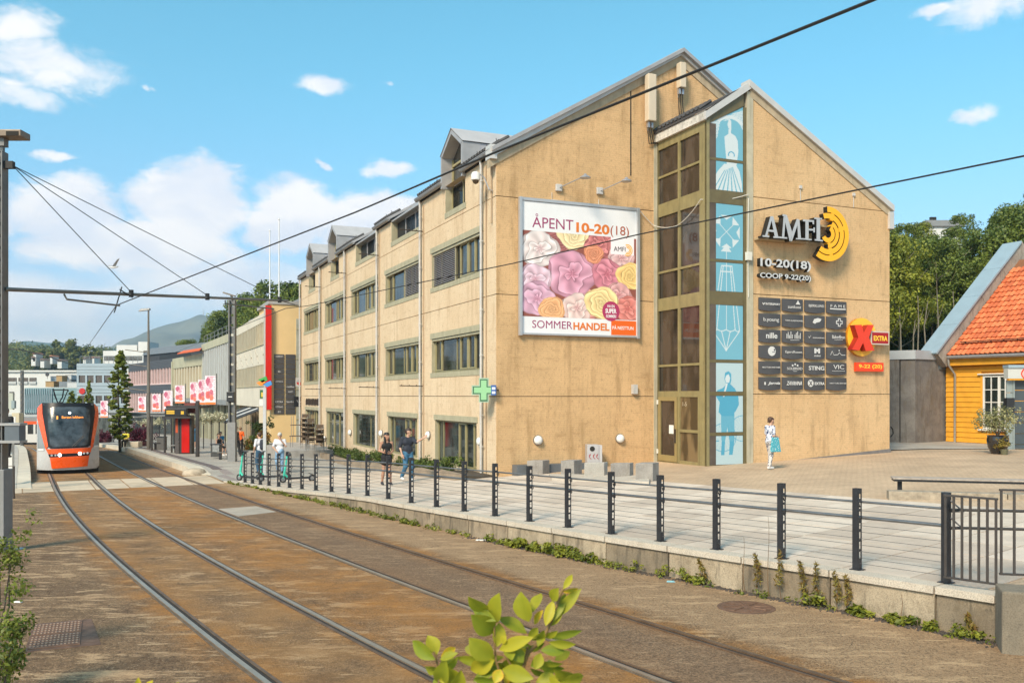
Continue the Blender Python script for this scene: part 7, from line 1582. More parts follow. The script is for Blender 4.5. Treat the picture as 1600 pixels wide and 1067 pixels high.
# PLAZA THINGS
for i,(x0,xm,x1,yt,yb,lb) in enumerate(((822,848,860,718,741.5,'concrete cube seat on the far left of the row by the gable'),(875,897,912,718,744,'second concrete cube seat from the left, dark wet right side'),(911,944,951,721,747,'palest concrete cube seat in the middle of the row'),(952,984,992,722,748,'fourth concrete cube seat in the row of five'),(991,1020,1034,722,752.5,'right-hand concrete cube seat nearest the tower door'))):
 g=gt(xm,yb,zp);s=.72;ax=Vector((.90,.43)) if i!=2 else Vector((.96,.28));ay=Vector((-ax.y,ax.x));h=(yb-yt-1.5)/F*g.y;c=Vector((g.x,g.y));P=[c-ax*s*(.72),c,c+ay*s*.9,c-ax*s*.72+ay*s*.9]
 ax2=Vector((.62,.78));P=[c-Vector((.95,.12))*((xm-x0)/F*g.y),c,c+Vector((.55,1))*((x1-xm)/F*g.y*1.75),c-Vector((.95,.12))*((xm-x0)/F*g.y)+Vector((.55,1))*((x1-xm)/F*g.y*1.75)]
 m=MB();m.hexa([(p.x,p.y,g.z-.02) for p in P]+[(p.x,p.y,g.z+h) for p in P]);tag(m.build('concrete_cube',concrete_mat('cube_concrete%d'%i,(.40,.36,.32),(.30,.27,.245),.25) if i!=2 else concrete_mat('cube_concrete_pale',(.52,.48,.43),(.46,.42,.37),.1),None,bevel=.012),lb,'concrete seat','concrete cube seats in front of the gable')  # each cube has one mottled concrete on all its faces
g=gt(870,751,zp);m=MB();c=[gt(858,744.5,zp),gt(862,751,zp),gt(1014,758,zp),gt(1016,748,zp)];m.hexa([(p.x,p.y,p.z-.05) for p in c]+[(p.x,p.y,p.z+.10) for p in c]);tag(m.build('stone_ledge',M('ledge_stone',(.47,.41,.34),.85,var=.15,vs=3),None),'low flat stone ledge under the concrete cube seats','ledge')
g=gt(929,722,zp);g.y=31.2;g.x=(929-CX)/F*31.2;g.z=zp(g.x,31.2);fb=Fr((g.x,g.y),(.99,.12),(.12,-.99));Yb=31.2;zb=lambda py:CZ+(HZ-py)/F*Yb
t=thing('litter_bin','grey litter bin with red scribbles behind the concrete cubes','bin',tuple(g));bm_=M('bin_zinc',(.48,.46,.46),.5,.3,var=.08,vs=4);fbuild('body',fb,-.26,.16,g.z,zb(694.5),-.4,0,bm_,t,.015);fbuild('side_door',fb,.163,.28,g.z,zb(695.5),-.38,-.04,M('bin_zinc_light',(.55,.53,.53),.45,.3,var=.05),t);m=MB();m.disc(fb,-.08,zb(701),.09,.001,.012,16);m.build('opening',m_black,t)
m=MB()
for x0 in (-.2,-.06,.06):m.tube([fb.p(x0,zb(712),.004),fb.p(x0+.06,zb(709),.004),fb.p(x0+.01,zb(714),.004),fb.p(x0+.08,zb(717),.004)],.012,4)
m.build('scribble',M('scribble_red',srgb((160,50,50)),.6,var=0),t)
fbuild_o=MB();a_,b_=GG.t_(800),GG.t_(912);fbuild_o.fbox(GG,a_,b_,.1,.62,.01,.45);tag(fbuild_o.build('low_bench_box',M('slate_box',(.11,.12,.13),.6,var=.15),None),'low dark grey box along the foot of the gable behind the cubes','box')
m_pl=concrete_mat('planter_stone',(.36,.27,.19),(.29,.22,.155),.3)
t=thing('planter_wall','low brownish planter wall along the foot of the street front','planter',FF.p(12,.2,1.1));
for i in range(10):
 a,b=.2+i*2.25,.2+(i+1)*2.25-.02;q=FF.p((a+b)/2,0,1.3);z=zp(q[0],q[1]);m=MB();m.fbox(FF,a,b,z-.4,z+.28,1.15,1.4);m.build('planter_block',m_pl,t);m=MB();m.fbox(FF,a,b,z-.4,z+.2,.05,1.148);m.build('soil',M('soil_dark',(.06,.045,.03),.95,var=.3,vs=6),t)
t=thing('seating_deck','raised grey paved deck at the foot of the far shop windows','deck',FF.p(29,-.5,1.5))
for i in range(6):a=22.9+i*2.3;q=FF.p(a,0,3);z=zp(q[0],q[1]);m=MB();m.fbox(FF,a,a+2.28,z-.5,z+.34,.1,3.4);m.build('deck_block',M('deck_grey',(.36,.33,.30),.85,var=.15,vs=2),t)
M('wicker_brown',(.10,.065,.04),.8,var=.3,vs=12);M('chair_steel',(.30,.29,.28),.4,.6,var=0)
def cafe(px,py,label,n,kind,Y=None):
 s=FF.t_(px,1.8);q=FF.p(s,0,1.8);z=zp(q[0],q[1])+.34;t=thing(kind,label,'chairs' if kind=='chair_stack' else 'table',(q[0],q[1],z),None);f=Fr((q[0],q[1]),(1,0),(0,-1))
 if kind=='chair_stack':
  for i in range(n):
   zz_=z+i*.27;m=MB();m.fbox(f,-.22,.22,zz_+.42,zz_+.46,-.42,0);m.build('seat',M('wicker_brown',(.10,.065,.04),.8,var=.3,vs=12),t)
   m=MB();m.fbox(f,-.22,.22,zz_+.5,zz_+.72,-.46,-.42);m.build('backrest',MATS['wicker_brown'],t)
   for dx,dd in ((-.21,-.02),(.21,-.02),(-.21,-.42),(.21,-.42)):m=MB();m.tube([f.p(dx,zz_,dd),f.p(dx,zz_+(.74 if dd<-.1 else .6),dd)],.014,5);m.build('leg',M('chair_steel',(.30,.29,.28),.4,.6,var=0),t)
 else :
  m=MB();m.fbox(f,-.55,.55,z+.70,z+.74,-.7,0);m.build('table_top',MATS['wicker_brown'],t)
  for dx,dd in ((-.5,-.05),(.5,-.05),(-.5,-.65),(.5,-.65)):m=MB();m.tube([f.p(dx,z,dd),f.p(dx,z+.70,dd)],.018,5);m.build('leg',MATS['chair_steel'],t)
  if n:
   m=MB();m.fbox(f,-.5,.5,z+1.38,z+1.42,-.65,-.05);m.build('upturned_top',MATS['wicker_brown'],t)
   for dx,dd in ((-.45,-.1),(.45,-.1),(-.45,-.6),(.45,-.6)):m=MB();m.tube([f.p(dx,z+.74,dd),f.p(dx,z+1.95,dd)],.016,5);m.build('leg',MATS['chair_steel'],t)
cafe(466,0,'stacked cafe tables with upturned legs beside the yellow wall',1,'table_stack');cafe(475,0,'tall stack of brown cafe chairs next to the upturned tables',6,'chair_stack');cafe(483,0,'second stack of cafe chairs in front of the far shop window',5,'chair_stack');cafe(492,0,'cafe table with nothing on it at the far shop window',0,'table_stack');cafe(497,0,'shorter stack of cafe chairs nearest the glazed shop door',4,'chair_stack')
# E-SCOOTERS
def scooter(px,py,yaw,label):
 g=gt(px,py,zp);t=thing('electric_scooter',label,'scooter',(0,0,0),'teal electric scooters behind the fence');teal_=M('scooter_teal',srgb((60,190,165)),.4,var=.05);blk=M('scooter_black',(.02,.02,.022),.5,var=0)
 m=MB();m.hexa([(-.09,-.42,.12),(.09,-.42,.12),(.09,.42,.12),(-.09,.42,.12),(-.09,-.42,.19),(.09,-.42,.19),(.09,.42,.19),(-.09,.42,.19)]);m.build('deck',blk,t);m=MB();m.tube([(0,.40,.2),(0,.52,.34),(0,.47,.62)],.045,8);m.build('neck',teal_,t,smooth=True)
 m=MB();m.tube([(0,.56,.16),(0,.47,.62),(0,.40,1.10)],.033,8);m.build('stem',teal_,t,smooth=True);m=MB();m.tube([(-.27,.37,1.12),(0,.41,1.14),(.27,.37,1.12)],.022,7);m.build('handlebar',blk,t,smooth=True);m=MB();m.box(-.05,.05,.38,.46,1.0,1.12);m.build('display_unit',blk,t)
 for y in (.57,-.52):
  w=MB()
  for k in range(16):
   a0,a1=2*math.pi*k/16,2*math.pi*(k+1)/16
   P=lambda a,r,x:(x,y+r*math.cos(a),.13+r*math.sin(a))
   w.face([P(a0,.13,-.03),P(a1,.13,-.03),P(a1,.13,.03),P(a0,.13,.03)]);w.face([P(a0,.08,.03),P(a1,.08,.03),P(a1,.13,.03),P(a0,.13,.03)]);w.face([P(a0,.08,-.03),P(a1,.08,-.03),P(a1,.13,-.03),P(a0,.13,-.03)])
  wo=w.build('wheel',blk,t);h=MB();h.tube([(-.025,y,.13),(.025,y,.13)],.075,10);h.build('hub',M('hub_grey',(.3,.3,.3),.4,.6,var=0),wo)
 m=MB();m.hexa([(-.05,-.62,.22),(.05,-.62,.22),(.05,-.40,.30),(-.05,-.40,.30),(-.05,-.62,.25),(.05,-.62,.25),(.05,-.40,.33),(-.05,-.40,.33)]);m.build('mudguard',blk,t)
 t.location=g;t.rotation_euler=(0,0,yaw);BASE[t]=g
scooter(392,751.5,rad(65),'leftmost teal electric scooter behind the far end of the fence');scooter(428,750,rad(98),'middle teal electric scooter, parked side-on beside the man in the cap');scooter(466,753,rad(118),'rightmost teal electric scooter, standing on its own behind the fence')
# VEGETATION
def leaf_mat(name,a,b,c=None,trans=.25):
 m=bpy.data.materials.new(name);m.use_nodes=True;t=m.node_tree;L=t.links.new;bs=t.nodes['Principled BSDF'];at=t.nodes.new('ShaderNodeAttribute');at.attribute_name='rnd'
 r=t.nodes.new('ShaderNodeValToRGB');L(at.outputs['Fac'],r.inputs[0]);e=r.color_ramp.elements;e[0].color=(*a,1);e[1].color=(*b,1)
 if c:q=e.new(.93);q.color=(*b,1);e[-1].color=(*c,1)
 L(r.outputs[0],bs.inputs['Base Color']);bs.inputs['Roughness'].default_value=.5;bs.inputs['Specular IOR Level'].default_value=.35
 tr=t.nodes.new('ShaderNodeBsdfTranslucent');L(r.outputs[0],tr.inputs['Color']);mx=t.nodes.new('ShaderNodeMixShader');mx.inputs[0].default_value=trans;L(bs.outputs[0],mx.inputs[1]);L(tr.outputs[0],mx.inputs[2]);L(mx.outputs[0],t.nodes['Material Output'].inputs['Surface'])
 MATS[name]=m;return m
def leaves_arr(centers,radii,n_per,size,rs,squash=1.,aspect=.62,up=.35):
 """leaf faces gathered in clumps: each a four-sided blade folded along its rib"""
 C_=np.repeat(centers,n_per,0);Rr=np.repeat(radii,n_per);N=len(C_);d=rs.randn(N,3);d/=np.linalg.norm(d,axis=1)[:,None]
 rad_=Rr*rs.uniform(.35,1.0,N)**.6;P=C_+d*rad_[:,None]*np.array([1,1,squash])
 nrm_=d*.7+rs.randn(N,3)*.55+np.array([0,0,up]);nrm_/=np.linalg.norm(nrm_,axis=1)[:,None]
 a=np.cross(nrm_,rs.randn(N,3));a/=np.linalg.norm(a,axis=1)[:,None]+1e-9;b=np.cross(nrm_,a);s=size*rs.uniform(.6,1.35,N)[:,None]
 V=np.stack([P-a*s*.5,P+b*s*aspect*.5-nrm_*s*.06,P+a*s*.5,P-b*s*aspect*.5-nrm_*s*.06],1).reshape(-1,3)
 Q=np.arange(N*4).reshape(N,4);cl=np.repeat(np.repeat(rs.uniform(0,1,len(centers)),n_per)*.6+rs.uniform(0,.4,N),4);return V,Q,cl
def trunk_mesh(mb,h,r,rs,nb=6,lean=.0,crown0=.45,spread=.3):
 p=[Vector((0,0,-.5))];x=y=0
 for i in range(1,7):x+=rs.uniform(-1,1)*.03*h/6*2+lean*h/6;y+=rs.uniform(-1,1)*.03*h/6*2;p.append(Vector((x,y,h*i/6)))
 mb.tube(p,[r*(1-.13*i) for i in range(7)],7)
 for k in range(nb):
  i=2+int(rs.uniform(0,4));b0=p[i];an=rs.uniform(0,6.28);L=h*spread*rs.uniform(.5,1);q=b0+Vector((math.cos(an)*L,math.sin(an)*L,L*rs.uniform(.5,1.0)))
  mb.tube([b0,(b0+q)/2+Vector((0,0,-.08*L)),q],[r*.4,r*.25,r*.1],5)
BARK=M('bark_pale',(.22,.18,.13),.9,var=.3,vs=4,streak=.3);BARKD=M('bark_dark',(.07,.055,.04),.9,var=.3,vs=4)
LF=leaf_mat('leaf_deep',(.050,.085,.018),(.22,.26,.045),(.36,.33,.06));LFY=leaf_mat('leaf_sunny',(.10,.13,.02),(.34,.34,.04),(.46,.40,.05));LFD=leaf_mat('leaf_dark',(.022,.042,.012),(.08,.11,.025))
def tree_proto(name,seed,h,cw,crown0,ncl,npc,leaf,mat,bark,tr=.16,shape='round',nb=6):
 rs=np.random.RandomState(seed);root=thing(name,'x','tree');mb=MB();trunk_mesh(mb,h*.88,tr,rs,nb,0,crown0);mb.build('trunk',bark,root,smooth=True)
 z=h*(crown0+(1-crown0)*rs.uniform(0,1,ncl));f=(z/h-crown0)/(1-crown0)
 if shape=='round':w=cw*np.sqrt(np.clip(1-(f*1.7-.75)**2*.85,.06,1))
 elif shape=='column':w=cw*np.clip(np.minimum(f*5+.45,(1.06-f)*2.4),.15,1)
 else :w=cw*(1.02-f)
 an=rs.uniform(0,6.28,ncl);rr=w*rs.uniform(.25,1,ncl)**.5;C_=np.stack([rr*np.cos(an),rr*np.sin(an),z],1);R_=cw*rs.uniform(.20,.38,ncl)*(1.0 if shape=='round' else .8)
 V,Q,cl=leaves_arr(C_,R_,npc,leaf,rs,.75);np_mesh('crown',V,Q,mat,root,(0,0,0),{'rnd':cl});return root
def place(root,first,x,y,z,s,rz,label,group,sx=1.):
 o=root if first else copy_tree(root);o.location=(x,y,z);o.scale=(s*sx,s*sx,s);o.rotation_euler=(0,0,rz);o['label']=label;o['group']=group;BASE[o]=Vector((x,y,z));return o
protoA=[tree_proto('broadleaf_tree',11+i,13+i,3.0,.40,120,100,.27,(LF,LF,LFY,LF)[i],BARK,.15) for i in range(4)]
first=[True]*4;rnd=random.Random(12)
spots=[]
for row,(y,dx) in enumerate(((62,2.7),(67.5,3.1),(75,3.6),(85,4.2))):
 x=.36*y
 while x<.70*y+1:spots.append((x+rnd.uniform(-.8,.8),y+rnd.uniform(-1.5,1.5),row));x+=dx
wl_=['front row of the wood','second row of the wood','third row of the wood','top row of the wood']
for n_,(x,y,row) in enumerate(spots):
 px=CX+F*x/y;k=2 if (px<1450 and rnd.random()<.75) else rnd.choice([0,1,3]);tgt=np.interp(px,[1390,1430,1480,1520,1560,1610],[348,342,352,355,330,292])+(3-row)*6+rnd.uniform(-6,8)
 z=RS(x,y);top_=CZ+(HZ-tgt)/F*y;s=max(.55,min(1.25,(top_-z)/(13.6+k)))
 num_=sum(1 for a in spots[:n_] if a[2]==row);lab='%s tree, %s from the gable edge in the %s'%('yellow-green' if k==2 else 'green',['nearest','second','third','fourth','fifth','sixth','seventh','eighth','ninth','tenth','eleventh'][num_],wl_[row])
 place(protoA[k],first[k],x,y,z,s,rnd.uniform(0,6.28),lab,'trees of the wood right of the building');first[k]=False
rs=np.random.RandomState(5);N=420;yy=rs.uniform(56,74,N);xx=rs.uniform(.36,.66,N)*yy;C_=np.stack([xx,yy,np.array([RS(a,b) for a,b in zip(xx,yy)])+rs.uniform(.2,2.4,N)],1)
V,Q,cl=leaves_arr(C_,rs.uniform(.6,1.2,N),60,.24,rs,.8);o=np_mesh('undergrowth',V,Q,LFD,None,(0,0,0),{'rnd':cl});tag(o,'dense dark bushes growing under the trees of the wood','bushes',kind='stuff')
for i,(px,y0,y1) in enumerate(((1408,540,478),(1434,540,462),(1447,540,470),(1467,540,452),(1489,540,455),(1427,540,500))):
 b=W(px,y0+10,58.5);a=W(px-3+i%3*3,y1,59);m=MB();md=(a+b)/2+Vector((rnd.uniform(-.25,.25),0,0));m.tube([b-Vector((0,0,1)),b,md,a],[.06,.05,.04,.025],7);m.tube([md,md+Vector((.4,.1,1.1))],[.025,.01],5)
 tag(m.build('birch_trunk',M('trunk_bleached',(.15,.125,.09),.85,var=.4,vs=5),None,smooth=True),['bare pale trunk in front of the wood nearest the gable edge','forked pale trunk second from the gable edge','thin pale trunk in the middle of the dark wood','straight pale trunk left of the concrete block','pale trunk furthest right, by the sloping parapet','short pale stub against the gable edge'][i],'tree trunk')
p=W(1470,347,120);t=thing('house','small pale hilltop house with two dark chimneys showing above the wood','house',tuple(p));f=Fr((0,120),(1,0),(0,-1))
fbuild('wall',f,f.t_(1452),f.t_(1502),p.z-4,p.z-.6,-5,0,wht,t);fbuild('roof',f,f.t_(1446),f.t_(1507),p.z-.6,p.z+.2,-5.3,.3,MATS['canopy_grey'],t)
for px in (1465,1470):fbuild('chimney',f,f.t_(px)-.18,f.t_(px)+.18,p.z+.2,p.z+1.0,-2,-1.6,m_black,t)
protoC=[tree_proto('conifer_tree',31,14,3.0,.12,130,60,.35,LFD,BARKD,.16,'cone'),protoA[0],protoA[3]];fc=[True,False,False]
for i,(px,pyt,Y,k) in enumerate(((330,498,150,2),(352,476,140,1),(372,462,138,2),(388,455,132,0),(402,447,130,1),(425,428,118,2),(441,446,118,1),(458,436,112,0),(472,430,112,2),(320,512,160,0),(410,470,125,1),(346,492,130,0),(290,524,150,1))):
 x=(px-CX)/F*Y;z=LS(x,Y) if px>320 else 2;top_=CZ+(HZ-pyt)/F*Y;s=max(.3,(top_-z)/(14.6,14.2,17.2)[k])
 place(protoC[k],fc[k],x,Y,z,s,i*1.3,'%s tree above the street roofs, %s'%(('dark conifer','broad green','light green')[k],['left of the white offices','behind the roof slab','over the slanting roof slab','above the white offices','over the office roof','between the flagpoles','behind the taller flagpole','above the yellow block','against the cream building','leftmost of the group','low behind the red fin','behind the roof railing','beside the dark penthouse'][i]),'trees above the street roofs');fc[k]=False
pc=tree_proto('columnar_tree',41,7.6,.62,.10,190,80,.15,leaf_mat('leaf_street',(.07,.11,.018),(.26,.28,.04)),BARKD,.09,'column',4)
for i,(px,pyb,pyt,lb,sx) in enumerate(((188,697,552,'tall narrow columnar street tree right of the tram',1.0),(139,672,597,'slim small tree rising just behind the tram roof',.8),(112,672,613,'low dark bushy tree behind the pantograph',1.3),(124,672,621,'lowest rounded tree between two others behind the tram',1.3))):
 Y=62 if i==0 else 75;x=(px-CX)/F*Y;z=zp(x,Y) if i==0 else zt(Y);s=((CZ+(HZ-pyt)/F*Y)-z)/7.5;o=place(pc,i==0,x,Y,z,s,i,lb,'narrow street trees');o.scale=(s*sx if i else 1.15,s*sx if i else 1.15,s)
rs=np.random.RandomState(8);N=520;px_=rs.uniform(-150,300,N);f_=rs.uniform(.15,1,N);Yh=360+260*f_;tops=np.interp(px_,[h_[0] for h_ in hillpts],[h_[1] for h_ in hillpts]);hz_=(HZ-tops)/F*620+CZ;zz_=-12+(hz_+12)*f_**.8
C_=np.stack([(px_-CX)/F*Yh,Yh,zz_+2.5],1);V,Q,cl=leaves_arr(C_,rs.uniform(4,7.5,N),70,1.7,rs,.8);o=np_mesh('hillside_wood',V,Q,leaf_mat('leaf_far',(.06,.085,.02),(.26,.25,.05)),None,(0,0,0),{'rnd':cl});tag(o,'sunny green woodland covering the near hillside on the far left','woodland',kind='stuff')
pt_=tree_proto('hill_tree',51,14,5.5,.1,60,60,1.3,MATS['leaf_far'],BARKD,.3)
for i,(px,py,s) in enumerate(((103,560,1.15),(142,562,.8),(122,566,.9),(60,566,.8),(155,566,.7),(85,568,.8))):
 p=W(px,py,430);place(pt_,i==0,p.x,p.y,p.z-6*s,s,i*2,['big round sunny tree on top of the far hillside','pointed tree right of the wire on the far hillside','low round tree beside the big hillside tree','tree by the pale houses on the far hillside','orange tinged tree at the right end of the hillside','tree below the hillside mast'][i],'single trees on the far hillside')
for i,(px,py,w,hh,red_) in enumerate(((52,560,9,6,0),(66,563,8,5,0),(54,553,6,4,1),(93,564,9,5,0),(132,561,6,5,0),(146,559,5,4,1),(80,557,5,4,1))):
 Y=415;w*=.75;hh*=.75;p=W(px,py+1.5,Y);f=Fr((p.x,Y),(1,0),(0,-1));t=thing('house',['white house on the left of the far hillside','white house in the middle of the far hillside','small red-roofed house highest on the hillside','long pale house low on the far hillside','pale house right of the big hillside tree','small red-roofed house near the blue-grey building','tiny reddish house left of the big hillside tree'][i],'house',tuple(p));ww=w/F*Y/2;h2=hh/F*Y
 fbuild('wall',f,-ww,ww,p.z-3,p.z+h2*.6,-6,0,wht,t);m=MB();m.fpoly(f,[(-ww-.4,p.z+h2*.6),(ww+.4,p.z+h2*.6),(0,p.z+h2*1.3)],-6.3,.3);m.build('roof',M('roof_rust',(.38,.15,.08),.8,var=.1) if red_ else M('roof_brown',(.20,.13,.10),.8,var=.1),t)
 for k in (-.5,0,.5):fbuild('window',f,ww*k-.5,ww*k+.5,p.z+.1,p.z+h2*.42,0,.06,gl_dark,t)
 # --- hedge, wall-foot plants, foreground shrub
def hedge(name,label,t0,t1,d0,h,n,mat,leaf):
 rs=np.random.RandomState(int(t0*10)+3);C_=[]
 for i in range(n):
  s=rs.uniform(t0,t1);q=FF.p(s,0,d0+rs.uniform(-.28,.28));C_.append((q[0],q[1],zp(q[0],q[1])+.25+rs.uniform(0,h)))
 V,Q,cl=leaves_arr(np.array(C_),rs.uniform(.12,.24,n),60,leaf,rs,1.,.4,.6);o=np_mesh(name,V,Q,mat,None,tuple(C_[0]),{'rnd':cl});tag(o,label,'hedge')
lh=leaf_mat('leaf_laurel',(.025,.055,.012),(.15,.19,.035),(.42,.40,.20))
hedge('hedge','leafy green hedge in the planter left of and behind the woman in black',10.2,22.6,.62,.40,120,lh,.12);hedge('hedge','sparser leafy planting behind the pointing man',4.5,9.6,.62,.26,46,lh,.12);hedge('small_shrub','small leafy shrub alone at the right end of the planter',2.5,3.4,.62,.38,14,lh,.12)
def weeds(name,label,px0,px1,n,h,col,leaf,spread=.07):
 """plants rooted where the rail bed meets the retaining wall"""
 rs=np.random.RandomState(int(px0));C_=[];
 for i in range(n):
  px=rs.uniform(px0,px1);k=(px-CX)/F;lo,hi=9.5,40.
  for _ in range(40):
   m_=(lo+hi)/2
   if edge_x(m_)<k*m_:hi=m_
   else :lo=m_
  y=m_;x=edge_x(y)-.05-abs(rs.randn())*spread;C_.append((x,y,zt(y)+rs.uniform(.02,h)))
 C_=np.array(C_);V,Q,cl=leaves_arr(C_,rs.uniform(.04,.11,n),22,leaf,rs,.8,.5,.8);o=np_mesh(name,V,Q,col,None,tuple(C_[0]),{'rnd':cl});return o
lw=leaf_mat('leaf_weed',(.06,.09,.015),(.28,.28,.03),(.42,.34,.05))
for i,(a,b,n,h,lf) in enumerate(((360,470,70,.10,.07),(470,560,60,.14,.07),(560,660,60,.14,.07),(660,740,22,.08,.06),(770,812,26,.14,.08),(815,850,26,.22,.12),(855,900,40,.26,.09),(900,945,28,.24,.08),(950,985,12,.12,.06),(990,1045,16,.20,.05),(1085,1120,16,.14,.08),(1180,1240,14,.08,.05),(1270,1300,16,.2,.07),(1330,1370,14,.12,.10),(1400,1440,24,.16,.08),(1445,1480,14,.12,.07),(1495,1560,22,.14,.06),(1240,1330,16,.06,.04),(1040,1085,10,.25,.05))):
 o=weeds('weed_patch','',a,b,max(int(n*(.5 if a>1060 else .7)),5),h*.8,lw,lf);tag(o,'low yellow-green weeds at the wall foot, %s'%['at the far end of the fence','below the ninth fence post','left of the pointing man','thin, below the shop windows','below the green cross','broad-leaved, below the billboard','bushy, under the concrete cubes','left of two tiny tufts','two tiny tufts','beside the litter','behind the manhole cover','low, right of the manhole cover','among the tall dry stems','broad dock leaves right of the dry stems','fern-like, by the last wall joint','spreading, before the last block','last before the pier','creeping, between the tall stems','dry, climbing the mossy block'][i],'weeds',kind='stuff')
rs=np.random.RandomState(77);V=[];mb=MB()
for i in range(2200):
 y=9.9+9.5*rs.uniform(0,1)**1.4;x=edge_x(y)-abs(rs.randn())*.10;s=rs.uniform(.006,.026);z=zt(y);mb.hexa([(x-s,y-s,z-.005),(x+s,y-s*.6,z-.005),(x+s*.8,y+s,z-.005),(x-s*.7,y+s,z-.005),(x-s*.6,y-s*.6,z+s),(x+s*.5,y-s*.4,z+s*1.2),(x+s*.5,y+s*.5,z+s),(x-s*.4,y+s*.5,z+s*.8)])
tag(mb.build('rubble',M('rubble_dark',(.075,.06,.05),.95,var=.5,vs=30),None),'dark crumbs of moss and rubble along the wall foot','rubble',kind='stuff')
def stem_plant(px,h,label,bare=False,lean=0.):
 k=(px-CX)/F;lo,hi=9.5,30.
 for _ in range(40):
  m_=(lo+hi)/2
  if edge_x(m_)<k*m_:hi=m_
  else :lo=m_
 y=m_;x=edge_x(y)-.07;z=zt(y);rs=np.random.RandomState(int(px));t=thing('tall_weed',label,'weed',(x,y,z),'tall stems at the wall foot');P=[Vector((x+lean*h*f+.02*math.sin(f*5+px),y,z+h*f)) for f in np.linspace(0,1,8)]
 m=MB();m.tube(P,[.006*(1-.6*f) for f in np.linspace(0,1,8)],5);m.build('stem',M('stem_brown',(.16,.09,.04),.8,var=.2),t)
 if not bare:
  C_=np.array([tuple(P[0].lerp(P[-1],f)+Vector((rs.randn()*.02,rs.randn()*.02,0))) for f in np.linspace(.25,1,22)]);C_=np.array([tuple(P[min(int(f*7),6)].lerp(P[min(int(f*7)+1,7)],(f*7)%1)) for f in np.linspace(.28,.999,24)])
  V,Q,cl=leaves_arr(C_,np.linspace(.075,.03,24),5,.085,rs,.6,.22,.1);np_mesh('leaves',V,Q,leaf_mat('leaf_dry',(.20,.10,.03),(.24,.22,.045)) if 'leaf_dry' not in MATS else MATS['leaf_dry'],t,(x,y,z),{'rnd':cl})
for px,h,b,ln,lb in ((1192,.62,0,-.08,'leafy tall stem furthest left of the dry stem row'),(1228,.72,0,-.05,'leafy tall stem in front of the slotted post'),(1262,.62,0,-.05,'third leafy stem of the row'),(1290,.62,0,-.12,'fourth leafy stem, leaning left'),(1318,.55,0,-.1,'fifth leafy stem of the row'),(1331,.50,0,.0,'last leafy stem of the row on the right'),(1172,.85,1,-.05,'thin bare stem left of the leafy row'),(1210,1.2,1,-.03,'tallest thin bare stem crossing the fence'),(1105,.40,0,-.1,'short leafy stem left of the manhole cover'),(1418,.42,1,-.05,'short bare stem by the last wall joint'),(1527,.30,0,-.1,'small reddish stem near the concrete pier')):stem_plant(px,h,lb,b,ln)
rs=np.random.RandomState(21)
for i,(px,py,Y,r,n,lb) in enumerate(((2,885,10.0,.34,34,'small-leaved green shrub cut by the left edge, upper clump'),(4,985,8.6,.26,30,'small-leaved green shrub cut by the left edge, middle clump'),(-6,1040,8.0,.22,26,'small-leaved green shrub cut by the left edge, lowest clump'))):
 p=W(px,py,Y);C_=np.array(p)[None]+rs.randn(n,3)*r*np.array([.55,.5,.6]);C_[:,0]=np.minimum(C_[:,0],p.x+r*.55);V,Q,cl=leaves_arr(C_,np.full(n,.11),34,.052,rs,1.,.5,.5);g=thing('leafy_shrub',lb,'shrub',(p.x,p.y,zt(Y)),'small-leaved shrub clumps at the left edge')
 np_mesh('foliage',V,Q,leaf_mat('leaf_shrub',(.05,.08,.012),(.24,.26,.035),(.5,.33,.05)) if 'leaf_shrub' not in MATS else MATS['leaf_shrub'],g,rbase(g),{'rnd':cl});m=MB()
 for k in range(7):q=Vector(C_[k*3%n]);m.tube([(p.x-.1,p.y,zt(Y)),((p.x+q.x)/2,q.y,(zt(Y)+q.z)/2),q],[.014,.009,.004],5)
 m.build('twig',BARKD,g)['kind']='stuff'
fg_m=leaf_mat('leaf_foreground',(.12,.20,.015),(.52,.44,.03),(.72,.42,.03),.35)
def blade(name,base,tip,w,par,tone,rs,bend=.15):
 base,tip=Vector(base),Vector(tip);d=tip-base;L=d.length;d.normalize();view=Vector((0,-1,.15));side=d.cross(view).normalized();nrm_=side.cross(d).normalized();tilt=rs.uniform(-.7,.7);side=(side*math.cos(tilt)+nrm_*math.sin(tilt));nrm_=side.cross(d).normalized()
 V=[];Q=[];n=9;ww=[0.04,.45,.78,.95,1.,.93,.74,.42,.03]
 for i in range(n):
  f=i/(n-1);c=base+d*L*f+nrm_*bend*L*math.sin(f*2.6)*.5
  for j,sj in enumerate((-1,-.5,0,.5,1)):V.append(tuple(c+side*sj*w/2*ww[i]+nrm_*abs(sj)*w*.16*ww[i]+nrm_*rs.uniform(-1,1)*w*.02))
 for i in range(n-1):
  for j in range(4):a=i*5+j;Q.append((a,a+1,a+6,a+5))
 rn=np.clip(tone+np.array([abs(v%5-2)*.06 for v in range(len(V))])+rs.uniform(-.05,.05,len(V)),0,1);o=np_mesh(name,V,Q,fg_m,par,rbase(par),{'rnd':rn});o.data.polygons.foreach_set('use_smooth',[True]*len(o.data.polygons));return o
fgt=thing('foreground_shrub','blurred yellow-green shrub sprig with oval leaves at the bottom centre','shrub',tuple(W(815,1500,2.3)));rs=np.random.RandomState(9);Yf_=2.35
P=lambda u,v,dy=0.:W(600+u/4,870+v/4,Yf_+dy)
stems=[([(880,1100),(840,780),(900,600),(1000,500),(1050,390),(1110,215),(1150,160)],.006),([(760,1100),(745,780),(700,650),(690,520),(690,400)],.004),([(900,900),(870,700),(900,560)],.005),([(330,1100),(345,760),(325,620),(310,590)],.004),([(850,1000),(850,760),(760,620)],.004),([(560,1300),(620,1000),(745,790)],.005)]
for pts,r in stems:m=MB();m.tube([P(*q) for q in pts],[r*(1-.5*i/len(pts)) for i in range(len(pts))],6);m.build('twig',M('twig_brown',(.20,.12,.04),.7,var=.2),fgt,smooth=True)
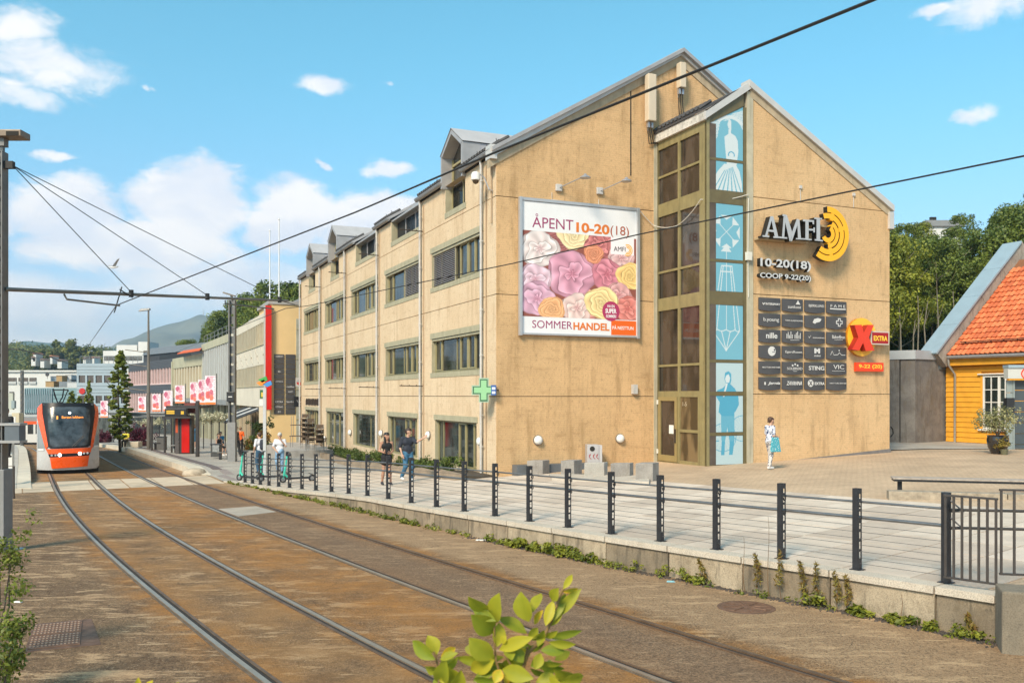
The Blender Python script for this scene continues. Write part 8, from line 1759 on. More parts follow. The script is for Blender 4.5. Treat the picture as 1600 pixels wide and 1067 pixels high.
LV=[((1120,200),(1175,110),36,.75),((1110,215),(1215,190),34,.92),((1050,270),(1095,190),62,.55),((1060,380),(1235,195),62,.45),((1010,430),(1060,270),55,.78),((1060,400),(1135,225),48,.3),((1040,430),(1120,330),45,.4),((940,420),(1000,330),42,.9),((930,345),(985,230),66,.5),((905,405),(860,212),112,.45),((700,410),(728,220),100,.5),((650,330),(525,240),80,.55),((690,470),(540,355),110,.3),((700,400),(560,330),60,.2),((715,380),(890,480),74,.28),((705,560),(715,410),78,.62),((680,640),(530,500),110,.42),((740,540),(765,485),40,.8),((620,540),(690,590),34,.95),((900,500),(960,440),60,.5),((930,520),(1000,450),62,.42),((1010,500),(1235,455),46,.22),((1000,500),(1090,455),40,.5),((1030,530),(1200,540),52,.45),((980,580),(1130,590),62,.15),((930,650),(1130,690),62,.25),((950,650),(1120,660),40,.35),((720,580),(940,500),70,.7),((770,570),(800,650),60,.35),((800,560),(870,660),70,.2),((700,660),(450,620),60,.3),((690,640),(545,700),90,.75),((720,680),(560,780),60,.15),((740,700),(940,760),90,.45),((730,700),(690,790),60,.88),((760,720),(770,800),50,.9),((950,780),(1090,760),80,.5),((1060,700),(1235,760),95,.42),((860,760),(900,860),80,.4),((560,760),(700,770),60,.12),((620,800),(720,780),60,.2),((980,600),(940,700),60,.55),((870,620),(820,700),70,.6),((960,560),(1010,470),44,.4),((320,640),(185,520),80,.2),((330,610),(270,490),82,.6),((355,620),(445,565),52,.92),((350,640),(465,600),44,.4),((350,800),(395,640),90,.35),((345,770),(490,740),100,.65),((330,720),(260,680),50,.4),((370,820),(330,740),70,.15),((420,860),(480,700),90,.55),((1100,780),(1240,740),80,.6),((1000,820),(1120,800),90,.5),((800,860),(860,780),80,.3),((640,870),(540,800),90,.2)]
for i,(a,b,w,tn) in enumerate(LV):blade('leaf',P(*a,rs.uniform(-.03,.03)),P(*b,rs.uniform(-.05,.05)),w*1.2/4/F*Yf_,fgt,tn,rs)
for i in range(34):
 u,v=[(760,640),(900,600),(700,720),(1000,700),(850,780),(400,740),(640,640)][i%7];an=rs.uniform(0,6.28);u+=rs.uniform(-90,90);v+=rs.uniform(-60,90);L=rs.uniform(70,150)
 blade('leaf',P(u,v,rs.uniform(.0,.10)),P(u+L*math.cos(an),v-abs(L*math.sin(an))*.8,rs.uniform(.0,.14)),rs.uniform(45,85)/4/F*Yf_,fgt,rs.uniform(.1,.85),rs)
t=thing('fallen_sprig','two tiny yellow leaf tips poking in at the bottom left','leaf',tuple(W(230,1180,2.3)))
for a,b,w in (((213,1085),(216,1057),12),((225,1085),(240,1062),14),((250,1090),(280,1064),12)):blade('leaf',W(*a,2.35),W(*b,2.35),w/F*2.35,t,.85,rs)
def clump(name,label,cat,c,r,n,npc,leaf,mat,par=None,sq=.8,seed=1):
 rs=np.random.RandomState(seed);C_=np.array(c)[None]+rs.randn(n,3)*np.array([r,r,r*sq])*.5;V,Q,cl=leaves_arr(C_,np.full(n,r*.35),npc,leaf,rs,.9,.6,.5);o=np_mesh(name,V,Q,mat,par,rbase(par) if par else tuple(c),{'rnd':cl})
 if par is None:tag(o,label,cat)
 o['kind']='stuff'
 return o
lred=leaf_mat('leaf_crimson',(.045,.006,.015),(.16,.02,.04));lwh=leaf_mat('petal_cream',(.30,.30,.16),(.72,.66,.50))
for i,(px,py,lb) in enumerate(((216,697,'larger dome of crimson planting left of the shelter'),(163,691,'smaller dome of crimson planting right behind the tram'))):
 g=gt(px,py,zp);Y=g.y;r=(.95,.65)[i];t=thing('flower_planter',lb,'planter',tuple(g),'domes of crimson planting');m=MB();m.lathe(tuple(g),[(r*.9,0),(r*.95,.3),(r*.9,.34)],16);m.build('pot',M('planter_pot',(.09,.03,.035),.8,var=.1),t,smooth=True)
 clump('foliage','','',(g.x,g.y,g.z+r*.75),r*1.0,90,60,.12,lred,t,.85,3)
for i,(px,py) in enumerate(((318,652),(330,653),(343,651),(352,650),(226,660),(249,659))):
 Y=62 if px>300 else 72;p=W(px,py,Y);t=thing('hanging_basket',['leftmost basket of cream flowers right of the shelter','second basket of cream flowers right of the shelter','third basket of cream flowers right of the shelter','basket of cream flowers nearest the slotted mast','basket of cream flowers right of the slim lamp','basket of cream flowers behind the shelter glass'][i],'flower basket',tuple(p),'baskets of cream flowers on poles');clump('flowers','','',tuple(p),.55,26,26,.12,lwh,t,.5,i);gz=zp(p.x,p.y)
 m=MB();m.tube([p-Vector((0,0,.1)),(p.x,p.y,gz)],.035,6);m.build('pole',dk,t)
for i,(px,py,r,mt) in enumerate(((401,690,.75,lh),(393,700,.55,leaf_mat('leaf_autumn',(.12,.05,.02),(.45,.25,.03))),(412,682,.5,MATS['leaf_autumn']),(397,708,.5,lh),(407,664,.6,LFD))):
 p=W(px,py,60);clump('potted_plants',['green potted plants at the florist by the yellow wall','autumn coloured flowers left of the white pole','yellow and russet flowers behind the white pole','low green plants at the florist front','dark hanging plants under the awning'][i],'plants',tuple(p),r,30,40,.13,mt,None,.9,i)
g=gt(413,747,zp);Y=g.y;f=Fr((g.x,Y),(1,0),(0,-1));zz2=lambda py:CZ+(HZ-py)/F*Y;t=thing('sign_pole','tall pale square pole carrying small green and white shop signs','sign',tuple(g));fbuild('pole',f,-.055,.065,g.z,zz2(606),-.1,0,M('pole_pale',(.50,.50,.50),.4,.3,var=.08,vs=3),t)
fbuild('green_sign',f,f.t_(404),f.t_(411.5),zz2(622.5),zz2(609),-.3,-.2,M('sign_green',(.02,.11,.03),.5,var=0),t);fbuild('yellow_mark',f,f.t_(406),f.t_(411),zz2(620),zz2(613),-.2,-.19,M('mark_yellow',(.6,.42,.05),.5,var=0),t);fbuild('white_sign',f,f.t_(403),f.t_(411.5),zz2(634),zz2(624),-.3,-.2,pw,t);fbuild('long_board',f,f.t_(402),f.t_(411),zz2(661),zz2(635),-.3,-.24,M('board_cream',(.52,.44,.33),.6,var=.05),t)
for i,(dx,dz,c) in enumerate(((-.05,.18,(60,150,70)),(-.12,.05,(232,130,40)),(.14,.0,(60,130,190)))):
 m=MB();m.fpoly(f,[(dx-.22,zz2(600)+dz),(dx+.1,zz2(600)+dz+.14),(dx+.16,zz2(600)+dz-.02),(dx-.05,zz2(600)+dz-.12)],-.15,-.05);m.build('bird_ornament',M('ornament_%d'%i,srgb(c),.5,var=0),t)
 # YELLOW HOUSE
H0=Vector((19.5,40.0));HH=Fr(H0,(.4,-.917),(-.917,-.4));Vh=Vector((.917,.4))
zH=lambda px,py,d=0.:HH.tz(px,py,d)
yw=M('house_yellow',srgb((222,158,48)),.6,var=.09,vs=2.5,bump=.1,bs=30);hs=thing('yellow_house','yellow weatherboarded house with orange tiled roof and white framed window','house',(H0.x,H0.y,.6));LH=6.5
fbuild('wall_core',HH,0,LH,.3,4.5,-4,-.03,M('house_yellow_core',srgb((190,128,30)),.7,var=.05),hs)
zb0=zH(1478,689)[1];ztop=zH(1478,574)[1];wt0,wz1=zH(1537,587);wt1,wz0=zH(1573,671);nb_=15;ph=(ztop-zb0)/nb_
for i in range(nb_):
 z0,z1=zb0+i*ph,zb0+(i+1)*ph
 for a,b in (((0,wt0-.12),(wt1+.12,LH)) if (z1>wz0-.1 and z0<wz1+.1) else ((0,LH),)):
  m=MB();m.hexa([HH.p(a,z0,-.03),HH.p(b,z0,-.03),HH.p(b,z0,.035),HH.p(a,z0,.035),HH.p(a,z1-.004,-.03),HH.p(b,z1-.004,-.03),HH.p(b,z1-.004,.008),HH.p(a,z1-.004,.008)]);m.build('plank',yw,hs)
fbuild('fascia',HH,-.35,LH,zH(1478,572)[1],zH(1478,560)[1],-.1,.28,yw,hs);fbuild('footing',HH,0,LH,.3,zb0-.004,-.2,.0,MATS['plinth_grey'],hs)
wf=thing;ww=fbuild('window',HH,wt0,wt1,wz0,wz1,-.03,.0,m_black,hs);wm=M('window_white',(.72,.70,.66),.5,var=.03)
mid_=wt0+(wt1-wt0)*.70
for a,b,c,d in ((wt0,wt0+.07,wz0,wz1),(mid_-.05,mid_+.05,wz0,wz1),(wt1-.05,wt1,wz0,wz1),(wt0,wt1,wz1-.07,wz1+.0),(wt0,wt1,wz0,wz0+.07)):
 fbuild('frame',HH,a,b,c,d,.001 if d-c>1 else .002,.055 if d-c>1 else .052,wm,ww)
for i in range(4):
 zlo,zhi=wz0+.07+(wz1-wz0-.14)*i/4,wz0+.07+(wz1-wz0-.14)*(i+1)/4
 for a,b in ((wt0+.07,wt0+.07+(mid_-wt0-.12)/2),(wt0+.07+(mid_-wt0-.12)/2,mid_-.05),(mid_+.05,wt1-.05)):
  fbuild('pane',HH,a+.015,b-.015,zlo+.015,zhi-.015,.0,.012,m_glassb,ww)
 if i:fbuild('glazing_bar',HH,wt0+.07,wt1-.05,zlo-.018,zlo+.018,.003,.04,wm,ww)
fbuild('glazing_bar',HH,wt0+.06+(mid_-wt0-.12)/2-.015,wt0+.06+(mid_-wt0-.12)/2+.02,wz0+.07,wz1-.07,.004,.042,wm,ww)
fbuild('window_hood',HH,wt0-.22,wt1+.1,wz1+.04,wz1+.09,-.02,.12,wm,hs);fbuild('window_casing',HH,wt0-.12,wt0-.002,wz0,wz1+.04,-.02,.05,yw,hs);fbuild('window_sill',HH,wt0-.2,wt1,wz0-.08,wz0-.003,-.02,.12,wm,hs)
m=MB();ga,gz=zH(1481,558.5,.4);m.tube([HH.p(ga,gz,.42),HH.p(LH,gz-.05,.42)],.075,8);m.build('gutter',MATS['gutter_grey'],hs,smooth=True)
dp=zH(1492,570,.1)[0];m=MB();m.tube([HH.p(dp-.1,gz,.40),HH.p(dp-.08,gz-.35,.38),HH.p(dp,gz-.75,.10),HH.p(dp,.95,.10),HH.p(dp-.12,.78,.25)],.055,8);m.build('downpipe',M('pipe_zinc',(.33,.31,.28),.4,.5,var=.1),hs,smooth=True)
E0=gz+.08;tile_m=[M('clay_tile_%d'%i,srgb(c),.65,var=.12,vs=3) for i,c in enumerate(((198,104,60),(182,92,52),(208,118,72)))]
def RP(t_,w,h=0.):q=HH.o+HH.t*t_+HH.n*.32+Vh*(w*.72);return Vector((q.x-Vh.x*0+0,q.y,E0+w*.70))+Vector((-.917*.7,-.4*.7,.71))*h
m=MB();m.hexa([tuple(RP(0,0,-.2)),tuple(RP(LH,0,-.2)),tuple(RP(LH,6.5,-.2)),tuple(RP(0,6.5,-.2)),tuple(RP(0,0,-.01)),tuple(RP(LH,0,-.01)),tuple(RP(LH,6.5,-.01)),tuple(RP(0,6.5,-.01))]);m.build('roof_base',M('roof_under',(.22,.09,.04),.9,var=.1),hs)
tl=None;nr_,nc_=17,17;tw,th_=.235,.345;rt=[]
mb=MB();pr_=[(-.5,.0),(-.38,.045),(-.18,.055),(.0,.03),(.22,.005),(.42,.005),(.5,.012)]
e1=(RP(1,0)-RP(0,0));e2=(RP(0,1)-RP(0,0));e3=Vector((-.917*.7,-.4*.7,.71))
for (x0,h0),(x1,h1) in zip(pr_[:-1],pr_[1:]):
 A=[e1*(x*tw)+e2*(y*th_)+e3*(h+l) for x,h in ((x0,h0),(x1,h1)) for y,l in ((-.06,.055),(1.02,.0))]
 mb.face([tuple(A[0]),tuple(A[2]),tuple(A[3]),tuple(A[1])]);B=[A[0],A[2],A[2]-e3*.05,A[0]-e3*.05];mb.face([tuple(q) for q in B])
proto=mb.build('roof_tile',tile_m[0],hs);protos=[proto]
for k in (1,2):me2=proto.data.copy();me2.materials.clear();me2.materials.append(tile_m[k]);rt.append(me2)
mesh_v=[proto.data]+rt;cnt=0;rnd=random.Random(3)
for i in range(nr_):
 for j in range(nc_):
  w0=i*th_;t0_=.32+tw*(j+.5)
  o=proto if cnt==0 else proto.copy()
  if cnt:COL.objects.link(o);o.parent=hs
  o.data=rnd.choice(mesh_v);o.location=RP(t0_,w0+rnd.uniform(-.006,.006));cnt+=1
m=MB();n_=0
for j in range(7):q=RP(.9+j*.62,.75,.02);m.tube([q,q+e3*.16-e2*.06,q+e3*.2-e2*.12],.016,5)
m.tube([RP(.7,.68,.17),RP(LH,.68,.17)],.02,5);m.tube([RP(.7,.68,.09),RP(LH,.68,.09)],.02,5);m.build('snow_guard',m_metal,hs)
cw_=concrete_mat('parapet_concrete',(.40,.33,.27),(.30,.25,.21),.45);pt=thing('parapet','sloping concrete parapet with pale blue metal capping beside the tiled roof','parapet',(H0.x,H0.y,3.9))
def par(w0,w1,h0,h1,t0_,t1_,nm,mt):
 m=MB();m.hexa([tuple(RP(t0_,w0,h0)),tuple(RP(t1_,w0,h0)),tuple(RP(t1_,w1,h0)),tuple(RP(t0_,w1,h0)),tuple(RP(t0_,w0,h1)),tuple(RP(t1_,w0,h1)),tuple(RP(t1_,w1,h1)),tuple(RP(t0_,w1,h1))]);m.build(nm,mt,pt)
for i in range(4):par(-.35+i*1.9,-.36+(i+1)*1.9,-.35,.52,-.35,.30,'parapet_block',cw_);par(-.45+i*1.9,-.46+(i+1)*1.9,.522,.60,-.60,.38,'capping_sheet',M('capping_blue',(.33,.42,.47),.4,.2,var=.06,vs=2))
fbuild('parapet_foot',HH,-.9,-.02,ztop-.1,ztop+.75,-.3,.42,M('flashing_slate',(.13,.155,.17),.5,.2,var=.1),pt)
lk=thing('concrete_link_wall','stained grey concrete wall between the shopping building and the yellow house','wall',(18,39,.5));pw0=Vector(((1430-CX)/F*38.9,38.9));sm_=concrete_mat('stained_concrete',(.25,.225,.205),(.17,.15,.14),.6)
fL,LL=plane_from(tuple(pw0),tuple(H0+Vector((-.0,.15))));fbuild('wall_face',fL,0,LL+.2,.3,CZ+(HZ-561)/F*38.9,-.6,0,sm_,lk);fbuild('coping',fL,-.05,LL-.2,CZ+(HZ-561)/F*38.9,CZ+(HZ-547)/F*38.9,-.8,.06,M('coping_pale',(.46,.48,.50),.5,.2,var=.06),lk)
pw1=Vector(((1388-CX)/F*39.5,39.5));fL2,L2_=plane_from(tuple(pw1),tuple(pw0));fbuild('wall_face',fL2,0,L2_*.42,.3,CZ+(HZ-561)/F*38.9,-.6,.04,sm_,lk);fbuild('wall_face',fL2,L2_*.42+.04,L2_,.3,CZ+(HZ-561)/F*38.9,-.6,0,sm_,lk);fbuild('coping',fL2,0,L2_,CZ+(HZ-561)/F*38.9,CZ+(HZ-547)/F*38.9,-.8,.08,MATS['coping_pale'],lk)
bx=W(1463,552,41.5);fbuild_b=MB();fq2=Fr((bx.x,41.5),(1,0),(0,-1));fbuild_b.fbox(fq2,-.22,.35,bx.z-.3,bx.z+.55,-.5,0);tag(fbuild_b.build('roof_block',M('block_beige',(.48,.40,.30),.8,var=.1),None),'small beige block standing on the link wall at the parapet foot','block')
mloop=MB();q=W(1391.5,678,37.5);mloop.tube([q+Vector((.0,0,.32)),q+Vector((.09,0,.2)),q+Vector((.11,0,.02)),q+Vector((.02,0,-.1)),q+Vector((-.1,0,-.12))],.025,6);tag(mloop.build('black_hose',m_black,None),'loop of black hose at the right foot of the ochre gable','hose')
po=thing('entrance_porch','grey-green panelled entrance porch cut by the right picture edge','porch',(21,35.5,.6));pg_=M('porch_grey',(.235,.27,.265),.6,var=.08,vs=2);pd_=M('porch_dark',(.06,.075,.085),.6,var=.1,vs=2);Yp=34.6;fp=Fr((0,Yp),(1,0),(0,-1));zp_=lambda py:CZ+(HZ-py)/F*Yp
gzp=zp_(711)
for i in range(6):a,b=711-i*19.6,711-(i+1)*19.6+.8;fbuild('cladding_panel',fp,fp.t_(1573),fp.t_(1582.5),zp_(a),zp_(b),-.06,0,pg_,po)
fbuild('corner_strip',fp,fp.t_(1582.6),fp.t_(1585),gzp,zp_(594),-.06,.03,pg_,po)
for i in range(7):a,b=711-i*17,711-(i+1)*17+.9;fbuild('dark_panel',fp,fp.t_(1585.2),fp.t_(1640),zp_(a),zp_(max(b,594)),-.3,-.12,pd_,po)
fbuild('sign_band',fp,fp.t_(1569.5),fp.t_(1640),zp_(591.5),zp_(575),-.06,.25,M('band_offwhite',(.50,.50,.47),.6,var=.04),po);fbuild('porch_capping',fp,fp.t_(1569),fp.t_(1640),zp_(575),zp_(570.5),-.1,.3,MATS['capping_blue'],po)
m=MB();m.disc(fp,fp.t_(1598),zp_(584),.21,.25,.27,24,a0=0,a1=360,r0=.17);m.build('ring_mark',red,po);text('M',fp,fp.t_(1594),fp.t_(1602),zp_(588),zp_(580),.25,.015,red,po)
t=thing('wall_speaker','black loudspeaker box on the grey porch wall','speaker',fp.p(fp.t_(1574),zp_(646),.1));fbuild('cabinet',fp,fp.t_(1567),fp.t_(1579),zp_(646.5),zp_(621.5),.02,.30,MATS['sign_black'],t,.02);fbuild('speaker_bracket',fp,fp.t_(1579),fp.t_(1581),zp_(640),zp_(628),.0,.12,m_metal,t)
g=gt(1559,709,zp);t=thing('potted_plant','bushy variegated plant in a large black glazed pot by the porch','plant',tuple(g));r=.36*g.y/33;m=MB();m.lathe(tuple(g),[(r*.62,0),(r*.95,.25),(r*1.05,.48),(r*.98,.62),(r*1.06,.66),(r*.9,.64),(r*.2,.6)],20);m.build('pot',M('pot_black',(.02,.018,.018),.15,coat=.5,var=.1),t,smooth=True)
m=MB();m.lathe((g.x-.02,g.y-r*1.3,g.z),[(.10,0),(.13,.2)],12);m.build('small_pot',M('pot_olive',(.12,.11,.06),.6,var=.1),t);m=MB()
for k in range(7):a=k*.9;m.tube([(g.x,g.y,g.z+.6),(g.x+.12*math.cos(a),g.y+.12*math.sin(a),g.z+.85),(g.x+.38*math.cos(a),g.y+.3*math.sin(a),g.z+1.2)],[.02,.014,.006],5)
m.build('branch',BARKD,t)['kind']='stuff'
clump('foliage','','',(g.x,g.y,g.z+1.18),.62,46,34,.085,leaf_mat('leaf_variegated',(.10,.12,.04),(.50,.45,.22)),t,.7,4);clump('dry_stems','','',(g.x-.04,g.y-r*1.25,g.z+.38),.28,12,24,.09,MATS['leaf_dry'],t,.6,5)
for i,(px,py,c,lb) in enumerate(((1048,909,(.20,.42,.48),'crumpled pale blue wrapper lying at the wall foot'),(1057,900,(.45,.30,.26),'crumpled pinkish paper leaning at the wall foot'),(752,844,(.62,.60,.56),'flat pale scrap on the asphalt below the fence'),(28,941,(.70,.68,.64),'small white scrap on the asphalt at left'),(24,857,(.55,.53,.50),'flat pale slab piece beside the near mast'))):
 g=gt(px,py);s=(.07,.06,.12,.06,.16)[i];m=MB();m.hexa([(g.x-s,g.y-s*.4,g.z+.004),(g.x+s,g.y-s*.5,g.z+.004),(g.x+s*.9,g.y+s*.5,g.z+.004),(g.x-s*.8,g.y+s*.6,g.z+.004),(g.x-s*.9,g.y-s*.3,g.z+.03),(g.x+s*.7,g.y-s*.4,g.z+.018),(g.x+s*.8,g.y+s*.3,g.z+.02),(g.x-s*.6,g.y+s*.4,g.z+.012)]);tag(m.build('litter',M('litter_%d'%i,c,.6,var=.1,vs=20),None),lb,'litter')
p=W(177,418,40);t=thing('gull','small gull gliding in front of the stay wires','bird',tuple(p));m=MB();m.tube([p+Vector((-.26,0,.0)),p,p+Vector((.16,0,.03)),p+Vector((.24,0,.05))],[.01,.05,.04,.01],8);m.build('body',M('gull_white',(.6,.6,.6),.7,var=0),t,smooth=True);m=MB()
m.hexa([tuple(p+Vector(v)) for v in ((-.06,-.02,.02),(.1,-.02,.02),(.42,-.3,.36),(.30,-.3,.30),(-.06,.0,.04),(.1,.0,.04),(.42,-.3,.37),(.30,-.3,.31))]);m.build('wing',M('gull_grey',(.35,.35,.36),.7,var=0),t);m=MB();m.hexa([tuple(p+Vector(v)) for v in ((-.06,-.02,.02),(.1,-.02,.02),(-.34,.4,.16),(-.44,.4,.12),(-.06,.0,.04),(.1,.0,.04),(-.34,.4,.17),(-.44,.4,.13))]);m.build('wing',MATS['gull_grey'],t)
# PEOPLE
def sdf_mesh(caps,cell,k=.03):
 """tapered capsules (a, b, ra, rb) melted together, polygonised as one continuous surface"""
 A=np.array([c[0] for c in caps],float);B=np.array([c[1] for c in caps],float);R_=np.array([c[2:4] for c in caps],float)
 lo=np.minimum(A-R_[:,:1],B-R_[:,1:]).min(0)-3*cell-k;hi=np.maximum(A+R_[:,:1],B+R_[:,1:]).max(0)+3*cell+k
 n=np.ceil((hi-lo)/cell).astype(int)+1;D=np.full(n,1.,dtype=np.float32);ax=[lo[i]+cell*np.arange(n[i]) for i in range(3)]
 for a,b,(ra,rb) in zip(A,B,R_):
  l=np.minimum(a,b)-max(ra,rb)-.09;h=np.maximum(a,b)+max(ra,rb)+.09;s=[slice(max(int((l[i]-lo[i])/cell),0),min(int((h[i]-lo[i])/cell)+2,n[i])) for i in range(3)]
  X,Y,Z=np.meshgrid(ax[0][s[0]],ax[1][s[1]],ax[2][s[2]],indexing='ij');d=b-a;L=d@d+1e-9;t=np.clip(((X-a[0])*d[0]+(Y-a[1])*d[1]+(Z-a[2])*d[2])/L,0,1)
  q=np.sqrt((X-a[0]-t*d[0])**2+(Y-a[1]-t*d[1])**2+(Z-a[2]-t*d[2])**2)-(ra+(rb-ra)*t);o=D[s[0],s[1],s[2]];hh=np.clip(k-np.abs(q-o),0,None);D[s[0],s[1],s[2]]=np.minimum(q,o)-hh*hh/(4*k)
 I=D<0;sx,sy,sz=n-1;cid=-np.ones((sx,sy,sz),int);cnt=np.zeros((sx,sy,sz));acc=np.zeros((sx,sy,sz,3))
 for axi in range(3):
  for u in (0,1):
   for v in (0,1):
    off=[0,0,0];oth=[i for i in range(3) if i!=axi];off[oth[0]]=u;off[oth[1]]=v
    sl0=tuple(slice(off[i],off[i]+n[i]-1) for i in range(3));sl1=tuple(slice(off[i]+(1 if i==axi else 0),off[i]+n[i]-1+(1 if i==axi else 0)) for i in range(3))
    d0,d1=D[sl0],D[sl1];m=(d0<0)!=(d1<0);t=np.where(m,d0/np.where(m,d0-d1,1),0);cnt+=m
    for i in range(3):acc[...,i]+=np.where(m,t if i==axi else off[i],0)
 act=cnt>0;cid[act]=np.arange(act.sum());idx=np.argwhere(act);V=lo+cell*(idx+acc[act]/cnt[act][:,None]);Q=[]
 for axi in range(3):
  oth=[i for i in range(3) if i!=axi];s0=[slice(1,n[i]-1) for i in range(3)];s1=list(s0);s0[axi]=slice(0,n[axi]-1);s1[axi]=slice(1,n[axi])
  m=I[tuple(s0)]!=I[tuple(s1)];e=np.argwhere(m);e[:,oth[0]]+=1;e[:,oth[1]]+=1;inn=I[tuple(e.T)]
  def c(du,dv):w=e.copy();w[:,oth[0]]-=du;w[:,oth[1]]-=dv;return cid[tuple(w.T)]
  q=np.stack([c(0,0),c(1,0),c(1,1),c(0,1)],1);fl=inn if axi!=1 else ~inn;q[~fl]=q[~fl][:,::-1];Q.append(q)
 return V,np.concatenate(Q)
skin_m=M('skin',(.50,.29,.20),.55,var=.04,vs=8);skin_d=M('skin_tan',(.42,.22,.14),.55,var=.04,vs=8)
def person(label,px,py,h,yaw,J={},top=None,bottom=None,shoe=None,hair=None,dress=0,sleeve=.5,short=0,fem=0,Y=None,skinm=None,z=None,cell=.014,extra=None,long_hair=0):
 g=gt(px,py,zp) if Y is None else W(px,py,Y);s=h/1.75;sk=skinm or skin_m;sw=.165 if fem else .19
 j=dict(head=(0,.02,1.63),neck=(0,.0,1.46),chest=(0,0,1.28),waist=(0,0,1.08),pel=(0,0,.94),eL=(-.24,-.03,1.14),wL=(-.25,.05,.90),eR=(.24,-.03,1.14),wR=(.25,.05,.90),kL=(-.10,.03,.50),aL=(-.10,-.02,.09),kR=(.10,.03,.50),aR=(.10,-.02,.09),hL=None,hR=None,look=(0,1,0))
 j.update(J);v={a:Vector(b)*s for a,b in j.items() if b is not None and a!='look'};hp=lambda q:v['pel']+Vector((q*.09*s,0,0));up=(v['neck']-v['chest']);sh=lambda q:v['neck']+Vector((q*sw*s,0,-.045*s));lk=Vector(j['look']).normalized()
 C_=[];c=lambda a,b,r0,r1:C_.append((tuple(a),tuple(b),r0*s,r1*s))
 H=v['head'];c(H+Vector((0,0,.045))*s-lk*.015*s,H+Vector((0,0,.045))*s+lk*.01*s,.088,.086);c(H+lk*.02*s,H+lk*.035*s+Vector((0,0,-.05))*s,.072,.052);c(H+lk*.098*s+Vector((0,0,.0)),H+lk*.108*s+Vector((0,0,-.02))*s,.010,.014)
 si=lk.cross(Vector((0,0,1)))
 for q in (-1,1):c(H+si*.088*q*s,H+si*.09*q*s+Vector((0,0,.03))*s,.012,.014)
 c(v['neck']-Vector((0,0,.03))*s,H-Vector((0,0,.03))*s,.055,.05);w_=0 if fem else .02
 c(v['chest']+Vector((-.07,0,.04))*s,v['chest']+Vector((.07,0,.04))*s,.105+w_,.105+w_);c(v['waist']+Vector((-.045,0,0))*s,v['waist']+Vector((.045,0,0))*s,.09+w_,.09+w_);c(v['pel']+Vector((-.06,0,0))*s,v['pel']+Vector((.06,0,0))*s,.115,.115);c(v['chest'],v['pel'],.10,.10);c(sh(-1),sh(1),.055,.055)
 arms=[];hands=[]
 for q,L_ in ((-1,'L'),(1,'R')):
  e,w=v['e'+L_],v['w'+L_];c(sh(q),e,.050,.038);c(e,w,.038,.025);a,k_=v['a'+L_],v['k'+L_];c(hp(q),k_,.082,.053);c(k_,k_.lerp(a,.4),.054,.054);c(k_.lerp(a,.4),a,.052,.034)
  if fem and not bottom or shoe is None:pass
  fd=Vector((0,1,0));c(a-fd*.03*s,a+fd*.14*s-Vector((0,0,.055))*s,.036,.03);d=(v['h'+L_]-w).normalized() if v.get('h'+L_) else (w-e).normalized()
  ref=Vector((1,0,0)) if abs(d.x)<.8 else Vector((0,1,0));sd_=d.cross(ref).normalized();nn=sd_.cross(d);hh=[];P=lambda f,u,n_:tuple(w+d*f*s+sd_*u*s+nn*n_*s*-q)
  hh+=[(P(-.01,0,0),P(.075,-.015,0),.024*s,.022*s),(P(.0,.01,0),P(.075,.018,0),.022*s,.020*s)]
  for i,(u,L) in enumerate(((-.03,.062),(-.010,.074),(.011,.070),(.030,.052))):hh+=[(P(.085,u,0),P(.085+L*.5,u*1.1,.008),.0098*s,.009*s),(P(.085+L*.5,u*1.1,.008),P(.085+L*.9,u*1.1,.028),.009*s,.0075*s)]
  hh+=[(P(.02,-.03,0),P(.055,-.055,.012),.012*s,.010*s),(P(.055,-.055,.012),P(.085,-.058,.028),.010*s,.008*s)];hands.append(hh)
 t=thing('person',label,'person',(0,0,0));V,Q=sdf_mesh(C_,cell,.028);Vs,Qs=[V],[Q];o_=len(V)
 for hh in hands:V2,Q2=sdf_mesh(hh,.0065,.008);Vs.append(V2);Qs.append(Q2+o_);o_+=len(V2)
 def put(nm,V,Q,mat):o=np_mesh(nm,V,Q,mat,t,(0,0,0));o.data.polygons.foreach_set('use_smooth',[True]*len(o.data.polygons));return o
 put('body',np.concatenate(Vs),np.concatenate(Qs),sk)
 def cloth(nm,caps,mat,cut=None,k=.03):
  V,Q=sdf_mesh([(tuple(a),tuple(b),r0*s,r1*s) for a,b,r0,r1 in caps],cell,k);return put(nm,V,Q,mat)
 ez=.014
 if top:
  cp=[(v['chest']+Vector((-.07,0,.04))*s,v['chest']+Vector((.07,0,.04))*s,.105+w_+ez,.105+w_+ez),(v['waist']+Vector((-.045,0,0))*s,v['waist']+Vector((.045,0,0))*s,.095+w_+ez,.095+w_+ez),(v['chest'],v['pel']+Vector((0,0,.02))*s,.10+ez,.105+ez),(v['pel']+Vector((-.05,0,.01))*s,v['pel']+Vector((.05,0,.01))*s,.115+ez,.115+ez)]
  if sleeve>0:cp+=[(sh(-1),sh(1),.055+ez,.055+ez)]
  else :cp+=[(sh(-1)*.55+sh(1)*.45-Vector((0,0,.03)),sh(-.4),.03+ez,.045+ez),(sh(.1),sh(.4),.03+ez,.045+ez)]
  for q,L_ in ((-1,'L'),(1,'R')):
   if sleeve>0:cp.append((sh(q),sh(q).lerp(v['e'+L_],min(sleeve*1.6,1)),.055+ez,.046+ez))
   if sleeve>.7:cp.append((v['e'+L_],v['e'+L_].lerp(v['w'+L_],.8),.045+ez,.03+ez))
  if dress:kz=v['pel'].lerp((v['kL']+v['kR'])/2,dress);cp+=[(v['pel']+Vector((-.05,0,0))*s,kz+Vector((-.08,0,0))*s,.12+ez,.105),(v['pel']+Vector((.05,0,0))*s,kz+Vector((.08,0,0))*s,.12+ez,.105),(kz+Vector((-.05,0,0)),kz+Vector((.05,0,0)),.10,.10)]
  cloth('dress' if dress else 'shirt',cp,top)
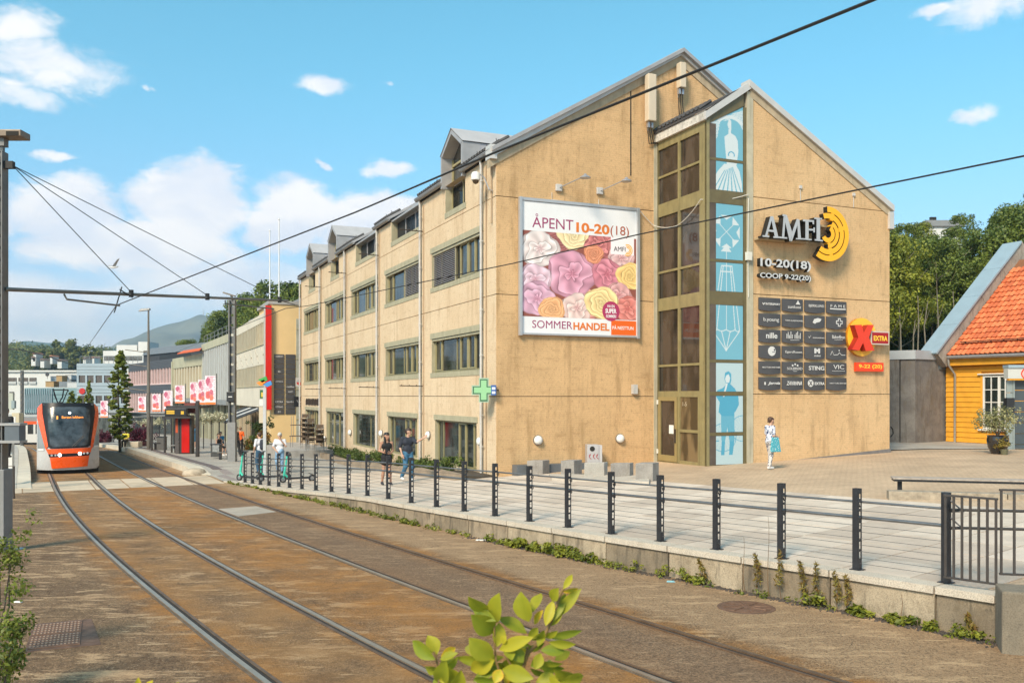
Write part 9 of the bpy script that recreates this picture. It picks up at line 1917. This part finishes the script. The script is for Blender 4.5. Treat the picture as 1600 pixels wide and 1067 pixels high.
 if bottom:
  cp=[(v['pel']+Vector((-.06,0,0))*s,v['pel']+Vector((.06,0,0))*s,.115+ez,.115+ez)]
  for q,L_ in ((-1,'L'),(1,'R')):
   cp.append((hp(q),v['k'+L_],.088+ez,.06+ez))
   if not short:cp.append((v['k'+L_],v['a'+L_]+Vector((0,0,.02)),.06+ez,.046+ez))
  cloth('trousers',cp,bottom,k=.015)
 fd=Vector((0,1,0))
 for L_ in 'LR':a=v['a'+L_];cloth('shoe',[(a-fd*.035*s-Vector((0,0,.035)),a+fd*.15*s-Vector((0,0,.05))*s,.044,.036),(a,a+fd*.06*s-Vector((0,0,.03)),.042,.042)],shoe or MATS['small_white'],k=.02)
 hm_=hair or MATS['hair_dark'];cp=[(H+Vector((0,0,.062))*s-lk*.03*s,H+Vector((0,0,.075))*s+lk*.018*s,.093,.082),(H+Vector((0,0,.02))*s-lk*.045*s,H+Vector((0,0,.05))*s-lk*.04*s,.075,.085)]
 if long_hair>0:cp+=[(H-lk*.05*s,H-lk*.06*s-Vector((0,0,.30))*s*long_hair,.08,.075)]+[(H+si*.07*q*s,H+si*.10*q*s+lk*.0*s-Vector((0,0,.32))*s*long_hair,.030,.05) for q in (-1,1)]
 if long_hair<0:cp+=[(H-lk*.10*s-Vector((0,0,.02)),H-lk*.13*s-Vector((0,0,.05)),.03,.025)]
 cloth('hair',cp,hm_)
 for q in (-1,1):V,Q=sdf_mesh([(tuple(H+lk*.085*s+si*.031*q*s+Vector((0,0,.022))*s),tuple(H+lk*.087*s+si*.034*q*s+Vector((0,0,.022))*s),.009,.009)],.005,.004);put('eye',V,Q,m_black)
 V,Q=sdf_mesh([(tuple(H+lk*.083*s-si*.02*s-Vector((0,0,.052))*s),tuple(H+lk*.083*s+si*.02*s-Vector((0,0,.052))*s),.008,.008)],.005,.004);put('mouth',V,Q,M('lips',(.36,.10,.09),.5,var=0))
 if extra:extra(t,v,s,cloth,lk)
 t.location=g if z is None else (g.x,g.y,z);t.rotation_euler=(0,0,yaw);BASE[t]=Vector(t.location);return t
M('small_white',(.66,.64,.62),.6,var=0);M('hair_dark',(.018,.012,.009),.5,var=.2,vs=20);hair_b=M('hair_brown',(.07,.035,.02),.55,var=.2,vs=20)
jeans=M('jeans_blue',(.045,.14,.24),.85,var=.3,vs=7,bump=.2,bs=200);denim=M('denim_light',(.20,.33,.48),.85,var=.3,vs=9);navy=M('shirt_navy',(.022,.026,.04),.8,var=.2,vs=9);blackc=M('cloth_black',(.010,.009,.010),.8,var=.2,vs=8);whitec=M('tee_white',(.62,.62,.66),.8,var=.06,vs=6);orangec=M('top_orange',srgb((224,92,24)),.8,var=.1);bluec=M('dress_blue',(.02,.13,.25),.8,var=.2);sneaker=M('sneaker_dark',(.03,.03,.035),.6,var=.1)
def printed(name,a,b,scale,thr=.5):
 m=M(name,a,.8,var=.02);t=m.node_tree;g=t.nodes.new('ShaderNodeTexCoord');v=t.nodes.new('ShaderNodeTexVoronoi');v.inputs['Scale'].default_value=scale;t.links.new(g.outputs['Object'],v.inputs['Vector']);r=t.nodes.new('ShaderNodeValToRGB');r.color_ramp.interpolation='CONSTANT'
 r.color_ramp.elements[0].color=(*b,1);r.color_ramp.elements[1].color=(*a,1);r.color_ramp.elements[1].position=thr;t.links.new(v.outputs['Distance'],r.inputs[0]);t.links.new(r.outputs[0],t.nodes['Principled BSDF'].inputs['Base Color']);return m
pants_p=printed('trousers_printed',(.56,.52,.49),(.10,.10,.14),17,.36);shirt_p=printed('shirt_printed',(.55,.58,.66),(.03,.05,.14),13,.38);bag_p=printed('bag_printed',(.07,.33,.40),(.60,.70,.70),19,.26)
def phone(t,v,s,cloth,lk):
 p=(v['wL']+v['wR'])/2+Vector((0,.09,.03));m=MB();m.box(p.x-.035,p.x+.035,p.y-.01,p.y+.06,p.z,p.z+.012);m.build('phone',MATS['sign_black'],t)
person('woman with long black hair in a sleeveless black dress holding a phone',604,758,1.72,rad(-158),dict(head=(0,.03,1.62),look=(-.35,1,.05),eL=(-.22,-.02,1.15),wL=(-.08,.22,1.08),hL=(.0,.30,1.10),eR=(.24,-.03,1.16),wR=(.12,.24,1.10),hR=(.16,.32,1.18),kL=(-.09,.06,.50),aL=(-.12,.10,.09),kR=(.11,.02,.50),aR=(.13,-.10,.10)),blackc,None,sneaker,MATS['hair_dark'],dress=.42,sleeve=0,fem=1,long_hair=.95,extra=phone,skinm=skin_d)
def strap(t,v,s,cloth,lk):cloth('bag_strap',[(v['neck']+Vector((.12,.09,-.03)),v['waist']+Vector((-.14,.12,0)),.012,.012)],fdark,k=.01)
person('dark-haired man in navy shirt and jeans raising his arm to point',637,752,1.83,rad(-150),dict(look=(-.75,.8,.1),head=(-.02,.03,1.62),eL=(-.20,.24,1.30),wL=(-.40,.40,1.45),hL=(-.52,.48,1.54),eR=(.26,-.05,1.15),wR=(.24,.10,.90),kL=(-.11,.12,.50),aL=(-.12,.02,.09),kR=(.10,.06,.50),aR=(.12,-.22,.13)),navy,jeans,MATS['small_white'],M('hair_brown_dark',(.035,.018,.012),.6,var=.2,vs=20),sleeve=.6,extra=strap)
def tote(t,v,s,cloth,lk):
 m=MB();p=v['pel']+Vector((.20,.02,.02));m.hexa([(p.x-.02,p.y-.17,p.z-.34),(p.x+.08,p.y-.17,p.z-.34),(p.x+.08,p.y+.2,p.z-.34),(p.x-.02,p.y+.2,p.z-.34),(p.x+.01,p.y-.13,p.z+.12),(p.x+.05,p.y-.13,p.z+.12),(p.x+.05,p.y+.13,p.z+.12),(p.x+.01,p.y+.13,p.z+.12)]);m.build('tote_bag',bag_p,t,bevel=.02);cloth('bag_strap',[(v['neck']+Vector((.12,0,.0)),p+Vector((.03,0,.1)),.012,.012)],bag_p,k=.01)
person('woman in patterned shirt and trousers with a blue dotted bag, looking down',1203,733,1.64,rad(-68),dict(head=(0,.05,1.61),look=(.1,1,-.35),eL=(-.2,.0,1.15),wL=(-.10,.24,1.08),eR=(.21,.0,1.14),wR=(.12,.26,1.06),hL=(-.04,.32,1.08),hR=(.06,.34,1.07),kL=(-.08,.08,.5),aL=(-.09,.06,.09),kR=(.08,.0,.5),aR=(.09,-.10,.10)),shirt_p,pants_p,MATS['small_white'],hair_b,sleeve=.5,fem=1,long_hair=-1,extra=tote)
def pack(t,v,s,cloth,lk):cloth('backpack',[(v['chest']+Vector((0,-.17,.08)),v['waist']+Vector((0,-.18,.04)),.11,.12)],navy);cloth('pack_strap',[(v['neck']+Vector((.13,.07,-.04)),v['waist']+Vector((.17,.04,.1)),.02,.02),(v['neck']+Vector((-.13,.07,-.04)),v['waist']+Vector((-.17,.04,.1)),.02,.02)],navy,k=.01)
person('man in white T-shirt and jeans with a dark backpack, walking off left',406.5,739,1.78,rad(50),dict(head=(0,.07,1.60),look=(0,1,-.5),kL=(-.1,.1,.5),aL=(-.1,.0,.09),eL=(-.27,.0,1.13),wL=(-.24,.12,.9)),whitec,M('jeans_navy',(.03,.08,.14),.85,var=.2),sneaker,hair_b,sleeve=.5,extra=pack)
def cap_(t,v,s,cloth,lk):pack(t,v,s,cloth,lk);H=v['head'];cloth('cap',[(H+Vector((0,0,.08)),H+Vector((0,.01,.10)),.100,.09),(H+Vector((0,.10,.07)),H+Vector((0,.15,.05)),.03,.02)],M('cap_pale',(.50,.48,.45),.8,var=.05),k=.03);cloth('tied_shirt',[(v['pel']+Vector((-.08,.1,.05)),v['pel']+Vector((.10,.14,-.14)),.08,.06),(v['pel']+Vector((.12,.1,0)),v['pel']+Vector((.16,.12,-.35)),.06,.05)],denim)
person('man in grey cap and white T-shirt covering his face with one hand',437.5,739,1.76,rad(-175),dict(head=(0,.06,1.60),look=(-.1,1,-.6),eL=(-.26,.06,1.18),wL=(-.06,.2,1.45),hL=(.0,.17,1.56),eR=(.29,.03,1.14),wR=(.12,.24,.98),kL=(-.1,.06,.5),kR=(.12,.12,.52),aR=(.12,-.12,.14)),whitec,denim,sneaker,MATS['hair_dark'],sleeve=.5,extra=cap_)
person('stout woman in orange top and black trousers seen from behind',375.5,709.5,1.62,rad(5),dict(kL=(-.1,.08,.5),aL=(-.1,.1,.09)),orangec,blackc,sneaker,M('hair_sandy',(.22,.13,.07),.6,var=.1),sleeve=.5,fem=1,cell=.02)
person('woman dressed in black striding left of the orange-topped woman',369,713,1.68,rad(-120),dict(kL=(-.1,.14,.5),aL=(-.1,.25,.09),kR=(.1,-.02,.5),aR=(.1,-.25,.12)),blackc,blackc,sneaker,hair_b,sleeve=0,fem=1,cell=.02)
person('woman in a teal blue dress standing behind the shelter post',303,701,1.68,rad(-170),{},bluec,None,MATS['small_white'],M('hair_auburn',(.14,.06,.03),.6,var=.1),dress=.75,sleeve=.9,fem=1,cell=.02,long_hair=.4)
zq_=zs1
person('seated woman in black top and dark shorts at the back of the bench',341.5,712,1.68,rad(-120),dict(head=(0,.02,1.20),neck=(0,0,1.03),chest=(0,.0,.86),waist=(0,0,.68),pel=(0,0,.54),eL=(-.22,.05,.74),wL=(-.12,.28,.66),eR=(.22,.05,.74),wR=(.12,.28,.66),kL=(-.10,.42,.50),aL=(-.10,.52,.09),kR=(.10,.44,.52),aR=(.12,.50,.09)),blackc,blackc,MATS['small_white'],hair_b,sleeve=0,short=1,fem=1,cell=.02,z=gt(342,714,zp).z-.02)
person('seated person in blue shirt leaning behind the woman on the bench',346,706,1.72,rad(-200),dict(head=(0,.12,1.18),neck=(0,.06,1.02),chest=(0,.03,.86),waist=(0,0,.68),pel=(0,0,.54),eL=(-.24,.15,.76),wL=(-.10,.34,.66),eR=(.24,.15,.76),wR=(.10,.34,.66),kL=(-.12,.42,.50),aL=(-.12,.42,.09),kR=(.12,.42,.50),aR=(.12,.42,.09)),bluec,navy,sneaker,hair_b,sleeve=.5,cell=.02)
person('person in a bright yellow top sitting among the crimson planters',197,699,1.7,rad(180),dict(head=(0,.02,1.20),neck=(0,0,1.03),chest=(0,.0,.86),waist=(0,0,.68),pel=(0,0,.54),eL=(-.22,.05,.74),wL=(-.12,.28,.66),eR=(.22,.05,.74),wR=(.12,.28,.66),kL=(-.10,.42,.50),aL=(-.10,.42,.09),kR=(.10,.42,.50),aR=(.10,.42,.09)),M('top_yellow',(.70,.62,.05),.8,var=.05),blackc,sneaker,None,sleeve=.5,cell=.022)
q=gt(197,699,zp);t=thing('stone_block','pale stone block seat beside the crimson planters','seat',tuple(q));fbuild('block',Fr((q.x,q.y),(1,0),(0,-1)),-.5,.9,q.z,q.z+.42,-.75,-.02,kerbm,t,.03)
person('standing figure in dark clothes half hidden by the near mast cabinet',9.5,715,1.7,rad(0),{},blackc,blackc,sneaker,None,sleeve=.9,cell=.022,Y=31)
